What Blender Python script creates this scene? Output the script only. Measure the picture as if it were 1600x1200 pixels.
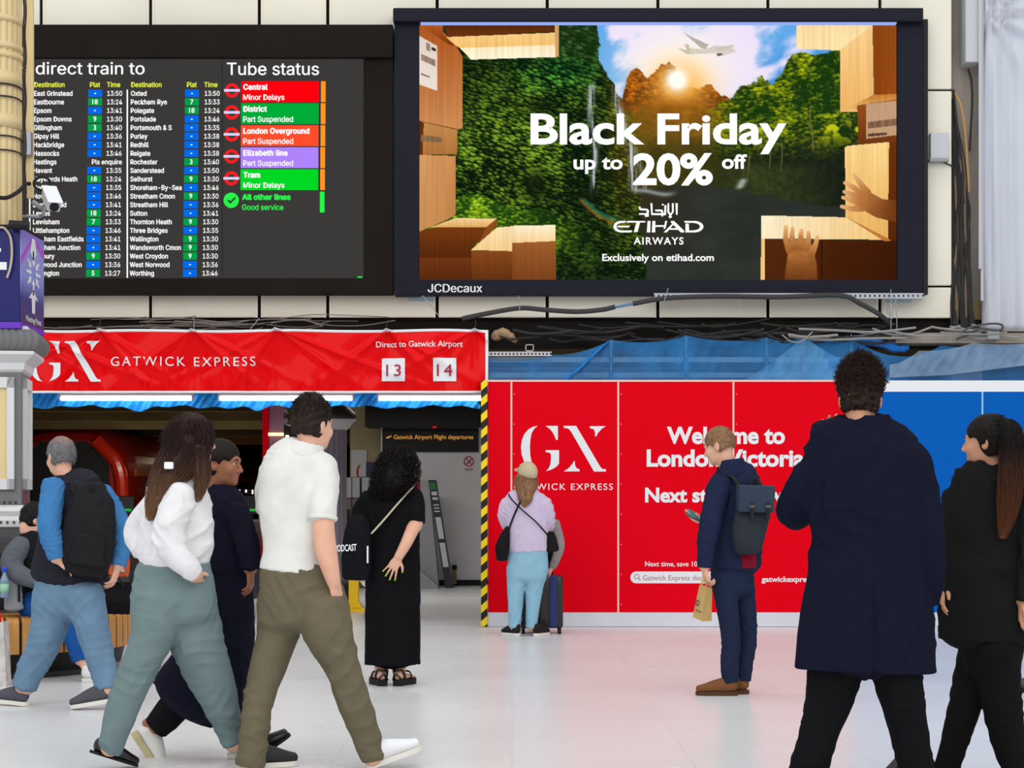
import bpy, bmesh, math, random
import numpy as np
import openvdb
from mathutils import Vector, Matrix

for o in list(bpy.data.objects):
    bpy.data.objects.remove(o)
random.seed(7)
RNG = np.random.default_rng(11)
SC = bpy.context.scene
COL = SC.collection

# ------------------------------------------------------------------ camera, sky, lights, exposure
FPX = 3060.0            # focal length in pixels of a 1600 px wide frame
EYE = 1.33              # camera height above the concourse floor
HOR = 776.0             # pixel row of the horizon
cam_d = bpy.data.cameras.new('camera')
cam_d.sensor_width = 36.0
cam_d.lens = FPX / 1600.0 * 36.0
cam_d.shift_y = (HOR - 600.0) / 1600.0
cam_d.clip_end = 300
cam = bpy.data.objects.new('camera', cam_d)
cam.location = (0, 0, EYE)
cam.rotation_euler = (math.pi / 2, 0, 0)
COL.objects.link(cam)
SC.camera = cam

world = bpy.data.worlds.new('daylight')
SC.world = world
world.use_nodes = True
_bg = world.node_tree.nodes['Background']
_bg.inputs[0].default_value = (0.93, 0.97, 1.0, 1)
_bg.inputs[1].default_value = 0.60

def area_light(name, loc, rot, sx, sy, power, color=(1, 1, 1)):
    d = bpy.data.lights.new(name, 'AREA')
    d.shape = 'RECTANGLE'
    d.size = sx
    d.size_y = sy
    d.energy = power
    d.color = color
    o = bpy.data.objects.new(name, d)
    o.location = loc
    o.rotation_euler = rot
    COL.objects.link(o)
    return o

# the glazed station roof high over the concourse, in front of the facade
area_light('roof_glazing_light', (0, -1, 11.5), (math.radians(42), 0, 0), 34, 14, 2750, (1.0, 0.99, 0.97))
area_light('roof_glazing_light', (-4, 15.5, 14.5), (0, 0, 0), 26, 6, 520, (1.0, 0.99, 0.97))

vs = SC.view_settings
SC.display_settings.display_device = 'sRGB'
vs.view_transform = 'Standard'
vs.look = 'None'
vs.gamma = 1.0
vs.exposure = 0.0
vs.use_curve_mapping = False

# ------------------------------------------------------------------ helpers
def s2l(c):
    c = np.asarray(c, float) / 255.0
    return np.where(c <= 0.04045, c / 12.92, ((c + 0.055) / 1.055) ** 2.4)

def at(px, py, Y):
    return Vector(((px - 800.0) * Y / FPX, Y, EYE + (HOR - py) * Y / FPX))

def X_(px, Y):
    return (px - 800.0) * Y / FPX

def Z_(py, Y):
    return EYE + (HOR - py) * Y / FPX

def mat(name, rgb, rough=0.6, spec=0.3, metal=0.0, bump=0.0, bscale=80.0, var=0.0, vscale=6.0, alpha=1.0,
        coat=0.0, sss=0.0, stretch=(1, 1, 1), trans=0.0):
    m = bpy.data.materials.new(name)
    m.use_nodes = True
    nt = m.node_tree
    b = nt.nodes['Principled BSDF']
    c = tuple(s2l(rgb)) + (1,)
    b.inputs['Base Color'].default_value = c
    b.inputs['Roughness'].default_value = rough
    b.inputs['Specular IOR Level'].default_value = spec
    b.inputs['Metallic'].default_value = metal
    b.inputs['Coat Weight'].default_value = coat
    if sss:
        b.inputs['Subsurface Weight'].default_value = sss
        b.inputs['Subsurface Radius'].default_value = (0.012, 0.005, 0.003)
        b.inputs['Subsurface Scale'].default_value = 1.0
    b.inputs['Alpha'].default_value = alpha
    if trans:
        b.inputs['Transmission Weight'].default_value = trans
    if bump or var:
        tc = nt.nodes.new('ShaderNodeTexCoord')
        mp = nt.nodes.new('ShaderNodeMapping')
        mp.inputs['Scale'].default_value = stretch
        nt.links.new(tc.outputs['Object'], mp.inputs['Vector'])
    if var:
        n = nt.nodes.new('ShaderNodeTexNoise')
        n.inputs['Scale'].default_value = vscale
        n.inputs['Detail'].default_value = 6
        nt.links.new(mp.outputs[0], n.inputs['Vector'])
        r = nt.nodes.new('ShaderNodeMapRange')
        r.inputs['From Min'].default_value = 0.3
        r.inputs['From Max'].default_value = 0.7
        r.inputs['To Min'].default_value = 1 - var
        r.inputs['To Max'].default_value = 1 + var
        nt.links.new(n.outputs[0], r.inputs[0])
        mx = nt.nodes.new('ShaderNodeVectorMath')
        mx.operation = 'SCALE'
        mx.inputs[0].default_value = c[:3]
        nt.links.new(r.outputs[0], mx.inputs['Scale'])
        nt.links.new(mx.outputs[0], b.inputs['Base Color'])
    if bump:
        n2 = nt.nodes.new('ShaderNodeTexNoise')
        n2.inputs['Scale'].default_value = bscale
        n2.inputs['Detail'].default_value = 4
        nt.links.new(mp.outputs[0], n2.inputs['Vector'])
        bp = nt.nodes.new('ShaderNodeBump')
        bp.inputs['Strength'].default_value = bump
        bp.inputs['Distance'].default_value = 0.01
        nt.links.new(n2.outputs[0], bp.inputs['Height'])
        nt.links.new(bp.outputs[0], b.inputs['Normal'])
    return m

def emat(name, rgb, strength=1.0):
    m = bpy.data.materials.new(name)
    m.use_nodes = True
    nt = m.node_tree
    nt.nodes.clear()
    e = nt.nodes.new('ShaderNodeEmission')
    e.inputs[0].default_value = tuple(s2l(rgb)) + (1,)
    e.inputs[1].default_value = strength
    out = nt.nodes.new('ShaderNodeOutputMaterial')
    nt.links.new(e.outputs[0], out.inputs[0])
    return m

def vmat(name, emit=False, rough=0.55, spec=0.12):
    m = bpy.data.materials.new(name)
    m.use_nodes = True
    nt = m.node_tree
    a = nt.nodes.new('ShaderNodeAttribute')
    a.attribute_name = 'col'
    if emit:
        for n in list(nt.nodes):
            if n != a:
                nt.nodes.remove(n)
        e = nt.nodes.new('ShaderNodeEmission')
        out = nt.nodes.new('ShaderNodeOutputMaterial')
        nt.links.new(a.outputs[0], e.inputs[0])
        nt.links.new(e.outputs[0], out.inputs[0])
    else:
        b = nt.nodes['Principled BSDF']
        b.inputs['Roughness'].default_value = rough
        b.inputs['Specular IOR Level'].default_value = spec
        nt.links.new(a.outputs[0], b.inputs['Base Color'])
    return m

def tag(o, label=None, cat=None, group=None, kind=None):
    if label: o['label'] = label
    if cat: o['category'] = cat
    if group: o['group'] = group
    if kind: o['kind'] = kind
    return o

def thing(name, loc, label=None, cat=None, group=None):
    o = bpy.data.objects.new(name, None)
    o.location = loc
    o.empty_display_size = 0.1
    COL.objects.link(o)
    return tag(o, label, cat, group)

def root_loc(p):
    v = Vector((0, 0, 0))
    while p is not None:
        v += p.location
        p = p.parent
    return v

def obj(name, verts, faces, m=None, parent=None, smooth=False, colors=None, origin=None):
    """world-space verts -> one mesh object, stored relative to its parent (or its own base)"""
    V = np.asarray(verts, float).reshape(-1, 3)
    me = bpy.data.meshes.new(name)
    if parent is not None:
        off = np.array(root_loc(parent))
    elif origin is not None:
        off = np.array(origin, float)
    else:
        lo, hi = V.min(0), V.max(0)
        off = np.array([(lo[0] + hi[0]) / 2, (lo[1] + hi[1]) / 2, lo[2]])
    V = V - off
    if isinstance(faces, np.ndarray):
        k = faces.shape[1]
        me.vertices.add(len(V))
        me.vertices.foreach_set('co', V.astype(np.float32).ravel())
        me.loops.add(faces.size)
        me.loops.foreach_set('vertex_index', faces.astype(np.int32).ravel())
        me.polygons.add(len(faces))
        me.polygons.foreach_set('loop_start', np.arange(0, faces.size, k, dtype=np.int32))
        me.update(calc_edges=True)
    else:
        me.from_pydata([tuple(v) for v in V], [], [tuple(f) for f in faces])
        me.update()
    if smooth:
        me.polygons.foreach_set('use_smooth', np.ones(len(me.polygons), bool))
    if colors is not None:
        a = me.color_attributes.new('col', 'FLOAT_COLOR', 'POINT')
        c4 = np.ones((len(V), 4), np.float32)
        c4[:, :3] = colors
        a.data.foreach_set('color', c4.ravel())
    if m is not None:
        me.materials.append(m)
    o = bpy.data.objects.new(name, me)
    if parent is not None:
        o.parent = parent
    else:
        o.location = tuple(off)
    COL.objects.link(o)
    return o

class MB:
    """collects shapes into one mesh"""
    def __init__(self):
        self.v = []
        self.f = []
    def add(self, V, F):
        n = len(self.v)
        self.v += [tuple(p) for p in V]
        self.f += [tuple(i + n for i in f) for f in F]
        return self
    def box(self, lo, hi, R=None, c=None):
        x0, y0, z0 = lo
        x1, y1, z1 = hi
        V = [(x0, y0, z0), (x1, y0, z0), (x1, y1, z0), (x0, y1, z0), (x0, y0, z1), (x1, y0, z1), (x1, y1, z1), (x0, y1, z1)]
        if R is not None:
            c = Vector(c)
            V = [tuple(R @ (Vector(p) - c) + c) for p in V]
        return self.add(V, [(0, 3, 2, 1), (4, 5, 6, 7), (0, 1, 5, 4), (1, 2, 6, 5), (2, 3, 7, 6), (3, 0, 4, 7)])
    def bbox(self, lo, hi, b=0.01, seg=2, R=None, c=None):
        """bevelled box"""
        bm = bmesh.new()
        bmesh.ops.create_cube(bm, size=1)
        lo = Vector(lo); hi = Vector(hi)
        for v in bm.verts:
            v.co = Vector([(lo[i] + hi[i]) / 2 + v.co[i] * (hi[i] - lo[i]) for i in range(3)])
        bmesh.ops.bevel(bm, geom=list(bm.edges), offset=b, segments=seg, profile=0.5, affect='EDGES')
        V = [v.co.copy() for v in bm.verts]
        if R is not None:
            c = Vector(c)
            V = [R @ (p - c) + c for p in V]
        bm.verts.index_update()
        F = [[v.index for v in f.verts] for f in bm.faces]
        bm.free()
        return self.add(V, F)
    def tube(self, pts, r, n=8, cap=True, flat=None):
        """r: number or list; parallel-transported rings"""
        P = [Vector(p) for p in pts]
        rs = r if isinstance(r, (list, tuple)) else [r] * len(P)
        V, F = [], []
        t = (P[1] - P[0]).normalized()
        up = Vector((0, 0, 1)) if abs(t.z) < 0.9 else Vector((1, 0, 0))
        a = t.cross(up).normalized()
        for i, p in enumerate(P):
            if i == 0: d = P[1] - P[0]
            elif i == len(P) - 1: d = P[-1] - P[-2]
            else: d = (P[i + 1] - P[i]).normalized() + (P[i] - P[i - 1]).normalized()
            d = d.normalized() if d.length > 1e-9 else t
            a = (a - d * a.dot(d)).normalized()
            b = d.cross(a)
            for k in range(n):
                w = 2 * math.pi * k / n
                V.append(p + a * math.cos(w) * rs[i] + b * math.sin(w) * rs[i] * (flat or 1))
        for i in range(len(P) - 1):
            for k in range(n):
                F.append((i * n + k, i * n + (k + 1) % n, (i + 1) * n + (k + 1) % n, (i + 1) * n + k))
        if cap:
            F.append(tuple(range(n - 1, -1, -1)))
            F.append(tuple((len(P) - 1) * n + k for k in range(n)))
        return self.add(V, F)
    def lathe(self, c, prof, n=32):
        """prof: (r, z) list, around vertical axis at c"""
        V, F = [], []
        for r, z in prof:
            for k in range(n):
                w = 2 * math.pi * k / n
                V.append((c[0] + r * math.cos(w), c[1] + r * math.sin(w), z))
        for i in range(len(prof) - 1):
            for k in range(n):
                F.append((i * n + k, i * n + (k + 1) % n, (i + 1) * n + (k + 1) % n, (i + 1) * n + k))
        F.append(tuple(range(n - 1, -1, -1)))
        F.append(tuple((len(prof) - 1) * n + k for k in range(n)))
        return self.add(V, F)
    def sweep_poly(self, outline, prof):
        """outline: fn(offset) -> list of (x, y); prof: (offset, z) list; closed horizontal mouldings"""
        V, F = [], []
        n = len(outline(0))
        for off, z in prof:
            V += [(x, y, z) for x, y in outline(off)]
        for i in range(len(prof) - 1):
            for k in range(n):
                F.append((i * n + k, i * n + (k + 1) % n, (i + 1) * n + (k + 1) % n, (i + 1) * n + k))
        F.append(tuple(range(n - 1, -1, -1)))
        F.append(tuple((len(prof) - 1) * n + k for k in range(n)))
        return self.add(V, F)
    def prism(self, pts, d):
        """pts: list of 3D points of a planar polygon, extruded by vector d"""
        n = len(pts)
        P = [Vector(p) for p in pts]
        d = Vector(d)
        V = P + [p + d for p in P]
        F = [tuple(range(n)), tuple(range(2 * n - 1, n - 1, -1))]
        for k in range(n):
            F.append((k, (k + 1) % n, n + (k + 1) % n, n + k)[::-1])
        return self.add(V, F)
    def quadpx(self, x0, y0, x1, y1, Y):
        """flat upright rectangle given by picture corners at depth Y"""
        a, b, c, d = at(x0, y1, Y), at(x1, y1, Y), at(x1, y0, Y), at(x0, y0, Y)
        return self.add([a, b, c, d], [(0, 1, 2, 3)])
    def polypx(self, pts, Y):
        """possibly concave flat upright polygon"""
        P = [at(x, y, Y) for x, y in pts]
        from mathutils.geometry import tessellate_polygon
        T = tessellate_polygon([P])
        F = []
        for t in T:
            a, b, c = [P[i] for i in t]
            F.append(tuple(t) if (b - a).cross(c - a).y < 0 else tuple(t)[::-1])
        return self.add(P, F)
    def boxpx(self, x0, y0, x1, y1, Y, depth, b=0):
        """box whose front face fills a picture rectangle at depth Y"""
        a, c = at(x0, y1, Y), at(x1, y0, Y)
        lo, hi = (a.x, Y, a.z), (c.x, Y + depth, c.z)
        return self.bbox(lo, hi, b) if b else self.box(lo, hi)
    def build(self, name, m, parent=None, smooth=False, origin=None):
        o = obj(name, self.v, self.f, m, parent, smooth, origin=origin)
        return o

def spline(pts, n=8):
    """Catmull-Rom through points"""
    P = [np.array(p, float) for p in pts]
    P = [2 * P[0] - P[1]] + P + [2 * P[-1] - P[-2]]
    out = []
    for i in range(1, len(P) - 2):
        for k in range(n):
            t = k / n
            out.append(0.5 * (2 * P[i] + (P[i + 1] - P[i - 1]) * t + (2 * P[i - 1] - 5 * P[i] + 4 * P[i + 1] - P[i + 2]) * t * t
                              + (3 * P[i] - P[i - 1] - 3 * P[i + 1] + P[i + 2]) * t ** 3))
    out.append(P[-2])
    return out

# ---- lettering
_gcache = {}
try:
    import os
    SANS = bpy.data.fonts.load(os.path.join(bpy.utils.system_resource('DATAFILES', path='fonts'), 'Inter.woff2'))
except Exception:
    SANS = None
def glyphs(body, bold=0.0, space=1.0, sans=False):
    key = (body, bold, space, sans)
    if key in _gcache: return _gcache[key]
    cu = bpy.data.curves.new('lettering', 'FONT')
    cu.body = body
    cu.size = 1.0
    if sans and SANS is not None: cu.font = SANS
    cu.offset = 0.0 if sans else bold
    cu.space_character = space
    cu.resolution_u = 4
    cu.fill_mode = 'FRONT'
    o = bpy.data.objects.new('lettering', cu)
    COL.objects.link(o)
    dg = bpy.context.evaluated_depsgraph_get()
    me = bpy.data.meshes.new_from_object(o.evaluated_get(dg))
    V = np.zeros(len(me.vertices) * 3)
    me.vertices.foreach_get('co', V)
    V = V.reshape(-1, 3)[:, :2]
    F = [tuple(p.vertices) for p in me.polygons]
    # one winding for all
    G = []
    for f in F:
        a, b, c = V[f[0]], V[f[1]], V[f[2]]
        G.append(f if (b[0] - a[0]) * (c[1] - a[1]) - (b[1] - a[1]) * (c[0] - a[0]) > 0 else f[::-1])
    if sans and bold:
        n0 = len(V)
        sh = [(0, 0), (bold, 0), (-bold, 0), (0, bold * 0.7), (0, -bold * 0.7)]
        V = np.vstack([V + np.array(q) for q in sh])
        G = [tuple(i + n0 * k for i in f) for k in range(5) for f in G]
    bpy.data.objects.remove(o)
    bpy.data.meshes.remove(me)
    bpy.data.curves.remove(cu)
    _gcache[key] = (V, G)
    return _gcache[key]

CAP = float(glyphs('H')[0][:, 1].max())
CAPS = float(glyphs('H', 0.0, 1.0, True)[0][:, 1].max())

class Letters(MB):
    def text(self, body, x0, yb, cap, Y, x1=None, bold=0.0, space=1.0, align='L', warp=None, wide=1.0, sans=False):
        """x0, baseline yb, cap height and (optional) right edge x1 in picture units, written on the plane at depth Y"""
        V, F = glyphs(body, bold, space, sans)
        sc = cap / (CAPS if sans else CAP)
        lx, hx = V[:, 0].min(), V[:, 0].max()
        sx = sc * wide if x1 is None else (x1 - x0) / (hx - lx)
        if x1 is None and align == 'C': x0 = x0 - (hx - lx) * sc / 2
        px = x0 + (V[:, 0] - lx) * sx
        py = yb - V[:, 1] * sc
        P = [at(a, b, Y) for a, b in zip(px, py)]
        if warp: P = [warp(p) for p in P]
        return self.add(P, F)

# ---- distance-field modelling (bodies, clothing, hair): smooth unions turned into one skin each
def smin(a, b, k):
    if k <= 0: return np.minimum(a, b)
    h = np.maximum(k - np.abs(a - b), 0) / k
    return np.minimum(a, b) - h * h * k * 0.25

class Field:
    def __init__(self, lo, hi, h):
        self.h = h
        self.lo = np.array(lo, float) - 3 * h
        n = np.ceil((np.array(hi, float) + 3 * h - self.lo) / h).astype(int) + 1
        self.n = n
        self.ax = [self.lo[i] + h * np.arange(n[i]) for i in range(3)]
        self.d = np.full(n, 1.0, np.float32)
    def win(self, lo, hi, pad):
        s = []
        for i in range(3):
            a = int(max(0, math.floor((lo[i] - pad - self.lo[i]) / self.h)))
            b = int(min(self.n[i], math.ceil((hi[i] + pad - self.lo[i]) / self.h) + 1))
            if b <= a: return None
            s.append(slice(a, b))
        X = self.ax[0][s[0]][:, None, None]
        Yy = self.ax[1][s[1]][None, :, None]
        Z = self.ax[2][s[2]][None, None, :]
        return tuple(s), X, Yy, Z
    def put(self, prim, k=0.015, op='add'):
        lo, hi, fn = prim
        w = self.win(lo, hi, k + 4 * self.h)
        if w is None: return self
        s, X, Yy, Z = w
        d = fn(X, Yy, Z).astype(np.float32)
        if op == 'add': self.d[s] = smin(self.d[s], d, k)
        elif op == 'sub': self.d[s] = -smin(-self.d[s], d, k)
        return self
    def mesh(self, disp=None):
        h = self.h
        d = self.d
        if disp is not None:
            m = np.abs(d) < 6 * h + 0.03
            i, j, k = np.nonzero(m)
            d = d.copy()
            d[m] += disp(self.ax[0][i], self.ax[1][j], self.ax[2][k]).astype(np.float32)
        d = np.clip(d, -3 * h, 3 * h)
        d[0] = d[-1] = 3 * h
        d[:, 0] = d[:, -1] = 3 * h
        d[:, :, 0] = d[:, :, -1] = 3 * h
        g = openvdb.FloatGrid(3 * h)
        g.copyFromArray(np.ascontiguousarray(d, dtype=np.float32))
        P, Q = g.convertToQuads(isovalue=0.0)
        P = np.asarray(P, float)
        Q = np.asarray(Q, np.int64)
        # outward winding
        a, b, c, e = P[Q[:, 0]], P[Q[:, 1]], P[Q[:, 2]], P[Q[:, 3]]
        vol = np.einsum('ij,ij->i', a, np.cross(b, c)).sum() + np.einsum('ij,ij->i', a, np.cross(c, e)).sum()
        if vol < 0: Q = Q[:, ::-1]
        return P * h + self.lo, Q

def V3(p):
    return np.array(p, float)

def ell(c, r, ax=None):
    """ellipsoid; ax = 3 unit axes"""
    c = V3(c); r = V3(r)
    A = np.eye(3) if ax is None else np.array([V3(a) for a in ax])
    R = r.max()
    def fn(X, Y, Z):
        x, y, z = X - c[0], Y - c[1], Z - c[2]
        q = [(A[i, 0] * x + A[i, 1] * y + A[i, 2] * z) / r[i] for i in range(3)]
        n = np.sqrt(q[0] ** 2 + q[1] ** 2 + q[2] ** 2)
        q2 = np.sqrt((q[0] / r[0]) ** 2 + (q[1] / r[1]) ** 2 + (q[2] / r[2]) ** 2) + 1e-9
        return n * (n - 1) / q2
    return c - R, c + R, fn

def chain(st, lat=(1, 0, 0), flat0=False, flat1=False, sub=3, cap=0.7):
    """skin around stations (point, r_lateral, r_depth)"""
    pts = [V3(s[0]) for s in st]
    raw = [np.concatenate([p, [s[1], s[2]]]) for p, s in zip(pts, st)]
    if sub > 1 and len(raw) > 2:
        raw = spline(raw, sub)
    raw = [np.array(r) for r in raw]
    P = np.array([r[:3] for r in raw])
    RX = np.maximum(np.array([r[3] for r in raw]), 0.004)
    RY = np.maximum(np.array([r[4] for r in raw]), 0.004)
    M = max(RX.max(), RY.max())
    lat = V3(lat)
    def fn(X, Y, Z):
        out = None
        n = len(P)
        for i in range(n - 1):
            a, b = P[i], P[i + 1]
            u = b - a
            Lg = np.linalg.norm(u)
            if Lg < 1e-6: continue
            u = u / Lg
            l = lat - u * lat.dot(u)
            if np.linalg.norm(l) < 0.05:
                l = np.array([0, 1.0, 0]) - u * u[1]
            l = l / np.linalg.norm(l)
            w = np.cross(u, l)
            x, y, z = X - a[0], Y - a[1], Z - a[2]
            t = u[0] * x + u[1] * y + u[2] * z
            tc = np.clip(t, 0, Lg)
            f = tc / Lg
            rx = RX[i] + (RX[i + 1] - RX[i]) * f
            ry = RY[i] + (RY[i + 1] - RY[i]) * f
            ql = (l[0] * x + l[1] * y + l[2] * z) / rx
            qw = (w[0] * x + w[1] * y + w[2] * z) / ry
            mn = np.minimum(rx, ry)
            qa = (t - tc) / (mn * cap)
            nn = np.sqrt(ql ** 2 + qw ** 2 + qa ** 2)
            gr = np.sqrt((ql / rx) ** 2 + (qw / ry) ** 2 + (qa / (mn * cap)) ** 2) + 1e-6
            d = nn * (nn - 1) / gr
            d = np.where(nn < 0.5, -mn * 0.5, d)
            if flat0 and i == 0: d = np.maximum(d, -t)
            if flat1 and i == n - 2: d = np.maximum(d, t - Lg)
            out = d if out is None else np.minimum(out, d)
        return out
    return P.min(0) - M, P.max(0) + M, fn

def bounds(prims, pad=0.03):
    lo = np.min([p[0] for p in prims], axis=0) - pad
    hi = np.max([p[1] for p in prims], axis=0) + pad
    return lo, hi

def folds(seed, amp, lam=0.09, st=(1, 1, 1), sharp=True):
    """cloth wrinkles: a few warped waves; st stretches the pattern along an axis (small = long folds)"""
    r = np.random.default_rng(seed)
    waves = []
    for i in range(4):
        d = r.normal(size=3) * np.array(st)
        d = d / np.linalg.norm(d)
        L = lam * r.uniform(0.7, 1.8)
        e = r.normal(size=3)
        e = e / np.linalg.norm(e)
        waves.append((d * 2 * math.pi / L, r.uniform(0, 6.28), e * 2 * math.pi / (lam * 2.5), r.uniform(0, 6.28), r.uniform(0.6, 1.0)))
    def fn(x, y, z):
        s = 0
        for k, p, k2, p2, a in waves:
            w = np.sin(k[0] * x + k[1] * y + k[2] * z + p + 2.0 * np.sin(k2[0] * x + k2[1] * y + k2[2] * z + p2))
            if sharp: w = (1 - np.abs(w)) ** 1.5 * 1.6 - 0.6
            m = np.clip(0.25 + 0.85 * np.sin(k2[1] * x + k2[2] * y + k2[0] * z + p), 0, 1) ** 1.5
            s = s + a * w * m
        return -amp * s * 0.5
    return fn

def fadehem(disp, z0, w=0.06):
    """folds that die out towards a hem at height z0"""
    def fn(x, y, z): return disp(x, y, z) * np.clip(np.abs(z - z0) / w, 0, 1) ** 1.2
    return fn

def cloth(name, prims, m, parent, h=0.008, k=0.02, disp=None, subs=(), ksub=0.008):
    lo, hi = bounds(prims)
    F = Field(lo, hi, h)
    for p in prims:
        F.put(p, k)
    for p in subs:
        F.put(p, ksub, 'sub')
    V, Q = F.mesh(disp)
    return obj(name, V, Q, m, parent, smooth=True)

def strands(name, paths, radii, m, parent=None, nside=4, taper=0.25):
    """many thin tapered tubes in one mesh: paths array (N, M, 3)"""
    P = np.asarray(paths, float)
    N, M, _ = P.shape
    T = np.gradient(P, axis=1)
    T /= np.linalg.norm(T, axis=2, keepdims=True) + 1e-9
    ref = np.tile(np.array([0.31, -0.52, 0.8]), (N, M, 1))
    A = np.cross(T, ref)
    A /= np.linalg.norm(A, axis=2, keepdims=True) + 1e-9
    B = np.cross(T, A)
    tp = np.linspace(0, 1, M)
    prof = (1 - (1 - taper) * tp ** 2)
    R = np.asarray(radii, float).reshape(-1, 1) * prof[None, :]
    ang = 2 * np.pi * np.arange(nside) / nside
    V = P[:, :, None, :] + R[:, :, None, None] * (np.cos(ang)[None, None, :, None] * A[:, :, None, :] + np.sin(ang)[None, None, :, None] * B[:, :, None, :])
    V = V.reshape(-1, 3)
    i, j, k = np.meshgrid(np.arange(N), np.arange(M - 1), np.arange(nside), indexing='ij')
    base = i * M * nside
    q = np.stack([base + j * nside + k, base + j * nside + (k + 1) % nside, base + (j + 1) * nside + (k + 1) % nside, base + (j + 1) * nside + k], -1).reshape(-1, 4)
    return V, q

def join_vq(*parts):
    Vs, Qs, n = [], [], 0
    for V, Q in parts:
        Vs.append(V)
        Qs.append(Q + n)
        n += len(V)
    return np.vstack(Vs), np.vstack(Qs)
# ------------------------------------------------------------------ the setting
YF = 20.6       # cladding face
YH = 20.0       # hoarding face

def floor_material():
    m = mat('terrazzo', (229, 230, 231), rough=0.26, spec=0.22)
    nt = m.node_tree
    b = nt.nodes['Principled BSDF']
    tc = nt.nodes.new('ShaderNodeTexCoord')
    br = nt.nodes.new('ShaderNodeTexBrick')
    br.offset = 0.0
    br.inputs['Scale'].default_value = 1.0
    br.inputs['Brick Width'].default_value = 0.9
    br.inputs['Row Height'].default_value = 0.9
    br.inputs['Mortar Size'].default_value = 0.004
    br.inputs['Color1'].default_value = (1, 1, 1, 1)
    br.inputs['Color2'].default_value = (0.97, 0.97, 0.973, 1)
    br.inputs['Mortar'].default_value = (0.9, 0.89, 0.88, 1)
    nt.links.new(tc.outputs['Object'], br.inputs['Vector'])
    n1 = nt.nodes.new('ShaderNodeTexNoise')
    n1.inputs['Scale'].default_value = 70
    n1.inputs['Detail'].default_value = 3
    nt.links.new(tc.outputs['Object'], n1.inputs['Vector'])
    n2 = nt.nodes.new('ShaderNodeTexNoise')
    n2.inputs['Scale'].default_value = 0.9
    n2.inputs['Detail'].default_value = 5
    nt.links.new(tc.outputs['Object'], n2.inputs['Vector'])
    r1 = nt.nodes.new('ShaderNodeMapRange')
    r1.inputs['From Min'].default_value = 0.3; r1.inputs['From Max'].default_value = 0.7
    r1.inputs['To Min'].default_value = 0.95; r1.inputs['To Max'].default_value = 1.03
    nt.links.new(n1.outputs[0], r1.inputs[0])
    r2 = nt.nodes.new('ShaderNodeMapRange')
    r2.inputs['From Min'].default_value = 0.3; r2.inputs['From Max'].default_value = 0.7
    r2.inputs['To Min'].default_value = 0.97; r2.inputs['To Max'].default_value = 1.02
    nt.links.new(n2.outputs[0], r2.inputs[0])
    mu = nt.nodes.new('ShaderNodeMath'); mu.operation = 'MULTIPLY'
    nt.links.new(r1.outputs[0], mu.inputs[0]); nt.links.new(r2.outputs[0], mu.inputs[1])
    sc = nt.nodes.new('ShaderNodeVectorMath'); sc.operation = 'SCALE'
    sc.inputs[0].default_value = tuple(s2l((229, 230, 231)))
    nt.links.new(mu.outputs[0], sc.inputs['Scale'])
    mx = nt.nodes.new('ShaderNodeVectorMath'); mx.operation = 'MULTIPLY'
    nt.links.new(sc.outputs[0], mx.inputs[0]); nt.links.new(br.outputs[0], mx.inputs[1])
    nt.links.new(mx.outputs[0], b.inputs['Base Color'])
    r3 = nt.nodes.new('ShaderNodeMapRange')
    r3.inputs['To Min'].default_value = 0.25; r3.inputs['To Max'].default_value = 0.3
    nt.links.new(n2.outputs[0], r3.inputs[0])
    nt.links.new(r3.outputs[0], b.inputs['Roughness'])
    return m

M = {}
M['floor'] = floor_material()
M['clad'] = mat('cream_cladding', (238, 232, 216), 0.55, 0.2, var=0.05, vscale=1.2, bump=0.05, bscale=8)
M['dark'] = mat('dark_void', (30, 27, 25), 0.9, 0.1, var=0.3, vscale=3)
M['olive'] = mat('olive_ceiling', (120, 104, 74), 0.8, 0.1, var=0.2, vscale=1.0)
M['black'] = mat('black_metal', (22, 21, 22), 0.55, 0.3)
M['housing'] = mat('brown_black_metal', (28, 23, 20), 0.6, 0.08, var=0.2, vscale=2)
M['frame'] = mat('slate_frame', (31, 32, 43), 0.55, 0.08)
M['red'] = mat('red_vinyl', (230, 0, 24), 0.5, 0.04)
M['banner_red'] = mat('red_pvc', (236, 0, 8), 0.3, 0.07, coat=0.12)
M['white'] = mat('white_vinyl', (236, 238, 242), 0.4, 0.3)
M['blue'] = mat('blue_vinyl', (0, 94, 186), 0.5, 0.06)
M['joint'] = mat('pale_joint_strip', (250, 196, 186), 0.5, 0.3)
M['skirt'] = mat('white_skirting', (214, 218, 226), 0.45, 0.3, var=0.04, vscale=4)
M['steel'] = mat('galvanised_steel', (168, 172, 178), 0.4, 0.5, 0.7)
M['grey'] = mat('grey_paint', (150, 152, 156), 0.45, 0.4)
M['lgrey'] = mat('light_grey_paint', (196, 198, 202), 0.5, 0.3)
M['dgrey'] = mat('dark_grey_paint', (78, 78, 82), 0.5, 0.35)
M['yellow'] = mat('yellow_paint', (250, 205, 20), 0.45, 0.35)
M['rubber'] = mat('black_rubber', (34, 33, 34), 0.7, 0.2)
M['cable'] = mat('dark_cable', (48, 46, 46), 0.6, 0.3)
M['pipe'] = mat('pipe_lagging', (66, 64, 66), 0.8, 0.2, bump=0.2, bscale=60)
M['conc'] = mat('stained_concrete', (158, 148, 138), 0.9, 0.1, var=0.25, vscale=3, bump=0.4, bscale=25, stretch=(1, 1, 0.4))
M['tarp'] = mat('pale_sheeting', (203, 207, 218), 0.5, 0.35, var=0.03, vscale=2)
M['wood'] = mat('varnished_oak', (196, 140, 72), 0.35, 0.4, var=0.2, vscale=5, stretch=(6, 6, 0.6))
M['lit'] = emat('tube_glow', (255, 255, 255), 9.0)
M['glow_white'] = emat('screen_white', (255, 255, 255), 1.0)

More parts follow.
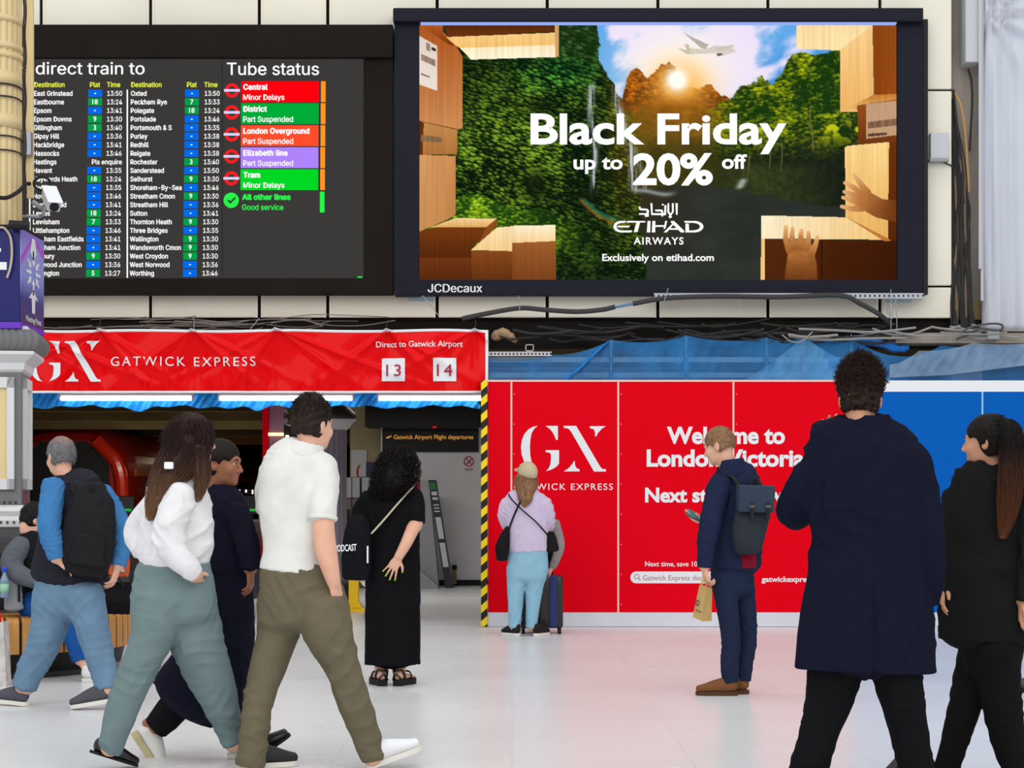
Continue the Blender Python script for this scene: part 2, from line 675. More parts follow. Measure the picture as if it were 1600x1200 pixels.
# floor
o = obj('floor', [(-16, 2, 0), (16, 2, 0), (16, 74, 0), (-16, 74, 0)], [(0, 1, 2, 3)], M['floor'], origin=(0, 0, 0))
tag(o, kind='structure')

# back wall: dark backing, cladding panels in front of it
zb = Z_(499, YF)
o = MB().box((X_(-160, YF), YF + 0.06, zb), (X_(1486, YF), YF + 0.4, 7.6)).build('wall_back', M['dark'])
tag(o, kind='structure')
wb = o
joints = [-110, 64, 235, 405, 512, 683, 855, 1028, 1200, 1375, 1487]
for a, b in zip(joints[:-1], joints[1:]):
    mb = MB()
    g = 2.6
    if b == 1487:
        for y0, y1 in ((497, 449), (446, 142), (139, -150)):
            mb.boxpx(a + g, y1, b, y0, YF, 0.055, 0.012)
        b1 = mb
    else:
        mb.boxpx(a + g, -150, b - g, 496, YF, 0.055, 0.012)
        # folded flanges along the joints
        for e in (a + g, b - g - 3.2):
            mb.boxpx(e, -150, e + 3.2, 496, YF - 0.012, 0.02)
    mb.build('panel', M['clad'], wb)
# rust streaks on one panel
# ceiling of the opening and the platform hall behind
zc = 3.20
o = MB().box((-16, YF + 0.1, zc), (16, 74, zc + 0.2)).build('ceiling', M['olive'])
tag(o, kind='structure')
mb = MB()
for Yb in (23.5, 27, 31, 35.5, 40, 45, 51, 58):
    mb.box((-16, Yb, zc - 0.32), (16, Yb + 0.4, zc))
o = mb.build('trim_1', M['olive']); tag(o, kind='structure')
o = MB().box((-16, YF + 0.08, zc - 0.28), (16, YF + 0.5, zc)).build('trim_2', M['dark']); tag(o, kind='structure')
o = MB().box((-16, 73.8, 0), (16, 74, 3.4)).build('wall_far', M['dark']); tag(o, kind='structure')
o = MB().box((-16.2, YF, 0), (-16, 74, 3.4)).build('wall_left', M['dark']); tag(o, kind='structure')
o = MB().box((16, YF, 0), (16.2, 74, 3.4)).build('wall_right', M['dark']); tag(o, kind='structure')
YP = 29.3
M['partition'] = mat('pale_partition', (222, 222, 224), 0.45, 0.3, var=0.05, vscale=1.5)
mb = MB().box((X_(595, YP), YP, 0), (16, YP + 0.12, Z_(668, YP)))
o = mb.build('wall_partition', M['partition']); tag(o, kind='structure')
o = MB().box((X_(596, YP), YP - 0.025, 0), (16, YP - 0.002, Z_(906, YP))).build('baseboard_partition', M['black']); tag(o, kind='structure')
o = MB().box((X_(573, YP), YP - 0.35, Z_(668, YP)), (16, YP + 0.5, zc)).build('trim_3', M['black']); tag(o, kind='structure')
M['cream_wall'] = mat('cream_wall', (214, 196, 152), 0.6, 0.2, var=0.06, vscale=2)
o = MB().box((X_(547, 30.2), 30.2, 0), (X_(600, 30.2), 30.6, zc)).build('wall_cream', M['cream_wall']); tag(o, kind='structure')

# unseen area lights added to brighten the platform hall, partition and train
area_light('hall_fill_light', (-2.2, 25.6, 3.12), (0, 0, 0), 3.2, 1.0, 75, (1, 0.97, 0.92))
area_light('hall_fill_light', (-6.5, 38, 2.8), (0, 0, 0), 5, 2, 60, (1, 0.8, 0.55))
area_light('hall_fill_light', (-8.5, 55, 2.8), (0, 0, 0), 5, 3, 60, (1, 0.8, 0.55))
area_light('hall_fill_light', (-7.2, 41, 2.85), (math.radians(25), 0, 0), 1.5, 0.3, 60, (1, 0.9, 0.75))

# ---- right-hand side: pier, boxes, sheeting
o = MB().bbox((X_(1486, 20.8), 20.8, 0), (X_(1536, 20.8), 21.3, 7.6), 0.02).build('wall_pier', M['conc']); tag(o, kind='structure')
mb = MB()
mb.bbox((X_(1509, 20.5), 20.5, Z_(97, 20.5)), (X_(1532, 20.5), 20.9, 7.6), 0.01)
o = mb.build('junction_trunking', M['lgrey'])
tag(o, 'pale grey boxed trunking high on the stained pier right of the billboard', 'trunking')
mb = MB().tube([at(1531.5, -150, 20.45), at(1531.5, 420, 20.45)], 0.017, 10).tube([at(1534.5, -150, 20.5), at(1534.5, 470, 20.5)], 0.016, 10)
o = mb.build('conduit_pipe', M['lgrey'])
tag(o, 'slim pale twin conduit running up beside the hanging sheeting', 'pipe')
# sheeting
n, mm = 40, 70
V, F = [], []
for j in range(mm + 1):
    for i in range(n + 1):
        u, v = i / n, j / mm
        px = 1534 + u * 240
        py = -120 + v * 636
        w = 0.05 * math.sin(u * 34 + 2.2 * v + 0.7 * math.sin(v * 5)) * (0.35 + 0.65 * v) + 0.03 * math.sin(u * 90 + 3 * math.sin(3 * v)) * math.exp(-u * 3)
        # gathers towards a tie near the top left corner
        d = math.hypot((px - 1545) / 90, (py - 20) / 110)
        ang = math.atan2(py - 20, px - 1545)
        w += 0.06 * math.exp(-d * d) * math.sin(ang * 11)
        V.append(at(px, py, 20.55 + w))
for j in range(mm):
    for i in range(n):
        k = j * (n + 1) + i
        F.append((k, k + n + 1, k + n + 2, k + 1))
o = obj('protective_sheeting', V, F, M['tarp'], smooth=True)
md = o.modifiers.new('t', 'SOLIDIFY'); md.thickness = 0.004
tag(o, 'pale grey-lilac protective sheeting hanging in creases at the far right', 'sheeting')
# sensor box on the cladding
t = thing('sensor_box', at(1469, 252, YF - 0.05), 'small pale grey sensor box on the cream panel right of the billboard', 'box')
MB().boxpx(1454, 207, 1482, 248, YF - 0.09, 0.09, 0.008).build('box_body', M['lgrey'], t)
MB().boxpx(1453, 247, 1483, 252, YF - 0.11, 0.11, 0.004).build('drip_tray', M['grey'], t)
MB().tube(spline([at(1470, 252, YF - 0.03), at(1480, 256, YF - 0.02), at(1490, 262, YF), at(1493, 275, YF)], 5), 0.008, 6).build('lead', M['cable'], t)

# ---- hoarding
R_h = thing('site_hoarding', (X_(1043, YH), YH + 0.03, 0), 'tall red printed hoarding welcoming passengers to the station', 'hoarding')
GX = {
 'bowl': [(430,218),(360,232),(300,270),(250,330),(218,410),(205,500),(215,600),(245,690),(290,760),(350,812),(430,832),(385,790),(350,710),(330,610),(325,500),(332,400),(350,310),(385,255)],
 'upper': [(535,218),(700,218),(700,405),(675,405),(655,350),(620,290),(580,250)],
 'lower': [(535,543),(716,543),(716,720),(690,757),(640,790),(590,812),(540,824),(575,790),(598,740),(608,660),(608,610),(595,580),(560,572),(537,570)],
 'bar': [(777,218),(945,218),(1270,770),(1300,795),(1343,800),(1343,830),(1185,830),(880,300),(850,262),(815,248),(780,245)],
 'wedge': [(1128,222),(1343,222),(1290,255),(1235,315),(1213,360),(1200,360),(1197,300),(1180,262),(1130,250)],
 'foot': [(780,828),(850,780),(900,720),(915,690),(926,690),(930,745),(950,785),(990,800),(990,828)]}
def gx(mb, ox, oy, sx, sy, Y, warp=None):
    for k, P in GX.items():
        pts = [(ox + (a - 775) * sx, oy + (b - 218) * sy) for a, b in P]
        if not warp:
            mb.polypx(pts, Y)
            continue
        t_ = MB().polypx(pts, Y)
        V, F = [Vector(v) for v in t_.v], list(t_.f)
        for _ in range(4):
            G, mid = [], {}
            def m_(a, b):
                k_ = (min(a, b), max(a, b))
                if k_ not in mid:
                    mid[k_] = len(V); V.append((V[a] + V[b]) / 2)
                return mid[k_]
            for a, b, c in F:
                ab, bc, ca = m_(a, b), m_(b, c), m_(c, a)
                G += [(a, ab, ca), (ab, b, bc), (ca, bc, c), (ab, bc, ca)]
            F = G
        mb.add([warp(v) for v in V], F)
edges = [762, 799, 966, 1146, 1325]
for a, b in zip(edges[:-1], edges[1:]):
    MB().boxpx(a + 0.5, 596, b - 0.5, 957, YH, 0.05).build('panel', M['red'], R_h)
mb = MB()
for x in edges[1:-1]:
    mb.boxpx(x - 1.4, 596, x + 1.4, 957, YH - 0.006, 0.02)
for x in edges[1:-1]:
    for y in range(615, 950, 47):
        mb.boxpx(x + 4, y, x + 5.2, y + 1.2, YH - 0.004, 0.006)
mb.build('joint_strip', M['joint'], R_h)
MB().boxpx(762, 593.5, 1325, 596.5, YH - 0.01, 0.07).build('capping', M['joint'], R_h)
MB().boxpx(762, 957, 1325, 979, YH - 0.015, 0.07).build('skirting', M['skirt'], R_h)
mb = MB(); gx(mb, 790 + 775 / 8.572, 640 + 218 / 8.572, 1 / 8.572, 1 / 8.572, YH - 0.003)
mb.build('logo', M['white'], R_h)
lt = Letters()
YL = YH - 0.003
lt.text('GATWICK EXPRESS', 803, 765.4, 9.8, YL, 957.6, 0.004, 1.2)
lt.text('Welcome to', 1042, 692.5, 24.5, YL, 1226.5, 0.035)
lt.text('London Victoria', 1010.5, 728, 24.5, YL, 1257, 0.035)
lt.text('Next stop, Gatwick', 1008, 784, 21, YL, 1262, 0.035)
lt.text('Next time, save 10%', 1008, 884.8, 7.4, YL, 1097, 0.012)
lt.text('gatwickexpress.com', 1190, 909, 8, YL, 1296, 0.025)
lt.build('lettering', M['white'], R_h)
mb = MB()
pill = [(994 + 9 * math.cos(a), 902.2 + 9.2 * math.sin(a)) for a in np.linspace(math.pi / 2, 1.5 * math.pi, 14)] + [(1164 + 9 * math.cos(a), 902.2 + 9.2 * math.sin(a)) for a in np.linspace(-math.pi / 2, math.pi / 2, 14)]
mb.polypx(pill, YL)
sb = mb.build('search_box', M['white'], R_h)
M['pinkgrey'] = mat('grey_pink_print', (176, 120, 140), 0.5, 0.3)
lt = Letters().text('Gatwick Express discount', 1004.5, 906.5, 7.6, YL - 0.002, 1119, 0.0)
ring = lambda cx, cy, r0, r1: [[(cx + r * math.cos(a), cy + r * math.sin(a)) for r, a in ((r0, a0), (r1, a0), (r1, a1), (r0, a1))] for a0, a1 in zip(np.linspace(0, 2 * math.pi, 19)[:-1], np.linspace(0, 2 * math.pi, 19)[1:])]
for q in ring(995, 900.8, 3.0, 4.0): lt.polypx(q, YL - 0.002)
lt.polypx([(997.6, 903.8), (998.5, 903), (1001, 906.5), (1000, 907.4)], YL - 0.002)
lt.build('lettering', M['pinkgrey'], sb)

B_h = thing('site_hoarding', (X_(1500, YH), YH + 0.03, 0), 'blue hoarding with a white top band at the far right', 'hoarding')
bed = [1325, 1535, 1780]
for a, b in zip(bed[:-1], bed[1:]):
    MB().boxpx(a + 0.5, 612, b - 0.5, 957, YH, 0.05).build('panel', M['blue'], B_h)
MB().boxpx(1325, 594.5, 1780, 612, YH - 0.002, 0.055).build('top_band', M['white'], B_h)
MB().boxpx(1533.8, 612, 1536.4, 957, YH - 0.006, 0.02).build('joint_strip', mat('pale_blue_strip', (150, 200, 240), 0.5, 0.3), B_h)
MB().boxpx(1325, 957, 1780, 979, YH - 0.015, 0.07).build('skirting', M['skirt'], B_h)

# striped edge guard
def hazard():
    m = mat('hazard_stripes', (250, 214, 20), 0.45, 0.35)
    nt = m.node_tree; b = nt.nodes['Principled BSDF']
    tc = nt.nodes.new('ShaderNodeTexCoord')
    sx = nt.nodes.new('ShaderNodeSeparateXYZ')
    nt.links.new(tc.outputs['Object'], sx.inputs[0])
    a = nt.nodes.new('ShaderNodeMath'); a.operation = 'MULTIPLY_ADD'
    a.inputs[1].default_value = -0.85
    nt.links.new(sx.outputs[0], a.inputs[0]); nt.links.new(sx.outputs[2], a.inputs[2])
    s = nt.nodes.new('ShaderNodeMath'); s.operation = 'MULTIPLY'; s.inputs[1].default_value = 1 / 0.162
    nt.links.new(a.outputs[0], s.inputs[0])
    fr = nt.nodes.new('ShaderNodeMath'); fr.operation = 'FRACT'
    nt.links.new(s.outputs[0], fr.inputs[0])
    gt = nt.nodes.new('ShaderNodeMath'); gt.operation = 'GREATER_THAN'; gt.inputs[1].default_value = 0.5
    nt.links.new(fr.outputs[0], gt.inputs[0])
    mx = nt.nodes.new('ShaderNodeMix'); mx.data_type = 'RGBA'
    mx.inputs[6].default_value = tuple(s2l((252, 220, 20))) + (1,)
    mx.inputs[7].default_value = tuple(s2l((22, 20, 20))) + (1,)
    nt.links.new(gt.outputs[0], mx.inputs[0]); nt.links.new(mx.outputs[2], b.inputs['Base Color'])
    return m
o = MB().boxpx(751.5, 594, 761.6, 979, YH - 0.04, 0.12, 0.006).build('edge_guard', hazard())
tag(o, 'black and yellow striped upright edge guard at the left end of the red hoarding', 'edge guard')

# ---- banner over the opening
YB = 20.15
eyes = [40, 158, 302, 432, 605, 742]
def bwarp(p):
    px = 800 + p.x * FPX / YB
    v = (HOR - (p.z - EYE) * FPX / YB - 515) / 98.0
    w = 0.0
    for i, e in enumerate(eyes):
        for s, sl, a, wd in ((1, 0.95, 0.055, 11), (-1, 0.55, 0.05, 9), (0, 0.1, 0.04, 7), (1, 1.7, 0.045, 14), (-1, 1.5, 0.045, 13)):
            sl2 = sl * (0.8 + 0.37 * ((i * 7 + int(s * 3) + 5) % 5) / 2)
            c = e + s * sl2 * v * 98
            w += a * math.exp(-((px - c) / (wd * (0.35 + v))) ** 2) * max(0, (1 - v * 0.95)) * (0.6 + 0.4 * ((i * 5 + int(sl * 10)) % 3) / 2)
    w += 0.015 * math.sin(px * 0.021 + 1.0) * (1 - 0.4 * v) + 0.012 * math.sin(px * 0.047 + v * 5.0)
    # small ripples along the lower hem
    w += 0.012 * math.sin(px * 0.19 + 2 * math.sin(px * 0.05)) * max(0, v - 0.72) * 3
    sag = 0.012 * math.sin((px - 40) / 118 * math.pi) * (1 - v) * 0.6
    return Vector((p.x, p.y - w, p.z - sag))
def bgrid(x0, x1, y0, y1, dY, nx, ny):
    V, F = [], []
    for j in range(ny + 1):
        for i in range(nx + 1):
            p = at(x0 + (x1 - x0) * i / nx, y0 + (y1 - y0) * j / ny, YB)
            q = bwarp(p); q.y -= dY
            V.append(q)
    for j in range(ny):
        for i in range(nx):
            k = j * (nx + 1) + i
            F.append((k, k + nx + 1, k + nx + 2, k + 1))
    return V, F
t = thing('banner', (X_(400, YB), YB, Z_(613, YB)), 'long creased red banner with white lettering hung over the opening', 'banner')
V, F = bgrid(-30, 758.5, 519, 611, 0, 400, 46)
bs = obj('banner_sheet', V, F, M['banner_red'], t, smooth=True)
md = bs.modifiers.new('t', 'SOLIDIFY'); md.thickness = 0.004; md.offset = -1
mb = MB()
for a in ((-30, 763, 515, 519.2, 260, 2), (-30, 763, 610.8, 614.5, 260, 2), (758.3, 763, 518, 612, 3, 40)):
    V, F = bgrid(a[0], a[1], a[2], a[3], 0.003, a[4], a[5]); mb.add(V, F)
hem = mb.build('hem', M['white'], t, True)
md = hem.modifiers.new('t', 'SOLIDIFY'); md.thickness = 0.004; md.offset = -1
bw = lambda p: bwarp(Vector((p.x, YB, p.z))) - Vector((0, 0.014, 0))
mb = MB(); gx(mb, 101.25, 532.5, 0.0987, 0.1042, YB, bw)
mb.build('logo', M['white'], t)
lt = Letters()
lt.text('GATWICK EXPRESS', 173, 572, 14, YB, 400, 0.0, 1.3, warp=bw)
lt.text('Direct to Gatwick Airport', 588, 542.5, 8.8, YB, 723, 0.008, warp=bw)
lt.build('lettering', M['white'], t)
mb = MB()
sq = {}
for x in (597, 677):
    V, F = bgrid(x, x + 36, 560, 596, 0.018, 18, 18)
    sq[x] = obj('platform_plate', V, F, M['white'], t)
M['dred'] = mat('dark_red_print', (170, 20, 50), 0.5, 0.3)
bw2 = lambda p: bwarp(Vector((p.x, YB, p.z))) - Vector((0, 0.032, 0))
Letters().text('13', 604, 588, 18, YB, 627, 0.0, 1.1, warp=bw2).build('platform_number', M['dred'], sq[597])
Letters().text('14', 683, 588, 18, YB, 707, 0.0, 1.1, warp=bw2).build('platform_number', M['dred'], sq[677])
mb = MB()
for e in eyes:
    p = bwarp(at(e, 517, YB))
    mb.tube([p + Vector((0, -0.01, 0)), p + Vector((0.01, 0.1, 0.11))], 0.005, 5)
mb.build('tie', M['cable'], t)

# tube lights and blue wrap under the banner
M['blue_wrap'] = mat('blue_polythene', (36, 160, 246), 0.5, 0.3, alpha=0.9)
for i, (a, b) in enumerate(((95, 299), (343, 550), (592, 756))):
    Yt = 20.42
    t = thing('tube_light', at((a + b) / 2, 622, Yt), 'glowing fluorescent tube under the banner, ' + ('nearest the stone column' if i == 0 else 'behind the dark-haired man in the white polo' if i == 1 else 'next to the striped edge guard'), 'light', 'tube lights under the banner')
    MB().tube([at(a, 622.5, Yt), at(b, 622.5, Yt)], 0.022, 12).build('tube', M['lit'], t)
    mb = MB().boxpx(a - 3, 612, b + 3, 618.2, Yt - 0.02, 0.1, 0.005)
    mb.boxpx(a - 3, 617, a, 626, Yt - 0.02, 0.05).boxpx(b, 617, b + 3, 626, Yt - 0.02, 0.05)
    mb.build('fitting', M['lgrey'], t)
V, F = [], []
nx, ny = 240, 16
r = np.random.default_rng(5)
ph = r.uniform(0, 6.28, 8)
for j in range(ny + 1):
    for i in range(nx + 1):
        u, v = i / nx, j / ny
        px = -20 + 770 * u
        droop = 1.1 * math.sin(px * 0.045 + ph[0]) + 1.3 * math.sin(px * 0.13 + ph[1]) + 5 * math.exp(-((px - 400) / 14) ** 2) + 4 * math.exp(-((px - 220) / 18) ** 2)
        py = 612 + v * (24 + droop * v * 1.3)
        Yw = 20.56 + 0.015 * math.sin(px * 0.05) + (0.004 + 0.02 * v) * math.sin(px * 0.21 + 4 * v + ph[2]) + 0.03 * math.sin(px * 0.57 + 9 * v + ph[3])
        V.append(at(px, py, Yw))
for j in range(ny):
    for i in range(nx):
        k = j * (nx + 1) + i
        F.append((k, k + nx + 1, k + nx + 2, k + 1))
o = obj('polythene_wrap', V, F, M['blue_wrap'], smooth=True)
md = o.modifiers.new('t', 'SOLIDIFY'); md.thickness = 0.003
tag(o, 'crumpled blue polythene wrap slung below the tube lights', 'wrap')

# ---- departure board
YD = 20.42
t = thing('departure_board', (X_(330, YD), YD + 0.1, Z_(460, YD)), 'wide dark electronic board listing train times and tube status', 'board')
mb = MB()
mb.boxpx(-60, 38, 614, 90, YD - 0.06, 0.21, 0.01)
mb.boxpx(-60, 434.5, 614, 460, YD - 0.02, 0.17, 0.01)
mb.boxpx(568, 88, 614, 436, YD, 0.15)
mb.boxpx(-60, 88, 570, 436, YD + 0.05, 0.1)
hs = mb.build('housing', M['housing'], t)
M['screen'] = emat('dim_screen', (60, 58, 56))
M['y_txt'] = emat('screen_yellow', (238, 246, 70))
mb = MB().boxpx(-50, 91.5, 346, 434, YD + 0.01, 0.04).boxpx(347.5, 91.5, 567.5, 434, YD + 0.01, 0.04)
sc = mb.build('screen', M['screen'], t)
YT = YD + 0.006
left = [('East Grinstead', '-', '13:50'), ('Eastbourne', '18', '13:24'), ('Epsom', '-', '13:41'), ('Epsom Downs', '9', '13:30'), ('Gillingham', '3', '13:40'), ('Gipsy Hill', '-', '13:36'), ('Hackbridge', '-', '13:41'), ('Hassocks', '-', '13:46'), ('Hastings', None, 'Pls enquire'), ('Havant', '-', '13:35'), ('Haywards Heath', '18', '13:24'), ('Horsham', '-', '13:35'), ('Hove', '-', '13:46'), ('Leatherhead', '-', '13:41'), ('Lewes', '18', '13:24'), ('Lewisham', '7', '13:33'), ('Littlehampton', '-', '13:46'), ('Mitcham Eastfields', '-', '13:41'), ('Mitcham Junction', '-', '13:41'), ('Norbury', '9', '13:30'), ('Norwood Junction', '-', '13:36'), ('Orpington', '5', '13:27')]
right = [('Oxted', '-', '13:50'), ('Peckham Rye', '7', '13:33'), ('Polegate', '18', '13:24'), ('Portslade', '-', '13:46'), ('Portsmouth & S', '-', '13:35'), ('Purley', '-', '13:38'), ('Redhill', '-', '13:38'), ('Reigate', '-', '13:38'), ('Rochester', '3', '13:40'), ('Sanderstead', '-', '13:50'), ('Selhurst', '9', '13:30'), ('Shoreham-By-Sea', '-', '13:46'), ('Streatham Cmon', '9', '13:30'), ('Streatham Hill', '-', '13:36'), ('Sutton', '-', '13:41'), ('Thornton Heath', '9', '13:30'), ('Three Bridges', '-', '13:35'), ('Wallington', '9', '13:30'), ('Wandsworth Cmon', '9', '13:30'), ('West Croydon', '9', '13:30'), ('West Norwood', '-', '13:36'), ('Worthing', '-', '13:46')]
hd, ds, tm, pl, hy, gb, bb = Letters(), Letters(), Letters(), Letters(), Letters(), MB(), MB()
hd.text('s direct train to', 34, 116, 18.5, YT, 226, 0.008, sans=True)
hd.text('Tube status', 354.5, 117, 19, YT, 498.5, 0.008, sans=True)
for x0 in (53.5, 205):
    hy.text('Destination', x0, 136, 7.6, YT, x0 + 47.5, 0.02, sans=True)
hy.text('Plat', 140.5, 136, 7.6, YT, 156.5, 0.02, sans=True); hy.text('Time', 167, 136, 7.6, YT, 188, 0.02, sans=True)
hy.text('Plat', 292, 136, 7.6, YT, 307.5, 0.02, sans=True); hy.text('Time', 319, 136, 7.6, YT, 340, 0.02, sans=True)
for rows, xd, xb, xt in ((left, 53, 138, 167.5), (right, 204.5, 289.3, 319.8)):
    for i, (d, p, tt) in enumerate(rows):
        yb = 149.6 + i * 13.38
        dx = -3.4 * i / 21
        ds.text(d, xd + dx * 0.6, yb, 7.4, YT, None, 0.026, 1.02, wide=0.86, sans=True)
        if p is None:
            tm.text(tt, xb + 5.5, yb, 7.4, YT, xt + 23, 0.02, sans=True)
            continue
        tm.text(tt, xt + dx, yb, 7.4, YT, xt + 23.6 + dx, 0.014, sans=True)
        (bb if p == '-' else gb).quadpx(xb + dx, yb - 9.4, xb + 21.5 + dx, yb + 1.9, YT + 0.001)
        if p == '-': pl.quadpx(xb + dx + 9.4, yb - 4.4, xb + dx + 12.2, yb - 2.8, YT - 0.001)
        else: pl.text(p, xb + dx + 10.7, yb - 0.3, 7.2, YT - 0.001, None, 0.014, align='C')
mb = hd
mb.quadpx(197.8, 140, 200, 434, YT); mb.quadpx(45.4, 140, 47.6, 434, YT)
hd.build('heading', M['glow_white'], sc)
hy.build('column_heading', M['y_txt'], sc)
ds.build('destination_list', M['glow_white'], sc)
tm.build('time_list', M['glow_white'], sc)
gbo = gb.build('platform_cell', emat('screen_green', (0, 162, 74)), sc)
bbo = bb.build('platform_cell', emat('screen_blue', (0, 108, 236)), sc)
pl.build('platform_number', M['glow_white'], sc)
names = [('Central', 'Minor Delays', (255, 0, 14)), ('District', 'Part Suspended', (0, 172, 56)), ('London Overground', 'Part Suspended', (255, 78, 44)), ('Elizabeth line', 'Part Suspended', (176, 132, 252)), ('Tram', 'Minor Delays', (0, 216, 36))]
rd, wb_, og, tx = MB(), MB(), MB(), Letters()
for i, (a, b, c) in enumerate(names):
    y0 = 127 + i * 34.35
    MB().quadpx(377 - 0.3 * i, y0, 498.3 - 0.3 * i, y0 + 32.6, YT + 0.001).build('status_bar', emat('line_colour', c), sc)
    og.quadpx(501.5 - 0.3 * i, y0, 508.8 - 0.3 * i, y0 + 32.6, YT + 0.001)
    for q in ring(362.5 - 0.25 * i, y0 + 14.3, 6.4, 11.2): rd.polypx(q, YT + 0.001)
    wb_.quadpx(350 - 0.25 * i, y0 + 12.2, 375 - 0.25 * i, y0 + 16.2, YT - 0.001)
    tx.text(a, 380, y0 + 13, 8.4, YT - 0.001, None, 0.045, 1.05, sans=True, wide=0.9)
    tx.text(b, 380, y0 + 29, 8.4, YT - 0.001, None, 0.016, sans=True, wide=0.92)
rd.build('roundel', emat('roundel_red', (250, 30, 30)), sc)
wb_.build('roundel_bar', emat('roundel_bar_white', (214, 214, 255)), sc)
og.build('delay_bar', emat('delay_orange', (255, 150, 36)), sc)
tx.build('status_text', M['glow_white'], sc)
gt = Letters().text('All other lines', 378, 312, 8.4, YT, 454.5, 0.05, sans=True).text('Good service', 378, 328, 8.4, YT, 443, 0.02, sans=True)
gt.quadpx(499.8, 299.5, 507, 332, YT)
gt.quadpx(559, 432, 566, 434, YT)
gt.polypx([(361.3 + 12 * math.cos(a), 313 + 12 * math.sin(a)) for a in np.linspace(0, 2 * math.pi, 25)[:-1]], YT)
gt.build('good_service', emat('screen_bright_green', (40, 244, 76)), sc)
MB().polypx([(355, 313.5), (357, 311.5), (360, 314.6), (367, 307.6), (368.8, 309.4), (360, 318.4)], YT - 0.002).build('tick', M['black'], sc)
# ------------------------------------------------------------------ the advertising screen
YA = 20.42
def paint_ad(W, H, x0, y0, x1, y1):
    """the advert shown on the screen, built from noise and polygons; returns linear colours for a grid"""
    px = np.linspace(x0, x1, W)[None, :] * np.ones((H, 1))
    py = np.linspace(y0, y1, H)[:, None] * np.ones((1, W))
    rng = np.random.default_rng(3)
    def vnoise(cell, seed, ax=1.0, ay=1.0, rot=0.0):
        r = np.random.default_rng(seed)
        u = (px * math.cos(rot) + py * math.sin(rot)) / (cell * ax) + 100
        v = (-px * math.sin(rot) + py * math.cos(rot)) / (cell * ay) + 100
        T = r.random((256, 256))
        i, j = np.floor(u).astype(int), np.floor(v).astype(int)
        fu, fv = u - i, v - j
        fu = fu * fu * (3 - 2 * fu); fv = fv * fv * (3 - 2 * fv)
        g = lambda a, b: T[a % 256, b % 256]
        return (g(i, j) * (1 - fu) + g(i + 1, j) * fu) * (1 - fv) + (g(i, j + 1) * (1 - fu) + g(i + 1, j + 1) * fu) * fv
    def fbm(cell, seed, n=4, **k):
        s, a, t = 0, 1.0, 0
        for q in range(n):
            s = s + a * vnoise(cell / 2 ** q, seed + q, **k); t += a; a *= 0.55
        return s / t
    def cells(size, seed, ax=1.0, ay=1.0, rot=0.0):
        """leafy cells: returns (distance to nearest leaf centre, random per leaf, offset along y)"""
        u = (px * math.cos(rot) + py * math.sin(rot)) / (size * ax)
        v = (-px * math.sin(rot) + py * math.cos(rot)) / (size * ay)
        r = np.random.default_rng(seed)
        TX, TY, TR = r.random((128, 128)), r.random((128, 128)), r.random((128, 128))
        i, j = np.floor(u).astype(int), np.floor(v).astype(int)
        best = np.full(px.shape, 9.0); rv = np.zeros(px.shape); oy = np.zeros(px.shape)
        for a in (-1, 0, 1):
            for b in (-1, 0, 1):
                ii, jj = (i + a), (j + b)
                cx = ii + TX[ii % 128, jj % 128]; cy = jj + TY[ii % 128, jj % 128]
                d = np.hypot(u - cx, v - cy)
                m = d < best
                best = np.where(m, d, best); rv = np.where(m, TR[ii % 128, jj % 128], rv); oy = np.where(m, v - cy, oy)
        return best, rv, oy
    def inside(P):
        P = np.array(P, float)
        c = np.zeros(px.shape, bool)
        n = len(P)
        for k in range(n):
            xa, ya = P[k]; xb, yb = P[(k + 1) % n]
            if ya == yb: continue
            m = ((ya > py) != (yb > py)) & (px < (xb - xa) * (py - ya) / (yb - ya) + xa)
            c ^= m
        return c
    sm = lambda a, b, x: np.clip((x - a) / (b - a), 0, 1) ** 2 * (3 - 2 * np.clip((x - a) / (b - a), 0, 1))
    C3 = lambda c: np.array(c, float)[None, None, :]
    mix = lambda A, B, t: A * (1 - t[..., None]) + B * t[..., None]
    rough = lambda cell, seed, amp: (fbm(cell, seed, 4) - 0.5) * 2 * amp
    # sky
    n = fbm(46, 21, 5, ax=1.9, rot=-0.45)
    img = mix(C3((96, 168, 232)) * np.ones(px.shape + (1,)), C3((30, 116, 206)), sm(1120, 1300, px) * sm(60, 130, py))
    dsun = np.hypot((px - 1060) / 1.25, (py - 112))
    t = np.clip(sm(0.5, 0.74, n + 0.34 * np.exp(-(dsun / 95) ** 2) + 0.18 * np.exp(-((px - 1120) / 110) ** 2 - ((py - 70) / 60) ** 2) - 0.3 * sm(960, 925, px)), 0, 1)
    img = mix(img, C3((238, 226, 250)), t)
    img = mix(img, C3((255, 250, 244)), np.clip(1.3 * np.exp(-(dsun / 62) ** 2), 0, 1))
    # trees lit by the low sun
    def crowns(top, seed, cs, lite, dark, sz=7.0, amp=9, base=None):
        """foliage band under a ragged skyline top(px)"""
        ty = top + rough(22, seed, amp) + rough(7, seed + 9, amp * 0.45)
        m = sm(-1.5, 1.5, py - ty)
        d, rv, oy = cells(sz, seed + 1, 1.2, 0.8)
        big = fbm(34, seed + 2, 3)
        fine = fbm(5, seed + 5, 3)
        k = np.clip(0.02 + 0.7 * (rv - 0.3) * (1 - d) + 1.3 * (big - 0.42) - 0.45 * oy + 1.0 * (fine - 0.5), 0, 1)
        return m, mix(C3(dark) * np.ones(px.shape + (1,)), C3(lite), k)
    xs = lambda P: np.interp(px, [p[0] for p in P], [p[1] for p in P])
    m, c = crowns(xs([(930, 190), (972, 150), (985, 112), (1000, 106), (1012, 118), (1030, 100), (1046, 95), (1056, 106), (1064, 140), (1090, 140), (1104, 130), (1112, 128), (1128, 150), (1150, 160), (1200, 168)]), 31, 0, (226, 120, 26), (84, 44, 12), 7)
    img = mix(img, c, m)
    glow = np.exp(-((np.hypot(px - 1062, (py - 138) * 1.1)) / 46) ** 2)
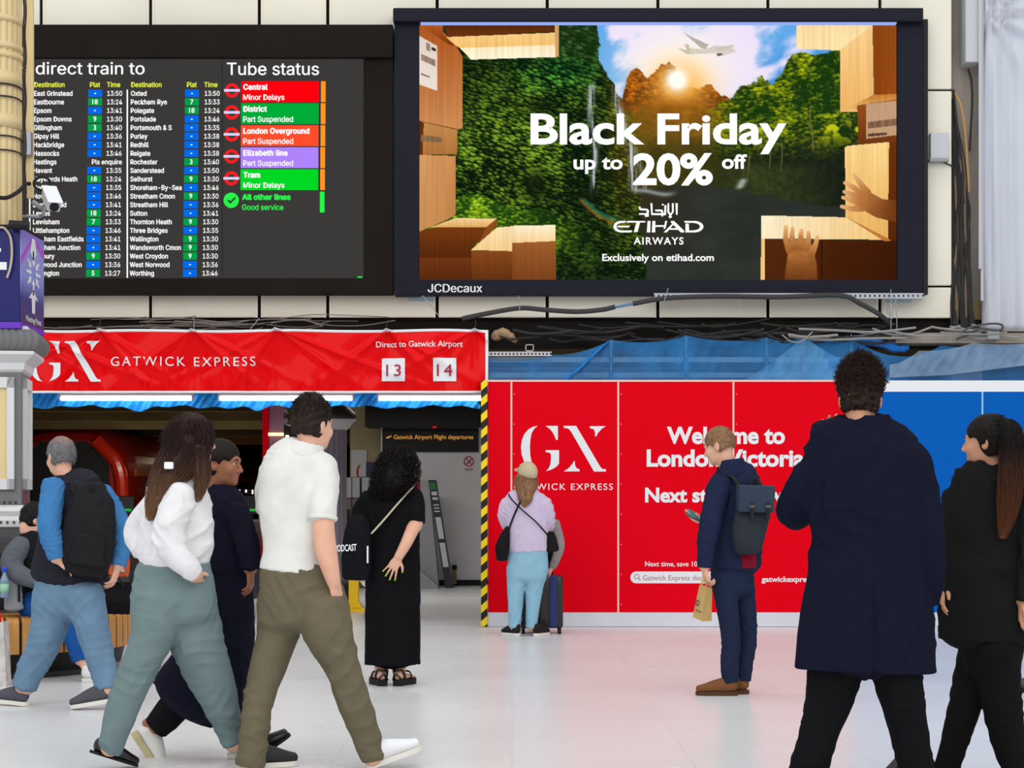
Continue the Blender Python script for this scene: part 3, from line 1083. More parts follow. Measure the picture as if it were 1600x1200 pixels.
    img = mix(img, C3((255, 176, 60)), np.clip(glow * 1.0, 0, 0.85))
    m, c = crowns(xs([(1110, 170), (1140, 150), (1150, 144), (1168, 130), (1190, 122), (1210, 128), (1222, 118), (1232, 90), (1250, 80), (1275, 88), (1300, 80), (1330, 74), (1345, 70)]), 41, 0, (196, 200, 20), (26, 56, 16), 6.5)
    low = sm(190, 290, py + 0.1 * (px - 1150))
    c = mix(c, C3((24, 30, 22)) + 12 * (fbm(8, 45, 3)[..., None] - 0.5), np.clip(low * 1.1, 0, 0.96))
    yl = sm(0.6, 0.72, fbm(20, 47, 3)) * sm(1240, 1300, px) * np.exp(-((py - 195) / 22) ** 2)
    c = mix(c, C3((206, 214, 24)), np.clip(yl * 1.1, 0, 0.9))
    img = mix(img, c, m)
    # haze below the sun, spreading down
    c = mix(C3((150, 92, 22)) * np.ones(px.shape + (1,)), C3((70, 62, 20)), sm(170, 250, py))
    c = c * (0.75 + 0.5 * fbm(16, 51, 4)[..., None])
    img = mix(img, c, np.clip(np.exp(-((px - 1050) / 75) ** 4) * sm(140, 175, py), 0, 0.92))
    # trunks
    for tx, ya, yb, w in ((1270, 190, 236, 1.6), (1203, 215, 270, 1.2), (1221, 215, 270, 1.1), (1268, 160, 200, 1.4), (1330, 175, 205, 1.2), (1170, 235, 285, 1.5)):
        k = np.exp(-((px - tx - 1.5 * np.sin(py * 0.06)) / w) ** 2) * sm(ya, ya + 8, py) * sm(yb, yb - 6, py)
        img = mix(img, C3((120, 112, 62)), np.clip(k * 0.75, 0, 1))
    # grassy bank and dark river
    bank = sm(245, 268, py) * sm(1100, 1160, px)
    img = mix(img, C3((58, 66, 30)) * (0.7 + 0.7 * fbm(7, 55, 3))[..., None], np.clip(bank * 0.7 * sm(1330, 1200, px), 0, 1))
    rt = xs([(900, 330), (960, 296), (1010, 294), (1060, 288), (1120, 290), (1180, 302), (1260, 318), (1400, 330)])
    m = sm(-3, 3, py - rt - rough(12, 61, 3))
    riv = C3((44, 48, 42)) * (0.82 + 0.36 * fbm(26, 63, 4, ax=2.5))[..., None] * np.ones(px.shape + (1,))
    riv = mix(riv, C3((52, 46, 30)), sm(1120, 960, px) * sm(420, 330, py))
    img = mix(img, riv, m)
    k = np.exp(-((px - 1160 - 0.5 * (285 - py)) / 6) ** 2) * sm(276, 282, py) * sm(297, 290, py)
    img = mix(img, C3((190, 196, 190)), np.clip(k * 0.8, 0, 1))
    # the ivy cliff on the left
    edge = np.interp(py, [36, 60, 85, 110, 130, 160, 200, 240, 300, 440], [930, 938, 936, 944, 962, 968, 974, 985, 1000, 1010]) + rough(14, 71, 7)
    m = sm(1.5, -1.5, px - edge)
    d, rv, oy = cells(6.2, 73, 1.45, 0.75, rot=0.32)
    big = fbm(70, 75, 3)
    fine = fbm(9, 177, 3)
    k = np.clip(-0.12 + 0.8 * (1 - d) * (0.35 + rv) - 0.85 * oy + 0.9 * (big - 0.5) + 1.2 * (fine - 0.5), 0, 1) ** 1.3
    shade = np.clip(0.34 + 0.55 * np.exp(-((px - 800) / 150) ** 2 - ((py - 250) / 95) ** 2) + 0.35 * np.exp(-((px - 860) / 60) ** 2 - ((py - 118) / 36) ** 2), 0, 1)
    c = mix(C3((8, 24, 10)) * np.ones(px.shape + (1,)), C3((128, 168, 44)), np.clip(k * shade * 1.35, 0, 1))
    teal = np.exp(-((px - 880) / 70) ** 2 - ((py - 105) / 34) ** 2)
    c = mix(c, c * C3((0.55, 1.0, 1.25)), np.clip(teal, 0, 1))
    dk = np.exp(-((px - 905) / 60) ** 2 - ((py - 55) / 40) ** 2)
    c = mix(c, C3((24, 52, 16)) + 46 * (k * rv)[..., None], np.clip(dk, 0, 0.75))
    ol = sm(930, 975, px)
    c = mix(c, C3((112, 100, 24)) * (0.5 + 0.8 * k)[..., None], ol * sm(430, 200, py) * 0.8)
    hole = np.exp(-((px - 838) / 22) ** 2 - ((py - 290) / 26) ** 2) + 0.8 * np.exp(-((px - 845) / 18) ** 2 - ((py - 165) / 13) ** 2) + 0.7 * np.exp(-((px - 920) / 26) ** 2 - ((py - 300) / 24) ** 2)
    c = mix(c, C3((12, 22, 8)), np.clip(hole, 0, 0.8))
    img = mix(img, c, m)
    # waterfalls
    for cx, ya, yb, w, a in (([(925, 130), (922, 180), (930, 230), (928, 300)], 128, 310, 5, 0.75), ([(962, 132), (968, 175), (985, 230), (992, 300)], 130, 305, 6, 0.8), ([(990, 225), (1000, 260), (1010, 300)], 226, 302, 4, 0.55)):
        xc = np.interp(py, [p[1] for p in cx], [p[0] for p in cx])
        st = vnoise(2.2, 81, ax=1.0, ay=14.0)
        k = np.exp(-((px - xc) / w) ** 2) * sm(ya, ya + 6, py) * sm(yb, yb - 15, py) * np.clip(st * 2 - 0.35, 0, 1)
        img = mix(img, C3((206, 210, 222)), np.clip(k * a * 1.15, 0, 1))
    k = np.exp(-((py - 300 - 3 * np.sin(px * 0.08)) / 3.5) ** 2) * sm(985, 1000, px) * sm(1065, 1040, px)
    img = mix(img, C3((190, 204, 206)), np.clip(k * 0.6, 0, 1))
    # bright bushes in the foreground
    m, c = crowns(xs([(700, 330), (716, 310), (740, 304), (770, 312), (800, 330), (850, 322), (880, 340), (915, 356), (935, 395), (960, 430), (1000, 450)]), 91, 0, (196, 236, 40), (30, 66, 16), 6.0, 8)
    c = mix(c, c * C3((0.42, 0.5, 0.7)), np.clip(sm(780, 930, px) * 0.9, 0, 1))
    c = mix(c, c * C3((0.5, 0.55, 0.9)), np.clip(sm(360, 430, py) * 0.9, 0, 1))
    img = mix(img, c, m)
    # lens-like rainbow arc over the water of the advert
    rr = np.hypot(px - 985, py - 255)
    for o_, cc in ((0, (190, 90, 40)), (3, (110, 150, 60)), (6, (40, 130, 120))):
        k = np.exp(-((rr - 96 + o_) / 2.4) ** 2) * sm(895, 905, px) * sm(1000, 950, px) * sm(305, 315, py)
        img = mix(img, C3(cc), np.clip(k * 0.55, 0, 1))
    # sun
    img = mix(img, C3((255, 255, 246)), np.clip(1.5 * np.exp(-(np.hypot(px - 1058, py - 124) / 17) ** 2), 0, 1))
    # aeroplane
    for P, c in (([(1072, 78), (1078, 74), (1100, 76), (1118, 70), (1135, 71), (1148, 76), (1150, 80), (1130, 86), (1118, 82), (1100, 83), (1078, 84)], (214, 204, 190)),
                 ([(1068, 50), (1074, 53), (1108, 69), (1102, 76), (1096, 74)], (178, 170, 160)), ([(1116, 76), (1130, 71), (1146, 69), (1149, 71), (1138, 76), (1122, 79)], (208, 196, 178)),
                 ([(1070, 68), (1076, 68), (1080, 79), (1074, 80)], (206, 190, 160)), ([(1060, 74), (1066, 75), (1080, 82), (1074, 84)], (196, 184, 170)), ([(1119, 83), (1128, 82), (1130, 85), (1122, 87)], (90, 80, 74))):
        img = mix(img, C3(c), inside(P).astype(float) * 0.9)
    # cardboard boxes framing the view
    grain = vnoise(2.0, 95, ax=1.0, ay=40)
    def board(P, c0, c1=None, d=(0, 1), g=0.1):
        nonlocal img
        m = inside(P).astype(float)
        P = np.array(P, float)
        pr = px * d[0] + py * d[1]
        q = P @ np.array(d, float)
        t = np.clip((pr - q.min()) / max(1e-6, q.max() - q.min()), 0, 1)
        c = mix(C3(c0) * np.ones(px.shape + (1,)), C3(c1 or c0), t) * (1 - g / 2 + g * grain)[..., None]
        img = mix(img, c, m)
    board([(655, 36), (694, 50), (712, 70), (723, 88), (723, 199), (716, 201), (655, 188)], (172, 84, 30), (206, 140, 86))
    board([(655, 36), (692, 36), (692, 52), (712, 72), (700, 68), (660, 40)], (180, 92, 34), (120, 50, 14))
    board([(655, 188), (716, 201), (714, 206), (655, 194)], (70, 32, 12))
    board([(655, 55), (683, 71), (683, 141), (655, 131)], (226, 208, 196), (238, 224, 214), g=0.02)
    for P in ([(658, 83), (680, 93), (680, 103), (658, 93)], [(666, 65), (672, 68), (672, 80), (666, 77)]): board(P, (150, 128, 116), g=0.3)
    board([(674, 72), (681, 75), (681, 80), (674, 77)], (70, 44, 48))
    board([(658, 113), (671, 118), (671, 121), (658, 116)], (140, 118, 106), g=0.2)
    board([(660, 190), (715, 202), (714, 240), (655, 241), (655, 196)], (196, 138, 78), (172, 112, 56))
    board([(655, 190), (662, 191), (660, 241), (655, 241)], (92, 46, 16))
    board([(658, 210), (690, 214), (690, 222), (658, 220)], (130, 102, 72), g=0.25)
    board([(655, 241), (712, 243), (712, 334), (700, 342), (655, 361)], (212, 152, 94), (196, 132, 76), d=(1, 0.3))
    board([(692, 36), (872, 36), (872, 48), (700, 57)], (84, 38, 10), (110, 54, 18))
    board([(697, 57), (868, 50), (868, 70), (722, 76), (712, 70)], (250, 206, 132), (244, 190, 110))
    board([(718, 74), (867, 69), (872, 88), (736, 92)], (255, 232, 188), (255, 244, 214))
    board([(867, 36), (873, 36), (873, 88), (868, 88)], (206, 160, 104))
    board([(655, 361), (700, 350), (770, 350), (776, 352), (750, 374), (736, 390), (736, 404), (655, 402)], (122, 60, 18), (84, 38, 12))
    board([(674, 354), (712, 340), (776, 341), (762, 354)], (250, 214, 152), (226, 172, 100))
    board([(760, 354), (776, 341), (777, 350), (758, 372), (748, 380)], (140, 74, 26))
    board([(655, 402), (736, 402), (736, 440), (655, 440)], (112, 54, 20), (86, 40, 16))
    board([(736, 391), (800, 391), (800, 440), (736, 440)], (136, 72, 30), (96, 48, 18))
    board([(736, 390), (776, 355), (810, 352), (804, 392)], (252, 226, 176), (246, 206, 142))
    board([(804, 352), (868, 351), (868, 376), (804, 380)], (255, 240, 206), (246, 208, 146))
    board([(800, 379), (868, 376), (869, 440), (800, 440)], (158, 92, 44), (120, 64, 28))
    board([(1245, 36), (1370, 36), (1316, 78), (1245, 75)], (250, 220, 164), (255, 226, 166))
    board([(1314, 76), (1368, 36), (1368, 146), (1314, 175)], (250, 208, 142), (236, 178, 100))
    board([(1364, 36), (1403, 36), (1403, 146), (1366, 148)], (138, 66, 16), (150, 74, 22), d=(1, 0))
    board([(1314, 174), (1366, 147), (1403, 146), (1403, 160), (1346, 162), (1342, 174)], (196, 120, 50), (240, 190, 116))
    board([(1340, 164), (1403, 154), (1403, 222), (1342, 224)], (150, 82, 30), (112, 54, 18))
    board([(1354, 162), (1403, 156), (1403, 210), (1354, 216)], (196, 156, 122), g=0.04)
    board([(1357, 190), (1403, 184), (1403, 195), (1357, 200)], (132, 96, 72), g=0.4)
    board([(1357, 208), (1387, 206), (1387, 210), (1357, 213)], (96, 66, 50), g=0.4)
    board([(1321, 230), (1325, 227), (1392, 221), (1392, 376), (1322, 340)], (252, 214, 140), (232, 176, 96))
    board([(1390, 221), (1403, 220), (1403, 376), (1388, 376)], (110, 50, 12), (84, 36, 8))
    board([(1190, 336), (1322, 339), (1385, 374), (1190, 372)], (255, 240, 206), (240, 196, 120), d=(1, 0.4))
    board([(1322, 338), (1392, 374), (1392, 378), (1384, 377)], (190, 120, 52))
    board([(1190, 372), (1195, 372), (1195, 438), (1189, 438)], (246, 200, 130))
    board([(1195, 373), (1403, 376), (1403, 440), (1195, 440)], (84, 40, 14), (56, 22, 6), d=(1, 0.6))
    board([(1284, 375), (1286, 375), (1286, 440), (1284, 440)], (44, 20, 8))
    # the two hands on the boxes
    def limb(P, w, c0, c1):
        nonlocal img
        best = np.full(px.shape, 99.0); tt = np.zeros(px.shape)
        P = np.array(P, float); n = len(P) - 1
        for k in range(n):
            a, b = P[k], P[k + 1]; ab = b - a
            t = np.clip(((px - a[0]) * ab[0] + (py - a[1]) * ab[1]) / (ab @ ab), 0, 1)
            ww = w[k] + (w[k + 1] - w[k]) * t
            dd = np.hypot(px - a[0] - ab[0] * t, py - a[1] - ab[1] * t) - ww
            mm = dd < best
            best = np.where(mm, dd, best); tt = np.where(mm, (k + t) / n, tt)
        img = mix(img, mix(C3(c0) * np.ones(px.shape + (1,)), C3(c1), tt) * (0.94 + 0.12 * fbm(10, 97, 3))[..., None], sm(0.6, -0.6, best))
    sk, sd = (206, 144, 82), (112, 58, 20)
    limb([(1403, 330), (1375, 325), (1352, 312)], [17, 15, 15], (104, 52, 18), (176, 112, 56))
    for P in ([(1356, 300), (1345, 286), (1335, 272)], [(1350, 306), (1336, 293), (1321, 285)], [(1347, 311), (1332, 303), (1320, 299)], [(1345, 317), (1330, 311), (1318, 308)], [(1348, 324), (1331, 326), (1316, 322)]):
        limb(P, [6, 4.2, 2.8], (178, 112, 56), (232, 178, 120))
    limb([(1252, 440), (1253, 415), (1252, 392)], [26, 24, 20], (104, 54, 20), (178, 112, 56))
    for P in ([(1234, 390), (1228, 372), (1229, 354)], [(1243, 386), (1238, 370), (1239, 356)], [(1252, 386), (1252, 370), (1253, 360)], [(1260, 388), (1264, 374), (1264, 363)], [(1268, 398), (1274, 384), (1278, 370)]):
        limb(P, [6, 4.3, 3.0], (160, 98, 46), (230, 172, 110))
    return s2l(np.clip(img, 0, 255)).astype(np.float32)

t = thing('billboard', (X_(1030, YA), YA + 0.2, Z_(462, YA)), 'huge framed advertising screen with forest waterfall and cardboard boxes', 'billboard')
mb = MB()
mb.boxpx(614, 12, 1443, 33.5, YA - 0.12, 0.28, 0.012)
mb.boxpx(616, 30, 655, 462, YA - 0.02, 0.18, 0.01)
mb.boxpx(1402, 30, 1443, 460, YA - 0.02, 0.18, 0.01)
mb.boxpx(653, 437, 1404, 461, YA - 0.02, 0.18, 0.008)
mb.build('frame', M['frame'], t)
MB().boxpx(1443, 30, 1450, 460, YA + 0.02, 0.14).build('edge_trim', M['black'], t)
MB().boxpx(657, 33.8, 1401, 36.6, YA - 0.09, 0.08).build('led_strip', emat('led_strip_blue', (150, 176, 244)), t)
gw, gh = 830, 448
x0, y0, x1, y1 = 654.5, 36.0, 1402.5, 437.5
colr = paint_ad(gw, gh, x0, y0, x1, y1).reshape(-1, 3)
gx_, gy_ = np.meshgrid(np.linspace(x0, x1, gw), np.linspace(y0, y1, gh))
Vg = np.stack([(gx_ - 800) * YA / FPX, np.full_like(gx_, YA + 0.03), EYE + (HOR - gy_) * YA / FPX], -1).reshape(-1, 3)
ii, jj = np.meshgrid(np.arange(gh - 1), np.arange(gw - 1), indexing='ij')
q = (ii * gw + jj).ravel()
Fg = np.stack([q, q + gw, q + gw + 1, q + 1], -1)
scr = obj('screen', Vg, Fg, vmat('advert_picture', emit=True), t, colors=colr)
YW = YA + 0.024
lt = Letters()
lt.text('Black Friday', 829, 224, 45, YW, 1229, 0.026, 1.0)
lt.text('up to', 896, 264, 21, YW, 973, 0.026)
lt.text('20%', 989, 287, 45, YW, 1114, 0.034)
lt.text('off', 1128, 263, 21, YW, 1167, 0.026)
lt.text('AIRWAYS', 990, 381.8, 10.8, YW, 1068, 0.02, 1.2)
lt.text('Exclusively on etihad.com', 941, 407.5, 10.4, YW, 1115.5, 0.022)
z = lambda P: [(930 + a / 8.0, 310 + b / 8.0) for a, b in P]
for P in ([(400,282),(620,282),(632,300),(560,302),(530,420),(482,420),(515,302),(385,302)],
          [(655,282),(690,282),(688,425),(645,425)], [(715,282),(752,282),(750,425),(708,425)], [(745,335),(870,335),(870,356),(745,356)], [(875,282),(900,282),(880,370),(855,390)],
          [(855,425),(960,320),(985,318),(895,425)], [(950,282),(985,282),(1112,405),(1112,425),(1070,425),(945,300)], [(930,372),(1055,372),(1075,392),(910,392)],
          [(1112,282),(1235,282),(1240,305),(1120,305)], [(1128,315),(1170,315),(1175,425),(1128,425)], [(1150,402),(1240,400),(1245,425),(1150,425)]):
    lt.polypx(z(P), YW)
def arc(cx, cy, rx, ry, w, a0, a1, n=16):
    A = np.radians(np.linspace(a0, a1, n))
    for p, q in zip(A[:-1], A[1:]):
        lt.polypx(z([(cx + rx * math.cos(p), cy + ry * math.sin(p)), (cx + rx * math.cos(q), cy + ry * math.sin(q)), (cx + (rx - w) * math.cos(q), cy + (ry - w * 0.62) * math.sin(q)), (cx + (rx - w) * math.cos(p), cy + (ry - w * 0.62) * math.sin(p))]), YW)
arc(1235, 353, 118, 72, 44, -90, 90)
arc(330, 353, 102, 72, 40, 90, 270)
for P in ([(330,282),(385,282),(372,304),(330,304)], [(280,342),(432,342),(425,362),(280,362)], [(330,402),(465,400),(450,425),(330,425)],
          # arabic wordmark in straight strokes
          [(1003,60),(1032,60),(1030,205),(1010,205)], [(958,60),(982,60),(982,170),(948,215),(930,215),(900,170),(905,60),(925,60),(925,165),(940,190),(960,165)],
          [(915,228),(938,205),(962,228),(938,252)], [(865,85),(890,85),(885,210),(700,208),(690,60),(715,60),(718,185),(862,185)],
          [(750,140),(838,140),(850,165),(850,225),(828,225),(826,165),(750,160)], [(832,70),(858,70),(856,88),(832,88)],
          [(545,100),(565,100),(570,125),(650,130),(672,150),(668,228),(625,232),(615,205),(548,205),(548,185),(640,185),(645,152),(570,148),(548,140)]):
    lt.polypx(z(P), YW)
lt.build('advert_lettering', M['glow_white'], scr)
MB_l = Letters()
for k in range(3): MB_l.text('JCDecaux', 668.2 + 0.4 * k, 456.6, 12.8, YA - 0.0235 - 0.0006 * k, 752.8 + 0.4 * k, 0.0, sans=True)
MB_l.build('maker_lettering', M['white'], t)
# ------------------------------------------------------------------ stone column, sign box and camera on the left
M['col_cream'] = mat('cream_column_paint', (226, 202, 152), 0.55, 0.3, var=0.05, vscale=3)
M['col_grey'] = mat('grey_column_paint', (112, 112, 114), 0.5, 0.35)
M['col_white'] = mat('white_column_paint', (216, 216, 218), 0.45, 0.35)
M['col_dark'] = mat('dark_grey_column_paint', (58, 58, 60), 0.5, 0.35)
M['maroon'] = mat('maroon_paint', (120, 70, 80), 0.5, 0.3)
CY = 15.15
CXc = X_(-25, CY)
t = thing('station_column', (CXc, CY, 0), 'cream fluted station column on a grey panelled pedestal at the left edge', 'column')
def sq(hw, rot):
    def fn(off):
        h = hw + off
        c = h * 0.1
        P = [(h, -h), (h, h), (-h, h), (-h, -h)]
        return [(CXc + x * math.cos(rot) - y * math.sin(rot), CY + x * math.sin(rot) + y * math.cos(rot)) for x, y in P]
    return fn
rot = math.radians(8.0)
HW = 0.315
zt, z0 = Z_(583, CY), Z_(792, CY)
MB().sweep_poly(sq(HW, rot), [(0, 0), (0, z0), (0, zt)]).build('pedestal', M['col_grey'], t)
mb = MB()
mb.sweep_poly(sq(HW, rot), [(0.20, 0), (0.20, 0.42), (0.14, 0.47), (0.14, Z_(868, CY)), (0.16, Z_(862, CY)), (0.16, Z_(845, CY)), (0.10, Z_(838, CY))])
mb.build('plinth', M['col_dark'], t)
mb = MB()
mb.sweep_poly(sq(HW, rot), [(0.03, z0 - 0.32), (0.09, z0 - 0.30), (0.11, z0 - 0.24), (0.09, z0 - 0.17), (0.06, z0 - 0.15)])
mb.build('base_roll', M['col_dark'], t)
mb = MB()
mb.sweep_poly(sq(HW, rot), [(0.05, z0 - 0.15), (0.06, z0 - 0.10), (0.05, z0 - 0.07), (0.07, z0 - 0.03), (0.045, z0), (0.01, z0 + 0.015)])
mb.build('base_moulding', M['col_white'], t)
mb = MB()
for i in range(14):
    for j, (zz) in enumerate((z0 + 0.035, z0 - 0.115)):
        w = 0.59 if j == 0 else 0.68
        u = -w / 2 + w * (i + 0.5) / 14
        p = Vector((u, -(HW + (0.008 if j == 0 else 0.06)), 0))
        p.rotate(Matrix.Rotation(rot, 3, 'Z'))
        mb.add(*(lambda b: (b.v, b.f))(MB().bbox((CXc + p.x - 0.008, CY + p.y - 0.008, zz - 0.01), (CXc + p.x + 0.008, CY + p.y + 0.008, zz + 0.01), 0.005)))
mb.build('bead_row', M['col_dark'], t)
# raised panels on the pedestal faces
def face_rect(u0, u1, za, zb, out, th, face):
    """panel on the front (0) or right (1) face of the pedestal, u from -1..1"""
    Rm = Matrix.Rotation(rot + (0 if face == 0 else math.pi / 2), 3, 'Z')
    P = []
    for u, z in ((u0, za), (u1, za), (u1, zb), (u0, zb)):
        p = Rm @ Vector((u * HW, -(HW + out), 0))
        P.append(Vector((CXc + p.x, CY + p.y, z)))
    d = Rm @ Vector((0, -th, 0))
    return P, -d
pz0, pz1 = Z_(765, CY), Z_(593, CY)
frm, pan, mar = MB(), MB(), MB()
for face, ue in ((0, 0.84), (1, 0.70)):
    for (u0, u1, a, b) in ((-ue, -ue + 0.17, pz0, pz1), (ue - 0.17, ue, pz0, pz1), (-ue, ue, pz0, pz0 + 0.08), (-ue, ue, pz1 - 0.08, pz1)):
        P, d = face_rect(u0, u1, a, b, 0.03, 0.03, face); frm.prism(P, d)
    P, d = face_rect(-ue + 0.15, ue - 0.15, pz0 + 0.06, pz1 - 0.06, 0.008, 0.008, face); (pan if face == 0 else frm).prism(P, d)
    P, d = face_rect(-ue, ue, pz0 - 0.13, pz0 - 0.02, 0.006, 0.006, 1); 
    if face == 1: mar.prism(P, d)
frm.build('panel_frame', M['col_white'], t)
pan.build('panel_field', M['col_cream'], t)
mar.build('painted_band', M['maroon'], t)
# cap with its leafy roll
zc0 = Z_(585, CY)
mb = MB().sweep_poly(sq(HW, rot), [(0.0, zc0), (0.02, zc0 + 0.02), (0.03, zc0 + 0.07), (0.10, zc0 + 0.13), (0.10, zc0 + 0.155)])
mb.build('cap_moulding', M['col_white'], t)
mb = MB()
prof = []
for k in range(13):
    a = -0.5 * math.pi + math.pi * 0.86 * k / 12
    prof.append((0.045 + 0.085 * math.cos(a), zc0 + 0.235 + 0.088 * math.sin(a)))
fo = sq(HW, rot)
V, F = [], []
nseg = 34
ringn = nseg * 4
for off, z in prof:
    P = fo(off)
    for s in range(4):
        a, b = P[s], P[(s + 1) % 4]
        for i in range(nseg):
            f = i / nseg
            lf = 0.5 + 0.5 * math.cos(f * nseg * math.pi)
            g = 0.012 * lf
            q = fo(off + g)
            aa, bb2 = q[s], q[(s + 1) % 4]
            V.append((aa[0] + (bb2[0] - aa[0]) * f, aa[1] + (bb2[1] - aa[1]) * f, z + (0.006 * lf)))
for i in range(len(prof) - 1):
    for k in range(ringn):
        F.append((i * ringn + k, i * ringn + (k + 1) % ringn, (i + 1) * ringn + (k + 1) % ringn, (i + 1) * ringn + k))
F.append(tuple(range(ringn))[::-1]); F.append(tuple((len(prof) - 1) * ringn + k for k in range(ringn)))
obj('leaf_roll', V, F, M['col_grey'], t)
zc1 = zc0 + 0.31
mb = MB().sweep_poly(sq(HW, rot), [(0.02, zc1 - 0.02), (0.06, zc1 + 0.01), (0.05, zc1 + 0.035), (-0.02, zc1 + 0.05)])
mb.build('cap_top', M['col_white'], t)
# fluted shaft
SR = X_(33, CY) - CXc
V, F = [], []
nf = 30
ns = nf * 8
zs = [zc1 + 0.03, 3.6, 3.75, 3.76, 3.8, 3.81, 4.05, 7.5]
for z in zs:
    for k in range(ns):
        a = 2 * math.pi * k / ns
        fl = abs(math.sin(a * nf / 2)) ** 0.5
        r = SR - 0.016 + 0.016 * fl
        V.append((CXc + r * math.cos(a), CY + r * math.sin(a), z))
for i in range(len(zs) - 1):
    for k in range(ns):
        F.append((i * ns + k, i * ns + (k + 1) % ns, (i + 1) * ns + (k + 1) % ns, (i + 1) * ns + k))
obj('shaft', V, F, M['col_cream'], t, smooth=True)
mb = MB()
for y in (36, 78, 92, 128, 194):
    z = Z_(y, CY); h = 0.02 if y in (36, 78, 92) else 0.05
    mb.lathe((CXc, CY), [(SR - 0.02, z - h), (SR + 0.012, z - h), (SR + 0.012, z + h), (SR - 0.02, z + h)], 40)
mb.build('shaft_ring', M['col_cream'], t, True)
# strip casing beside the shaft, its wires and fixings
t2 = thing('cable_casing', at(44, 310, 15.25), 'flat cream cable casing running up beside the fluted column', 'casing')
MB().boxpx(39, -150, 51, 309, 15.2, 0.05, 0.004).build('casing_body', M['col_cream'], t2)
MB().boxpx(36, 205, 48, 242, 15.12, 0.08, 0.006).build('clip_box', M['steel'], t2)
mb = MB()
for y in (141, 160, 221, 243):
    mb.tube([(CXc + (SR + 0.012) * math.cos(a), CY + (SR + 0.012) * math.sin(a), Z_(y + 2 * math.sin(a * 3), CY)) for a in np.linspace(-2.4, 0.35, 22)], 0.007, 5)
o = mb.build('tie_wire', M['cable']); tag(o, 'thin wires strapped round the fluted column shaft', 'wire')
mb = MB()
P = [at(37 + 1.0 * math.sin(y * 0.09), y, 15.0) for y in range(-120, 345, 12)]
mb.tube(P, 0.008, 6)
mb.tube([p + Vector((0.012, 0.01, 0)) for p in P], 0.006, 6)
o = mb.build('riser_cable', M['cable']); tag(o, 'dark cables running up between the fluted column and its casing', 'cable')
# security camera
t = thing('security_camera', at(62, 335, 15.1), 'white security camera on a bracket in front of the departure board', 'camera')
c0 = at(80, 312, 14.95)
ax = (at(88, 330, 14.75) - at(72, 292, 15.05)).normalized()
mb = MB()
Rm = ax.to_track_quat('Y', 'Z').to_matrix()
mb.bbox((c0.x - 0.05, c0.y - 0.12, c0.z - 0.045), (c0.x + 0.05, c0.y + 0.12, c0.z + 0.045), 0.012, 2, Rm, c0)
mb.build('camera_body', M['lgrey'], t)
mb = MB().bbox((c0.x - 0.058, c0.y - 0.13, c0.z + 0.047), (c0.x + 0.058, c0.y + 0.15, c0.z + 0.056), 0.004, 1, Rm, c0)
mb.build('sunshield', M['white'], t)
mb = MB().tube([c0 + ax * 0.118, c0 + ax * 0.128], 0.036, 16)
mb.build('lens', M['black'], t)
mb = MB().tube([at(36, 338, 15.05), at(62, 338, 15.05), at(68, 335, 15.03), at(70, 322, 15.0), c0], 0.014, 8)
mb.tube([at(52, 316, 15.1), at(66, 326, 15.05), at(74, 318, 15.0)], 0.02, 8)
mb.build('bracket', M['steel'], t)
ringp = [at(66 + 13 * math.cos(a), 287 + 10.5 * math.sin(a), 15.05) for a in np.linspace(0.2, 2 * math.pi + 0.1, 26)]
o = MB().tube(ringp, 0.011, 6).build('cable_loop', M['rubber'], t)
mb = MB().tube(spline([at(-12, 307, 14.55), at(10, 309, 14.6), at(28, 300, 14.8), at(40, 288, 15.1), at(47, 287, 15.15)], 6), [0.016] * 25, 7)
o = mb.build('sagging_cable', M['rubber']); tag(o, 'black cable sagging across the fluted column above the meeting point sign', 'cable')
# meeting point sign box
SY = 14.78
t = thing('sign_box', (X_(-30, SY), SY, Z_(510, SY)), 'navy and purple meeting point sign box fixed round the column', 'sign')
def sign_side():
    m = mat('purple_gradient_print', (120, 110, 220), 0.3, 0.4)
    nt = m.node_tree; b = nt.nodes['Principled BSDF']
    tc = nt.nodes.new('ShaderNodeTexCoord')
    sp = nt.nodes.new('ShaderNodeSeparateXYZ'); nt.links.new(tc.outputs['Object'], sp.inputs[0])
    mr = nt.nodes.new('ShaderNodeMapRange'); mr.inputs['From Min'].default_value = 0.0; mr.inputs['From Max'].default_value = 0.72
    nt.links.new(sp.outputs[2], mr.inputs[0])
    cr = nt.nodes.new('ShaderNodeValToRGB')
    e = cr.color_ramp.elements
    e[0].position = 0.0; e[0].color = tuple(s2l((24, 20, 96))) + (1,)
    e[1].position = 1.0; e[1].color = tuple(s2l((150, 130, 226))) + (1,)
    for p, c in ((0.3, (36, 36, 130)), (0.55, (150, 160, 232)), (0.8, (168, 168, 240))):
        k = e.new(p); k.color = tuple(s2l(c)) + (1,)
    nt.links.new(mr.outputs[0], cr.inputs[0]); nt.links.new(cr.outputs[0], b.inputs['Base Color'])
    return m
M['navy'] = mat('navy_print', (8, 14, 96), 0.3, 0.4)
xr = X_(31, SY); zt_, zb_ = Z_(357, SY), Z_(503, SY)
MB().bbox((xr - 0.78, SY, zb_), (xr, SY + 0.74, zt_), 0.004, 1).build('box_body', M['navy'], t)
MB().box((xr + 0.001, SY + 0.006, zb_), (xr + 0.006, SY + 0.735, zt_)).build('side_print', sign_side(), t)
MB().bbox((xr - 0.79, SY - 0.006, zb_ - 0.05), (xr + 0.008, SY + 0.746, zb_ - 0.0), 0.003, 1).build('base_band', mat('purple_band', (104, 50, 190), 0.4, 0.3), t)
MB().bbox((xr - 0.8, SY - 0.004, zt_), (xr + 0.004, SY + 0.745, zt_ + 0.03), 0.003, 1).build('top_band', M['black'], t)
mb = Letters()
xs_ = xr + 0.009
def sp2(u, v):      # u 0..1 along the side face, v 0..1 up
    return (xs_, SY + 0.74 * u, zb_ + (zt_ - zb_) * v)
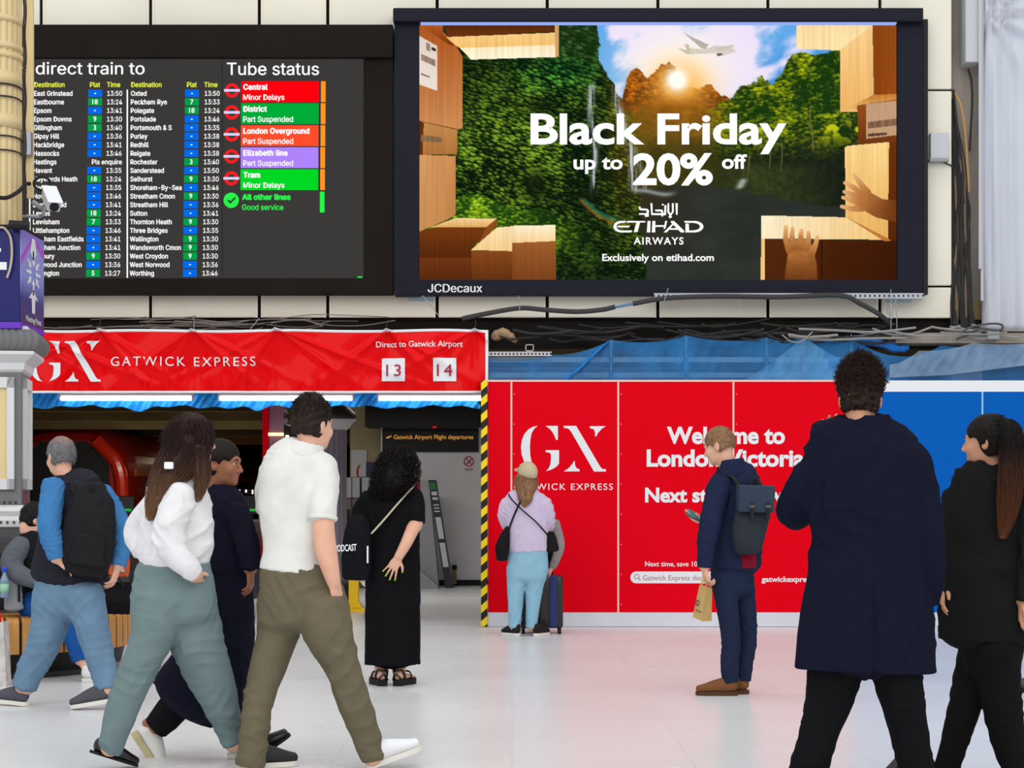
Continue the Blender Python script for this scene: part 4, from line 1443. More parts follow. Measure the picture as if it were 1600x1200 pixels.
def sidepoly(P):
    n = len(P)
    V = [sp2(u, v) for u, v in P]
    from mathutils.geometry import tessellate_polygon
    T = tessellate_polygon([[Vector(v) for v in V]])
    mb.add(V, [tuple(x) for x in T])
for k, L in ((0, 0.19), (2, 0.19), (4, 0.19), (6, 0.19)):
    pass
cu, cv = 0.52, 0.58
asp = (zt_ - zb_) / 0.74
for k in range(8):
    a = math.pi / 4 * k + math.pi / 2
    r0, r1 = 0.06, (0.23 if k % 2 == 0 else 0.18)
    d = (math.cos(a) * 1.9, math.sin(a) / asp); nrm = (-math.sin(a) * 1.9, math.cos(a) / asp)
    if k in (2, 6): d = (math.cos(a) * 1.3, 0)
    pt = lambda r, w: (cu + d[0] * r + nrm[0] * w, cv + d[1] * r + nrm[1] * w)
    sidepoly([pt(r0, 0), pt(r0 + 0.07, 0.045), pt(r0 + 0.06, 0.016), pt(r1, 0.014), pt(r1, -0.014), pt(r0 + 0.06, -0.016), pt(r0 + 0.07, -0.045)])
sidepoly([(0.52, 0.40), (0.72, 0.29), (0.60, 0.30), (0.58, 0.14), (0.46, 0.14), (0.44, 0.30), (0.32, 0.29)])
sidepoly([(0.52, 0.72), (0.66, 0.80), (0.58, 0.96), (0.46, 0.96), (0.38, 0.80)])
Vg2, Fg2 = glyphs('Meeting Point', 0.012)
wd = Vg2[:, 0].max() - Vg2[:, 0].min()
mb.add([sp2(0.2 + 0.66 * (a - Vg2[:, 0].min()) / wd, 0.035 + 0.075 * b / CAP * 0.8) for a, b in Vg2], Fg2)
mb.build('side_symbols', M['white'], t)
mb = MB()
mb.quadpx(-20, 409.5, 10.5, 421.5, SY - 0.003)
mb.polypx([(-4, 386), (1.5, 388), (1.5, 393), (-4, 396)], SY - 0.003)
mb.build('front_symbols', M['white'], t)
mb = MB()
m2 = mat('pink_print', (196, 90, 214), 0.35, 0.4)
for P in ([(0.0, 0.70), (0.0, 0.60), (0.52, 0.955), (0.52, 0.985)], [(0.52, 0.985), (0.52, 0.945), (1.0, 0.78), (1.0, 0.86)]):
    mb.add([(xr + 0.0075, *sp2(u, v)[1:]) for u, v in P], [(0, 1, 2, 3)])
mb.build('side_rays', m2, t)
o = MB().tube(spline([at(-6, 357, 14.74), at(6, 356, 14.73), at(16, 370, 14.73), at(18.5, 395, 14.74), at(16, 418, 14.745), at(11, 434, 14.75)], 6), 0.0085, 6).build('loose_cord', mat('pale_cord', (196, 180, 150), 0.6, 0.2))
tag(o, 'pale cord dangling over the front of the navy sign box', 'cord')
mb = MB().tube([at(14, 351, 14.7), at(46, 353, 14.72)], 0.035, 10)
o = mb.build('lamp_bar', M['black'], t)

# ------------------------------------------------------------------ bench round the column
BR = 1.14
t = thing('bench', (CXc, CY, 0), 'curved slatted oak bench wrapped around the foot of the column', 'bench')
mb = MB()
nsl = 64
z_top = 0.46
for k in range(nsl):
    a = 2 * math.pi * (k + 0.5) / nsl
    ca, sa = math.cos(a), math.sin(a)
    tw = BR * 2 * math.pi / nsl * 0.40
    prof = [(0.60, z_top), (BR - 0.05, z_top), (BR - 0.016, z_top - 0.012), (BR, z_top - 0.045), (BR, z_top - 0.27), (BR - 0.035, z_top - 0.27), (BR - 0.035, z_top - 0.06), (BR - 0.055, z_top - 0.04), (0.60, z_top - 0.04)]
    V, F = [], []
    n = len(prof)
    for s in (-1, 1):
        for r_, z_ in prof:
            tt = tw * (r_ / BR) * s
            V.append((CXc + r_ * ca - tt * sa, CY + r_ * sa + tt * ca, z_))
    for i in range(n):
        j = (i + 1) % n
        F.append((i, j, n + j, n + i))
    F += [(0, 8, 7, 1), (1, 7, 6, 2), (2, 6, 3), (3, 6, 5, 4)]
    F += [tuple(n + q for q in f)[::-1] for f in [(0, 8, 7, 1), (1, 7, 6, 2), (2, 6, 3), (3, 6, 5, 4)]]
    mb.add(V, F)
mb.build('slats', M['wood'], t)
mb = MB().lathe((CXc, CY), [(0.62, 0.05), (BR - 0.10, 0.05), (BR - 0.06, 0.2), (BR - 0.06, z_top - 0.06), (0.62, z_top - 0.06)], 64)
mb.build('bench_frame', M['black'], t, True)
MB().lathe((CXc, CY), [(0.62, 0.0), (BR - 0.16, 0.0), (BR - 0.16, 0.06), (0.62, 0.06)], 64).build('bench_foot', M['dgrey'], t, True)

# ------------------------------------------------------------------ pipes and cables on the ledge
YPp = 20.3
mb = MB().tube(spline([at(722, 498, YPp), at(760, 490, YPp), at(812, 481.5, YPp), at(850, 484, YPp), at(900, 487, YPp), at(940, 484, YPp), at(961, 479.5, YPp)], 6), 0.026, 10)
tP = thing('lagged_pipe', at(1050, 480, YPp), 'long black lagged pipe sagging along the ledge below the billboard', 'pipe')
mb.tube(spline([at(989, 474.5, YPp), at(1040, 466, YPp), at(1120, 463, YPp), at(1220, 464, YPp), at(1312, 461.5, YPp), at(1345, 475, YPp), at(1375, 492, YPp), at(1392, 508, YPp + 0.1)], 6), 0.026, 10)
mb.build('lagging', M['pipe'], tP)
MB().tube([at(955, 481, YPp), at(975, 477.5, YPp), at(995, 473.5, YPp)], 0.013, 8).build('bare_hose', mat('blue_hose', (80, 130, 176), 0.5, 0.4), tP)
# perforated angle under the billboard
mb = MB()
for k in range(56):
    x0_ = 1023 + k * 7.5
    mb.boxpx(x0_, 458.6, x0_ + 5.0, 466, YA - 0.06, 0.03)
mb.boxpx(1022, 458, 1443, 460.4, YA - 0.062, 0.04).boxpx(1022, 464.2, 1443, 466.6, YA - 0.062, 0.04)
o = mb.build('slotted_channel', M['steel']); tag(o, 'slotted steel channel along the lower right edge of the billboard', 'channel')
# hanging turnbuckle and wires
mb = MB()
for a, b in (((1392, 452), (1392, 520)), ((1399, 462), (1402, 532)), ((660, 462), (686, 494)), ((810, 462), (812, 486)), ((1044, 450), (1038, 470)), ((1155, 470), (1155, 482)), ((1372, 465), (1368, 482)), ((1380, 466), (1388, 492)), ((302, 496), (303, 516)), ((405, 497), (391, 514))):
    mb.tube([at(*a, 20.25), at((a[0] + b[0]) / 2 + 0.6, (a[1] + b[1]) / 2, 20.25), at(*b, 20.25)], 0.0045, 5)
mb.tube([at(1392.5, 476, 20.25), at(1392.5, 498, 20.25)], 0.015, 8)
o = mb.build('hanging_wire', M['steel']); o['kind'] = 'stuff'
tag(o, 'thin hanging wires and a turnbuckle in front of the cream ledge', 'wire')
# stickers
for i, (x0_, x1_, y0_, y1_) in enumerate(((638, 678, 463, 471), (1382, 1424, 463, 473))):
    o = MB().boxpx(x0_, y0_, x1_, y1_, YF - 0.01, 0.008).build('paper_sticker', mat('pale_blue_paper', (190, 214, 222), 0.6, 0.2))
    tag(o, ('small pale blue paper sticker under the left end of the billboard', 'small pale blue paper sticker under the right end of the billboard')[i], 'sticker')
# tangles in the dark gap under the ledge
r = np.random.default_rng(8)
def tangle(name, n, xr_, yr_, Yr, rad, m, label, sag=(3, 12), seed=1):
    r = np.random.default_rng(seed)
    mb = MB()
    for i in range(n):
        a = r.uniform(*xr_); L = r.uniform(40, 190); y = r.uniform(*yr_); Yq = r.uniform(*Yr); s = r.uniform(*sag)
        P = [at(a, y, Yq), at(a + L * 0.3, y + s * r.uniform(0.3, 1), Yq), at(a + L * 0.65, y + s * r.uniform(0.2, 1), Yq), at(a + L, y + r.uniform(-5, 5), Yq)]
        mb.tube(spline(P, 5), rad * r.uniform(0.5, 1.3), 5)
    o = mb.build(name, m); o['kind'] = 'stuff'
    return tag(o, label, 'cables')
tangle('cable_tangle', 34, (760, 1330), (502, 530), (20.25, 20.55), 0.011, M['cable'], 'tangle of dark cables lying under the cream ledge above the netting', seed=4)
tangle('wire_offcuts', 26, (60, 480), (498, 514), (20.25, 20.5), 0.006, mat('dull_wire', (120, 112, 104), 0.6, 0.4), 'loose wire ends and offcuts above the red banner', (-10, 8), seed=5)
tangle('pale_cables', 16, (1180, 1520), (506, 526), (20.15, 20.4), 0.011, mat('grey_cable', (150, 146, 142), 0.6, 0.3), 'pale grey cables snaking over the ledge beside the pier', seed=6)
# hanging cable bundle on the pier
r = np.random.default_rng(12)
mb, mc = MB(), MB()
for i in range(26):
    x = r.uniform(1489, 1516)
    P = []
    y_top = r.uniform(140, 240)
    for y in np.linspace(y_top, 512, 9):
        f = (y - y_top) / (512 - y_top)
        P.append(at(1487 + (x - 1487) * min(1, f * 2.2 + 0.15) + 5 * f * f * (x - 1500) / 12 + r.normal() * 1.3, y, 20.72 - 0.12 * f - r.uniform(0, 0.03)))
    (mb if i % 9 else mc).tube(spline(P, 4), r.uniform(0.007, 0.015), 6)
o = mb.build('cable_bundle', M['cable']); o['kind'] = 'stuff'; tag(o, 'thick bundle of black cables hanging down the stained pier', 'cables')
o = mc.build('pale_cable_bundle', mat('tan_cable', (120, 98, 76), 0.5, 0.3)); o['kind'] = 'stuff'; tag(o, 'few tan cables among the black bundle on the stained pier', 'cables')
P = [at(1487, 143, 20.7), at(1496, 152, 20.68), at(1503, 172, 20.66), at(1508, 205, 20.66), at(1512, 260, 20.66), at(1514, 300, 20.66)]
o = MB().tube(spline(P, 6), 0.012, 6).build('orange_cable', mat('orange_brown_cable', (196, 150, 90), 0.5, 0.3)); tag(o, 'orange-brown cable curving out from the cream panel joint', 'cable')
P = [at(1513, 108, 20.72), at(1518, 128, 20.7), at(1519, 160, 20.7), at(1517, 200, 20.7), at(1515, 236, 20.7)]
o = MB().tube(spline(P, 6), 0.012, 6).build('chain', M['cable']); tag(o, 'dark hanging chain below the pale trunking on the pier', 'chain')
# junction box and looped flex on the ledge
t = thing('junction_box', at(1552, 524, 20.2), 'grey junction box with looped flex lying on the ledge at right', 'box')
MB().boxpx(1543, 512, 1562, 530, 20.2, 0.1, 0.006).build('box_body', M['grey'], t)
MB().tube(spline([at(1500, 522, 20.2), at(1515, 512, 20.18), at(1545, 506, 20.18), at(1564, 507, 20.2), at(1566, 514, 20.22), at(1556, 516, 20.2), at(1530, 514, 20.2), at(1510, 524, 20.22), at(1494, 530, 20.25)], 6), 0.012, 6).build('flex', M['dgrey'], t)
o = MB().boxpx(1484, 497, 1640, 512, 20.75, 0.3).boxpx(1400, 520, 1700, 536, 20.3, 0.4).build('trim_4', M['conc']); tag(o, kind='structure')
o = MB().boxpx(936, 502, 962, 542, 21.2, 0.2).build('timber_prop', mat('weathered_timber', (96, 74, 56), 0.8, 0.15, var=0.2, vscale=5)); tag(o, 'stub of brown timber prop in the gap above the netting', 'post')
mb = MB().tube(spline([at(770, 528, 20.4), at(785, 520, 20.35), at(798, 526, 20.35), at(806, 534, 20.4)], 4), [0.03, 0.05, 0.06, 0.05, 0.06, 0.05, 0.05, 0.04, 0.05, 0.04, 0.03, 0.03, 0.02], 7)
o = mb.build('rag', mat('tan_rag', (170, 140, 110), 0.8, 0.1)); tag(o, 'crumpled tan rag lying beside the banner end', 'rag')

# ------------------------------------------------------------------ scaffold and blue debris netting over the hoarding
YN = 20.32
M['scaf'] = mat('pale_blue_steel', (112, 140, 162), 0.5, 0.4, 0.3)
posts = [(955, 531), (1072, 524), (1198, 528), (1256, 524), (1330, 522)]
for i, (x, y) in enumerate(posts):
    mb = MB()
    w = 5
    for k in range(int((600 - y) / 6.5)):
        mb.boxpx(x - w / 2, y + k * 6.5, x + w / 2, y + k * 6.5 + 4.9, YN, 0.03)
    mb.boxpx(x - w / 2, y, x - w / 2 + 1.6, 596, YN, 0.035).boxpx(x + w / 2 - 1.6, y, x + w / 2, 596, YN, 0.035)
    o = mb.build('slotted_post', M['scaf'] if i != 3 else mat('pinkish_steel', (200, 130, 160), 0.5, 0.4))
    tag(o, 'slotted steel post, ' + ['nearest the banner', 'right of the one nearest the banner', 'just left of the tallest netting peak', 'pinkish one under the tallest netting peak', 'behind the man in the overcoat'][i], 'post', 'slotted posts under the netting')
mb = MB()
for k in range(17):
    mb.boxpx(763 + k * 5.8, 550.5, 763 + k * 5.8 + 3.4, 555.5, YN - 0.12, 0.02)
mb.boxpx(763, 549.5, 862, 551.2, YN - 0.122, 0.03).boxpx(763, 554.5, 862, 556.2, YN - 0.122, 0.03)
o = mb.build('slotted_channel', M['lgrey']); tag(o, 'short white slotted channel beside the right end of the banner', 'channel')
mb = MB().boxpx(764, 558, 1345, 566, YN + 0.05, 0.05).boxpx(764, 582, 1345, 590, YN + 0.05, 0.05)
o = mb.build('scaffold_rail', M['scaf']); tag(o, 'pair of long horizontal rails behind the blue netting', 'rail')
mb = MB()
for a, b, c, d in ((821, 538, 834, 549, ), ):
    mb.boxpx(a, b, d * 0 + 834, 539.2, YN - 0.1, 0.01).boxpx(a, 547.6, 834, 549, YN - 0.1, 0.01).boxpx(a, b, 822.3, 549, YN - 0.1, 0.01).boxpx(832.7, b, 834, 549, YN - 0.1, 0.01)
o = mb.build('wire_hook', M['lgrey']); tag(o, 'small white square wire frame above the short slotted channel', 'hook')
def net_mat(name, rgb, a):
    m = mat(name, rgb, 0.6, 0.2)
    nt = m.node_tree; b = nt.nodes['Principled BSDF']
    tc = nt.nodes.new('ShaderNodeTexCoord')
    n = nt.nodes.new('ShaderNodeTexNoise'); n.inputs['Scale'].default_value = 3.0; n.inputs['Detail'].default_value = 6
    nt.links.new(tc.outputs['Object'], n.inputs['Vector'])
    r = nt.nodes.new('ShaderNodeMapRange'); r.inputs['From Min'].default_value = 0.3; r.inputs['From Max'].default_value = 0.7
    r.inputs['To Min'].default_value = a - 0.15; r.inputs['To Max'].default_value = min(1, a + 0.12)
    nt.links.new(n.outputs[0], r.inputs[0]); nt.links.new(r.outputs[0], b.inputs['Alpha'])
    return m
def net(name, top, bot, xa, xb, Yb, m, label, seed, amp=0.05, nx=240, ny=18):
    r = np.random.default_rng(seed); ph = r.uniform(0, 6.28, 6)
    V, F = [], []
    tx, ty = zip(*top); bx, by = zip(*bot)
    for j in range(ny + 1):
        for i in range(nx + 1):
            px = xa + (xb - xa) * i / nx; v = j / ny
            a = np.interp(px, tx, ty); b = np.interp(px, bx, by)
            y = a + (b - a) * v
            w = amp * (math.sin(px * 0.05 + 3 * v + ph[0]) + 0.5 * math.sin(px * 0.13 - 4 * v + ph[1]) + 0.35 * math.sin(px * 0.31 + 7 * v + ph[2]))
            V.append(at(px, y, Yb - 0.14 * v + 0.5 * w * (0.3 + v * (1 - v) * 3)))
    for j in range(ny):
        for i in range(nx):
            k = j * (nx + 1) + i
            F.append((k, k + nx + 1, k + nx + 2, k + 1))
    o = obj(name, V, F, m, smooth=True)
    return tag(o, label, 'netting')
def peaks(P, sag):
    out = []
    for (xa, ya), (xb, yb) in zip(P[:-1], P[1:]):
        for k in range(12):
            f = k / 12
            out.append((xa + (xb - xa) * f, ya + (yb - ya) * f + sag * 4 * f * (1 - f)))
    return out + [P[-1]]
top = peaks([(764, 560), (860, 554), (955, 531), (1072, 524), (1200, 527), (1256, 524), (1330, 525), (1400, 556), (1470, 540), (1640, 530)], 7)
net('debris_netting', top, [(764, 596), (1640, 596)], 764, 1640, YN - 0.03, net_mat('blue_netting', (54, 146, 222), 0.42), 'long sheet of blue debris netting draped over the posts above the hoarding', 3)
top = peaks([(1160, 595), (1256, 525), (1330, 566), (1420, 592)], 5)
net('debris_netting', top, [(1160, 596), (1420, 596)], 1160, 1420, YN - 0.09, net_mat('blue_netting_near', (110, 186, 244), 0.42), 'triangular fold of paler blue netting hung from the tallest peak', 9)
top = peaks([(1390, 570), (1436, 548), (1520, 536), (1640, 532)], 4)
net('debris_netting', top, [(1390, 590), (1480, 586), (1640, 566)], 1390, 1640, YN - 0.10, net_mat('grey_netting', (150, 178, 206), 0.5), 'greyish sheet of netting bunched at the right above the blue hoarding', 10, 0.08)
# doubled twist of netting
o = MB().tube(spline([at(952, 532, YN - 0.07), at(930, 552, YN - 0.1), at(905, 576, YN - 0.12), at(884, 594, YN - 0.14)], 5), [0.012, 0.02, 0.03, 0.035, 0.04, 0.045, 0.05, 0.05, 0.055, 0.055, 0.06, 0.06, 0.06, 0.05, 0.05, 0.05], 8, flat=0.3).build('netting_twist', net_mat('blue_netting_twist', (40, 140, 220), 0.8))
tag(o, 'twisted rope of doubled blue netting slanting down from the leftmost peak', 'netting')
V = []
o = MB().tube(spline([at(1322, 528, 20.36), at(1370, 536, 20.36), at(1402, 545, 20.36), at(1420, 543, 20.36)], 6), [0.02, 0.04, 0.06, 0.07, 0.07, 0.06, 0.06, 0.06, 0.05, 0.06, 0.07, 0.07, 0.06, 0.05, 0.06, 0.06, 0.05, 0.04, 0.03], 9, flat=0.7).build('tarpaulin_roll', mat('bright_blue_tarpaulin', (24, 110, 196), 0.4, 0.4))
tag(o, 'bright blue rolled tarpaulin between the two netting sheets', 'tarpaulin')
# ------------------------------------------------------------------ inside the opening: platform hall
# train
t = thing('train', (-10.1, 45, 0), 'dark-fronted red train standing at the platform beyond the gates', 'train')
M['train_red'] = mat('train_red', (186, 30, 12), 0.3, 0.5)
M['train_dark'] = mat('train_dark_front', (26, 22, 22), 0.3, 0.5)
xl, xr_ = -11.7, -8.85
def rounded(z0, z1, w, n=9):
    P = [(xl, z0), (xr_, z0), (xr_, z1 - w)]
    for k in range(n + 1):
        a = math.pi / 2 * k / n
        P.append((xr_ - w + w * math.cos(a), z1 - w + w * math.sin(a)))
    for k in range(n + 1):
        a = math.pi / 2 + math.pi / 2 * k / n
        P.append((xl + w + w * math.cos(a), z1 - w + w * math.sin(a)))
    return P
P = rounded(0.05, 2.95, 1.0)
V, F = [], []
secs = [(45.0, 0.80), (45.15, 0.9), (45.5, 0.96), (46.2, 1.0), (70, 1.0)]
n = len(P)
cx_, cz_ = (xl + xr_) / 2, 1.4
for y, s in secs:
    V += [(cx_ + (x - cx_) * s, y, cz_ + (z - cz_) * s) for x, z in P]
for i in range(len(secs) - 1):
    for k in range(n): F.append((i * n + k, i * n + (k + 1) % n, (i + 1) * n + (k + 1) % n, (i + 1) * n + k))
F.append(tuple(range(n))[::-1]); F.append(tuple((len(secs) - 1) * n + k for k in range(n)))
obj('body', V, F, M['train_red'], t)
mb = MB().prism([(cx_ + (x - cx_) * 0.72, 44.98, 1.62 + (z - 1.62) * 0.72) for x, z in rounded(0.75, 2.85, 0.8)], (0, 0.06, 0))
mb.build('windscreen', M['train_dark'], t)
MB().prism([(x, 44.9, z) for x, z in [(xl + 0.25, 0.7), (xr_ - 0.35, 0.7), (xr_ - 0.4, 1.9), (xr_ - 0.9, 2.6), (xl + 0.9, 2.6), (xl + 0.3, 1.9)]], (0, 0.12, 0)).build('front_panel', M['train_dark'], t)
MB().tube(spline([(xr_ - 0.12, 44.95, 0.3), (xr_ - 0.1, 44.95, 1.4), (xr_ - 0.22, 44.95, 2.1), (xr_ - 0.7, 44.98, 2.62)], 6), 0.16, 10).build('corner_pillar', mat('bright_train_red', (224, 44, 20), 0.25, 0.6), t)
mb = MB().bbox((xl + 0.5, 44.9, 0.15), (xr_ - 0.5, 45.1, 0.6), 0.05)
mb.build('coupler_panel', M['train_dark'], t)
mb = MB()
for k in range(7): mb.box((xr_ - 0.01, 47.2 + k * 3.2, 1.0), (xr_ + 0.02, 49.4 + k * 3.2, 1.75))
mb.build('side_windows', M['train_dark'], t)
mb = MB().box((xr_ - 0.01, 46.0, 1.82), (xr_ + 0.025, 70, 1.98)); mb.build('cream_stripe', mat('orange_cream_stripe', (222, 120, 60), 0.4, 0.4), t)
mb = MB()
for k in range(14): mb.box((xr_ + 0.02, 47.3 + k * 1.6, 1.42 + 0.05 * (k % 2)), (xr_ + 0.03, 47.55 + k * 1.6, 1.56))
mb.build('cabin_light', emat('cabin_glow', (255, 240, 206), 3.0), t)
mb = MB()
for x in (xl + 0.45, xr_ - 0.45): mb.tube([(x, 44.99, 0.98), (x, 45.04, 0.98)], 0.09, 14)
mb.build('head_lamp', emat('lamp_glow', (255, 244, 220), 1.5), t)

# ticket gates
def gate(x, Yg, label):
    t = thing('ticket_gate', (x, Yg, 0), label, 'ticket gate', 'ticket gates')
    MB().bbox((x - 0.11, Yg, 0), (x + 0.11, Yg + 1.3, 1.02), 0.03).build('cabinet', M['dgrey'], t)
    MB().bbox((x - 0.1, Yg - 0.012, 0.70), (x + 0.1, Yg + 0.01, 1.0), 0.01).build('reader_panel', mat('navy_panel', (24, 36, 70), 0.35, 0.4), t)
    MB().tube([(x, Yg - 0.03, 0.86), (x, Yg - 0.005, 0.86)], 0.075, 20).build('reader_disc', M['yellow'], t)
    MB().bbox((x - 0.012, Yg + 0.5, 0.35), (x + 0.42, Yg + 0.53, 0.98), 0.02).build('paddle', mat('red_paddle', (170, 40, 40), 0.3, 0.4), t)
    s = MB().bbox((x - 0.02, Yg + 0.2, 1.0), (x + 0.02, Yg + 0.24, 1.16), 0.005).build('sign_post', M['dgrey'], t)
    MB().bbox((x - 0.13, Yg + 0.18, 1.1), (x + 0.13, Yg + 0.24, 1.34), 0.01).build('direction_sign', M['train_dark'], t)
    MB().box((x - 0.09, Yg + 0.172, 1.14), (x + 0.09, Yg + 0.179, 1.17)).build('green_light', emat('gate_green', (40, 170, 60), 1.0), t)
for px, lb in ((190, 'dark ticket gate seen between the walking man and the woman in the white blouse'), (300, 'ticket gate hidden behind the two walking women'), (386, 'ticket gate with a round yellow reader left of the man in the polo shirt'), (470, 'ticket gate standing behind the man in the polo shirt')):
    gate(X_(px, 25.5), 25.5, lb)

# red totem frame with a glossy face
YT2 = 22.2
t = thing('totem_sign', at(427, 970, YT2), 'tall red-edged totem with a glossy reflective face under the banner', 'sign')
MB().bbox((X_(410, YT2), YT2, 0), (X_(419.5, YT2), YT2 + 0.5, Z_(626, YT2)), 0.008).build('red_edge', M['red'], t)
m = mat('glossy_maroon_panel', (150, 100, 118), 0.12, 0.7)
MB().bbox((X_(419.5, YT2), YT2 + 0.03, 0), (X_(443, YT2), YT2 + 0.42, Z_(629, YT2)), 0.006).build('glossy_face', m, t)
MB().boxpx(419, 676, 443, 681, YT2 - 0.012, 0.03, 0.004).build('reflected_strip', emat('warm_reflection', (255, 226, 170), 1.6), t)  # glowing strip imitating a light reflected in the glossy face
MB().boxpx(413, 614, 417.5, 627, YT2 + 0.1, 0.06).boxpx(436, 616, 440, 630, YT2 + 0.1, 0.06).build('hanger', M['grey'], t)
t = thing('bulkhead_lamp', at(447, 685, 22.4), 'black round bulkhead lamp beside the glossy totem', 'lamp')
MB().tube([at(446, 684, 22.45), at(446, 684, 22.25)], [0.16, 0.14], 18).build('lamp_body', M['black'], t)
MB().boxpx(446, 680, 451, 684, 22.22, 0.03, 0.004).build('lamp_eye', emat('lamp_spot', (255, 250, 230), 3.0), t)

# iron column
YI = 23.6
M['iron'] = mat('grey_iron_paint', (150, 144, 156), 0.45, 0.35)
cx = X_(516, YI)
t = thing('iron_column', (cx, YI, 0), 'grey fluted iron column with a domed dark capital behind the polo-shirt man', 'column')
zc_ = lambda y: Z_(y, YI)
V, F = [], []
ns = 96
rr = 0.2
for z in (0, zc_(668)):
    for k in range(ns):
        a = 2 * math.pi * k / ns
        q = rr - 0.018 + 0.018 * abs(math.sin(a * 8)) ** 0.5
        V.append((cx + q * math.cos(a), YI + q * math.sin(a), z))
for k in range(ns): F.append((k, (k + 1) % ns, ns + (k + 1) % ns, ns + k))
obj('shaft', V, F, M['iron'], t, smooth=True)
MB().lathe((cx, YI), [(0.2, zc_(672)), (0.24, zc_(668)), (0.26, zc_(662)), (0.31, zc_(657)), (0.31, zc_(655))], 40).build('necking', M['col_white'], t, True)
MB().lathe((cx, YI), [(0.30, zc_(655.5)), (0.32, zc_(652)), (0.30, zc_(645)), (0.24, zc_(638)), (0.2, zc_(632)), (0.2, 3.2)], 40).build('capital', M['col_dark'], t, True)
MB().lathe((cx, YI), [(0.27, 0), (0.27, 0.2), (0.24, 0.28), (0.2, 0.32)], 32).build('base', M['col_dark'], t, True)

# ticket machines
YM = 28.4
for i, px in enumerate((543, 556, 571)):
    t = thing('ticket_machine', (X_(px, YM), YM, 0), 'grey topped ticket machine against the cream wall, ' + ('leftmost of three', 'middle of three', 'rightmost of three')[i], 'ticket machine', 'ticket machines')
    a, b = px - 6, px + 6.2
    MB().boxpx(a, 778, b, 914, YM, 0.5, 0.01).build('cabinet', mat('brown_cabinet', (104, 92, 90), 0.5, 0.3), t)
    MB().boxpx(a, 746, b, 778, YM - 0.03, 0.4, 0.012).build('top_panel', M['grey'], t)
    MB().boxpx(a + 2, 796, b - 2, 818, YM - 0.012, 0.02, 0.003).build('screen', M['black'], t)
    MB().boxpx(a + 3, 826, b - 3, 832, YM - 0.02, 0.03, 0.003).build('card_slot', M['steel'], t)
# poster panels on the cream wall
o = MB().boxpx(549, 703, 573, 745, 30.15, 0.04).build('poster_panel', M['white']); p_ = o
tag(o, 'white wall poster with a red crescent above the ticket machines', 'poster')
mb = MB()
A = np.linspace(2.0, 4.3, 14)
mb.polypx([(566 + 9 * math.cos(a), 738 - 13 * -math.sin(a)) for a in A] + [(566.5 + 6.6 * math.cos(a), 738 - 12 * -math.sin(a)) for a in A[::-1]], 30.14)
mb.build('crescent_print', M['red'], p_)
o = MB().boxpx(572, 722, 597, 790, 30.1, 0.05).build('notice_board', mat('slate_blue_board', (76, 78, 108), 0.5, 0.3)); tag(o, 'slate blue notice board at the left end of the pale partition', 'board')

# LED sign on the partition
YS = YP - 0.06
t = thing('led_sign', at(673, 706, YS), 'black LED sign reading flight departures on the pale partition', 'sign')
MB().boxpx(597.5, 669, 747.5, 706, YS, 0.055, 0.004).build('sign_case', M['black'], t)
lt = Letters().text('Gatwick Airport Flight departures', 615, 686, 6.4, YS - 0.004, 739.5, 0.008)
lt.polypx([(603, 683.5), (611, 680.5), (612, 682), (606, 685), (604, 685)], YS - 0.004)
lt.build('lettering', emat('led_amber', (206, 140, 60), 1.0), t)
o = MB().boxpx(676, 666, 682, 669, YP - 0.37, 0.01).build('indicator_light', emat('red_dot', (200, 20, 20), 1.0)); tag(o, 'tiny red indicator light on the black bulkhead above the LED sign', 'light')
# no smoking notice
t = thing('notice', at(732, 738, YP - 0.01), 'square no smoking notice on the pale partition', 'sign')
MB().boxpx(723, 711, 742, 737, YP - 0.012, 0.012).build('notice_plate', mat('notice_white', (228, 216, 220), 0.5, 0.3), t)
mb = MB()
for q in ring(732.5, 721, 6.4, 8.2): mb.polypx(q, YP - 0.015)
mb.polypx([(727, 716.4), (728.2, 715.2), (738, 725.6), (736.8, 726.8)], YP - 0.015)
mb.build('prohibition_ring', mat('dull_red_print', (176, 48, 66), 0.5, 0.3), t)
mb = MB().polypx([(728, 725), (737, 716), (738.2, 717.2), (729.2, 726.2)], YP - 0.014).quadpx(726, 732, 739, 733, YP - 0.014).quadpx(727, 734.5, 738, 735.3, YP - 0.014)
mb.build('symbol', M['black'], t)
# red poster and leaning totem
o = MB().boxpx(640, 750, 666, 852, 28.7, 0.06, 0.006).build('poster_panel', M['black']); tag(o, 'tall red poster in a black frame beside the leaning information totem', 'poster')
MB().boxpx(642, 752, 661.5, 846, 28.69, 0.02).build('poster_print', mat('red_poster_print', (186, 22, 32), 0.4, 0.3), o)
YO = 28.45
t = thing('information_totem', at(680, 921, YO), 'grey leaning information totem with dark printed face', 'totem')
def lean(x, y): return x + (y - 750) * (27.0 / 170)
def leanpoly(x0_, x1_, ya, yb): return [(lean(x0_, ya), ya), (lean(x1_, ya), ya), (lean(x1_, yb), yb), (lean(x0_, yb), yb)]
def pp(P, Y, d): return [at(x, y, Y) for x, y in P], (0, d, 0)
MB().prism(*pp([(657, 750), (670, 750), (686, 921), (655, 921)], YO + 0.03, 0.34)).build('totem_side', M['grey'], t)
MB().prism(*pp(leanpoly(669, 681, 750, 921), YO, 0.3)).build('totem_face', mat('charcoal_face', (44, 48, 58), 0.4, 0.35), t)
MB().prism(*pp(leanpoly(670, 679, 754, 765), YO - 0.006, 0.004)).build('green_label', mat('green_label', (46, 120, 60), 0.5, 0.3), t)
mb = MB()
for ya, yb in ((768, 774), (777, 781), (788, 790), (793, 795), (798, 800), (808, 842), (848, 886)):
    mb.prism(*pp(leanpoly(671, 679.5, ya, yb), YO - 0.006, 0.004))
mb.build('paper_label', M['lgrey'], t)
MB().prism(*pp([(657, 892), (684, 915), (684, 922), (655, 922)], YO - 0.25, 0.24)).build('foot_wedge', M['grey'], t)
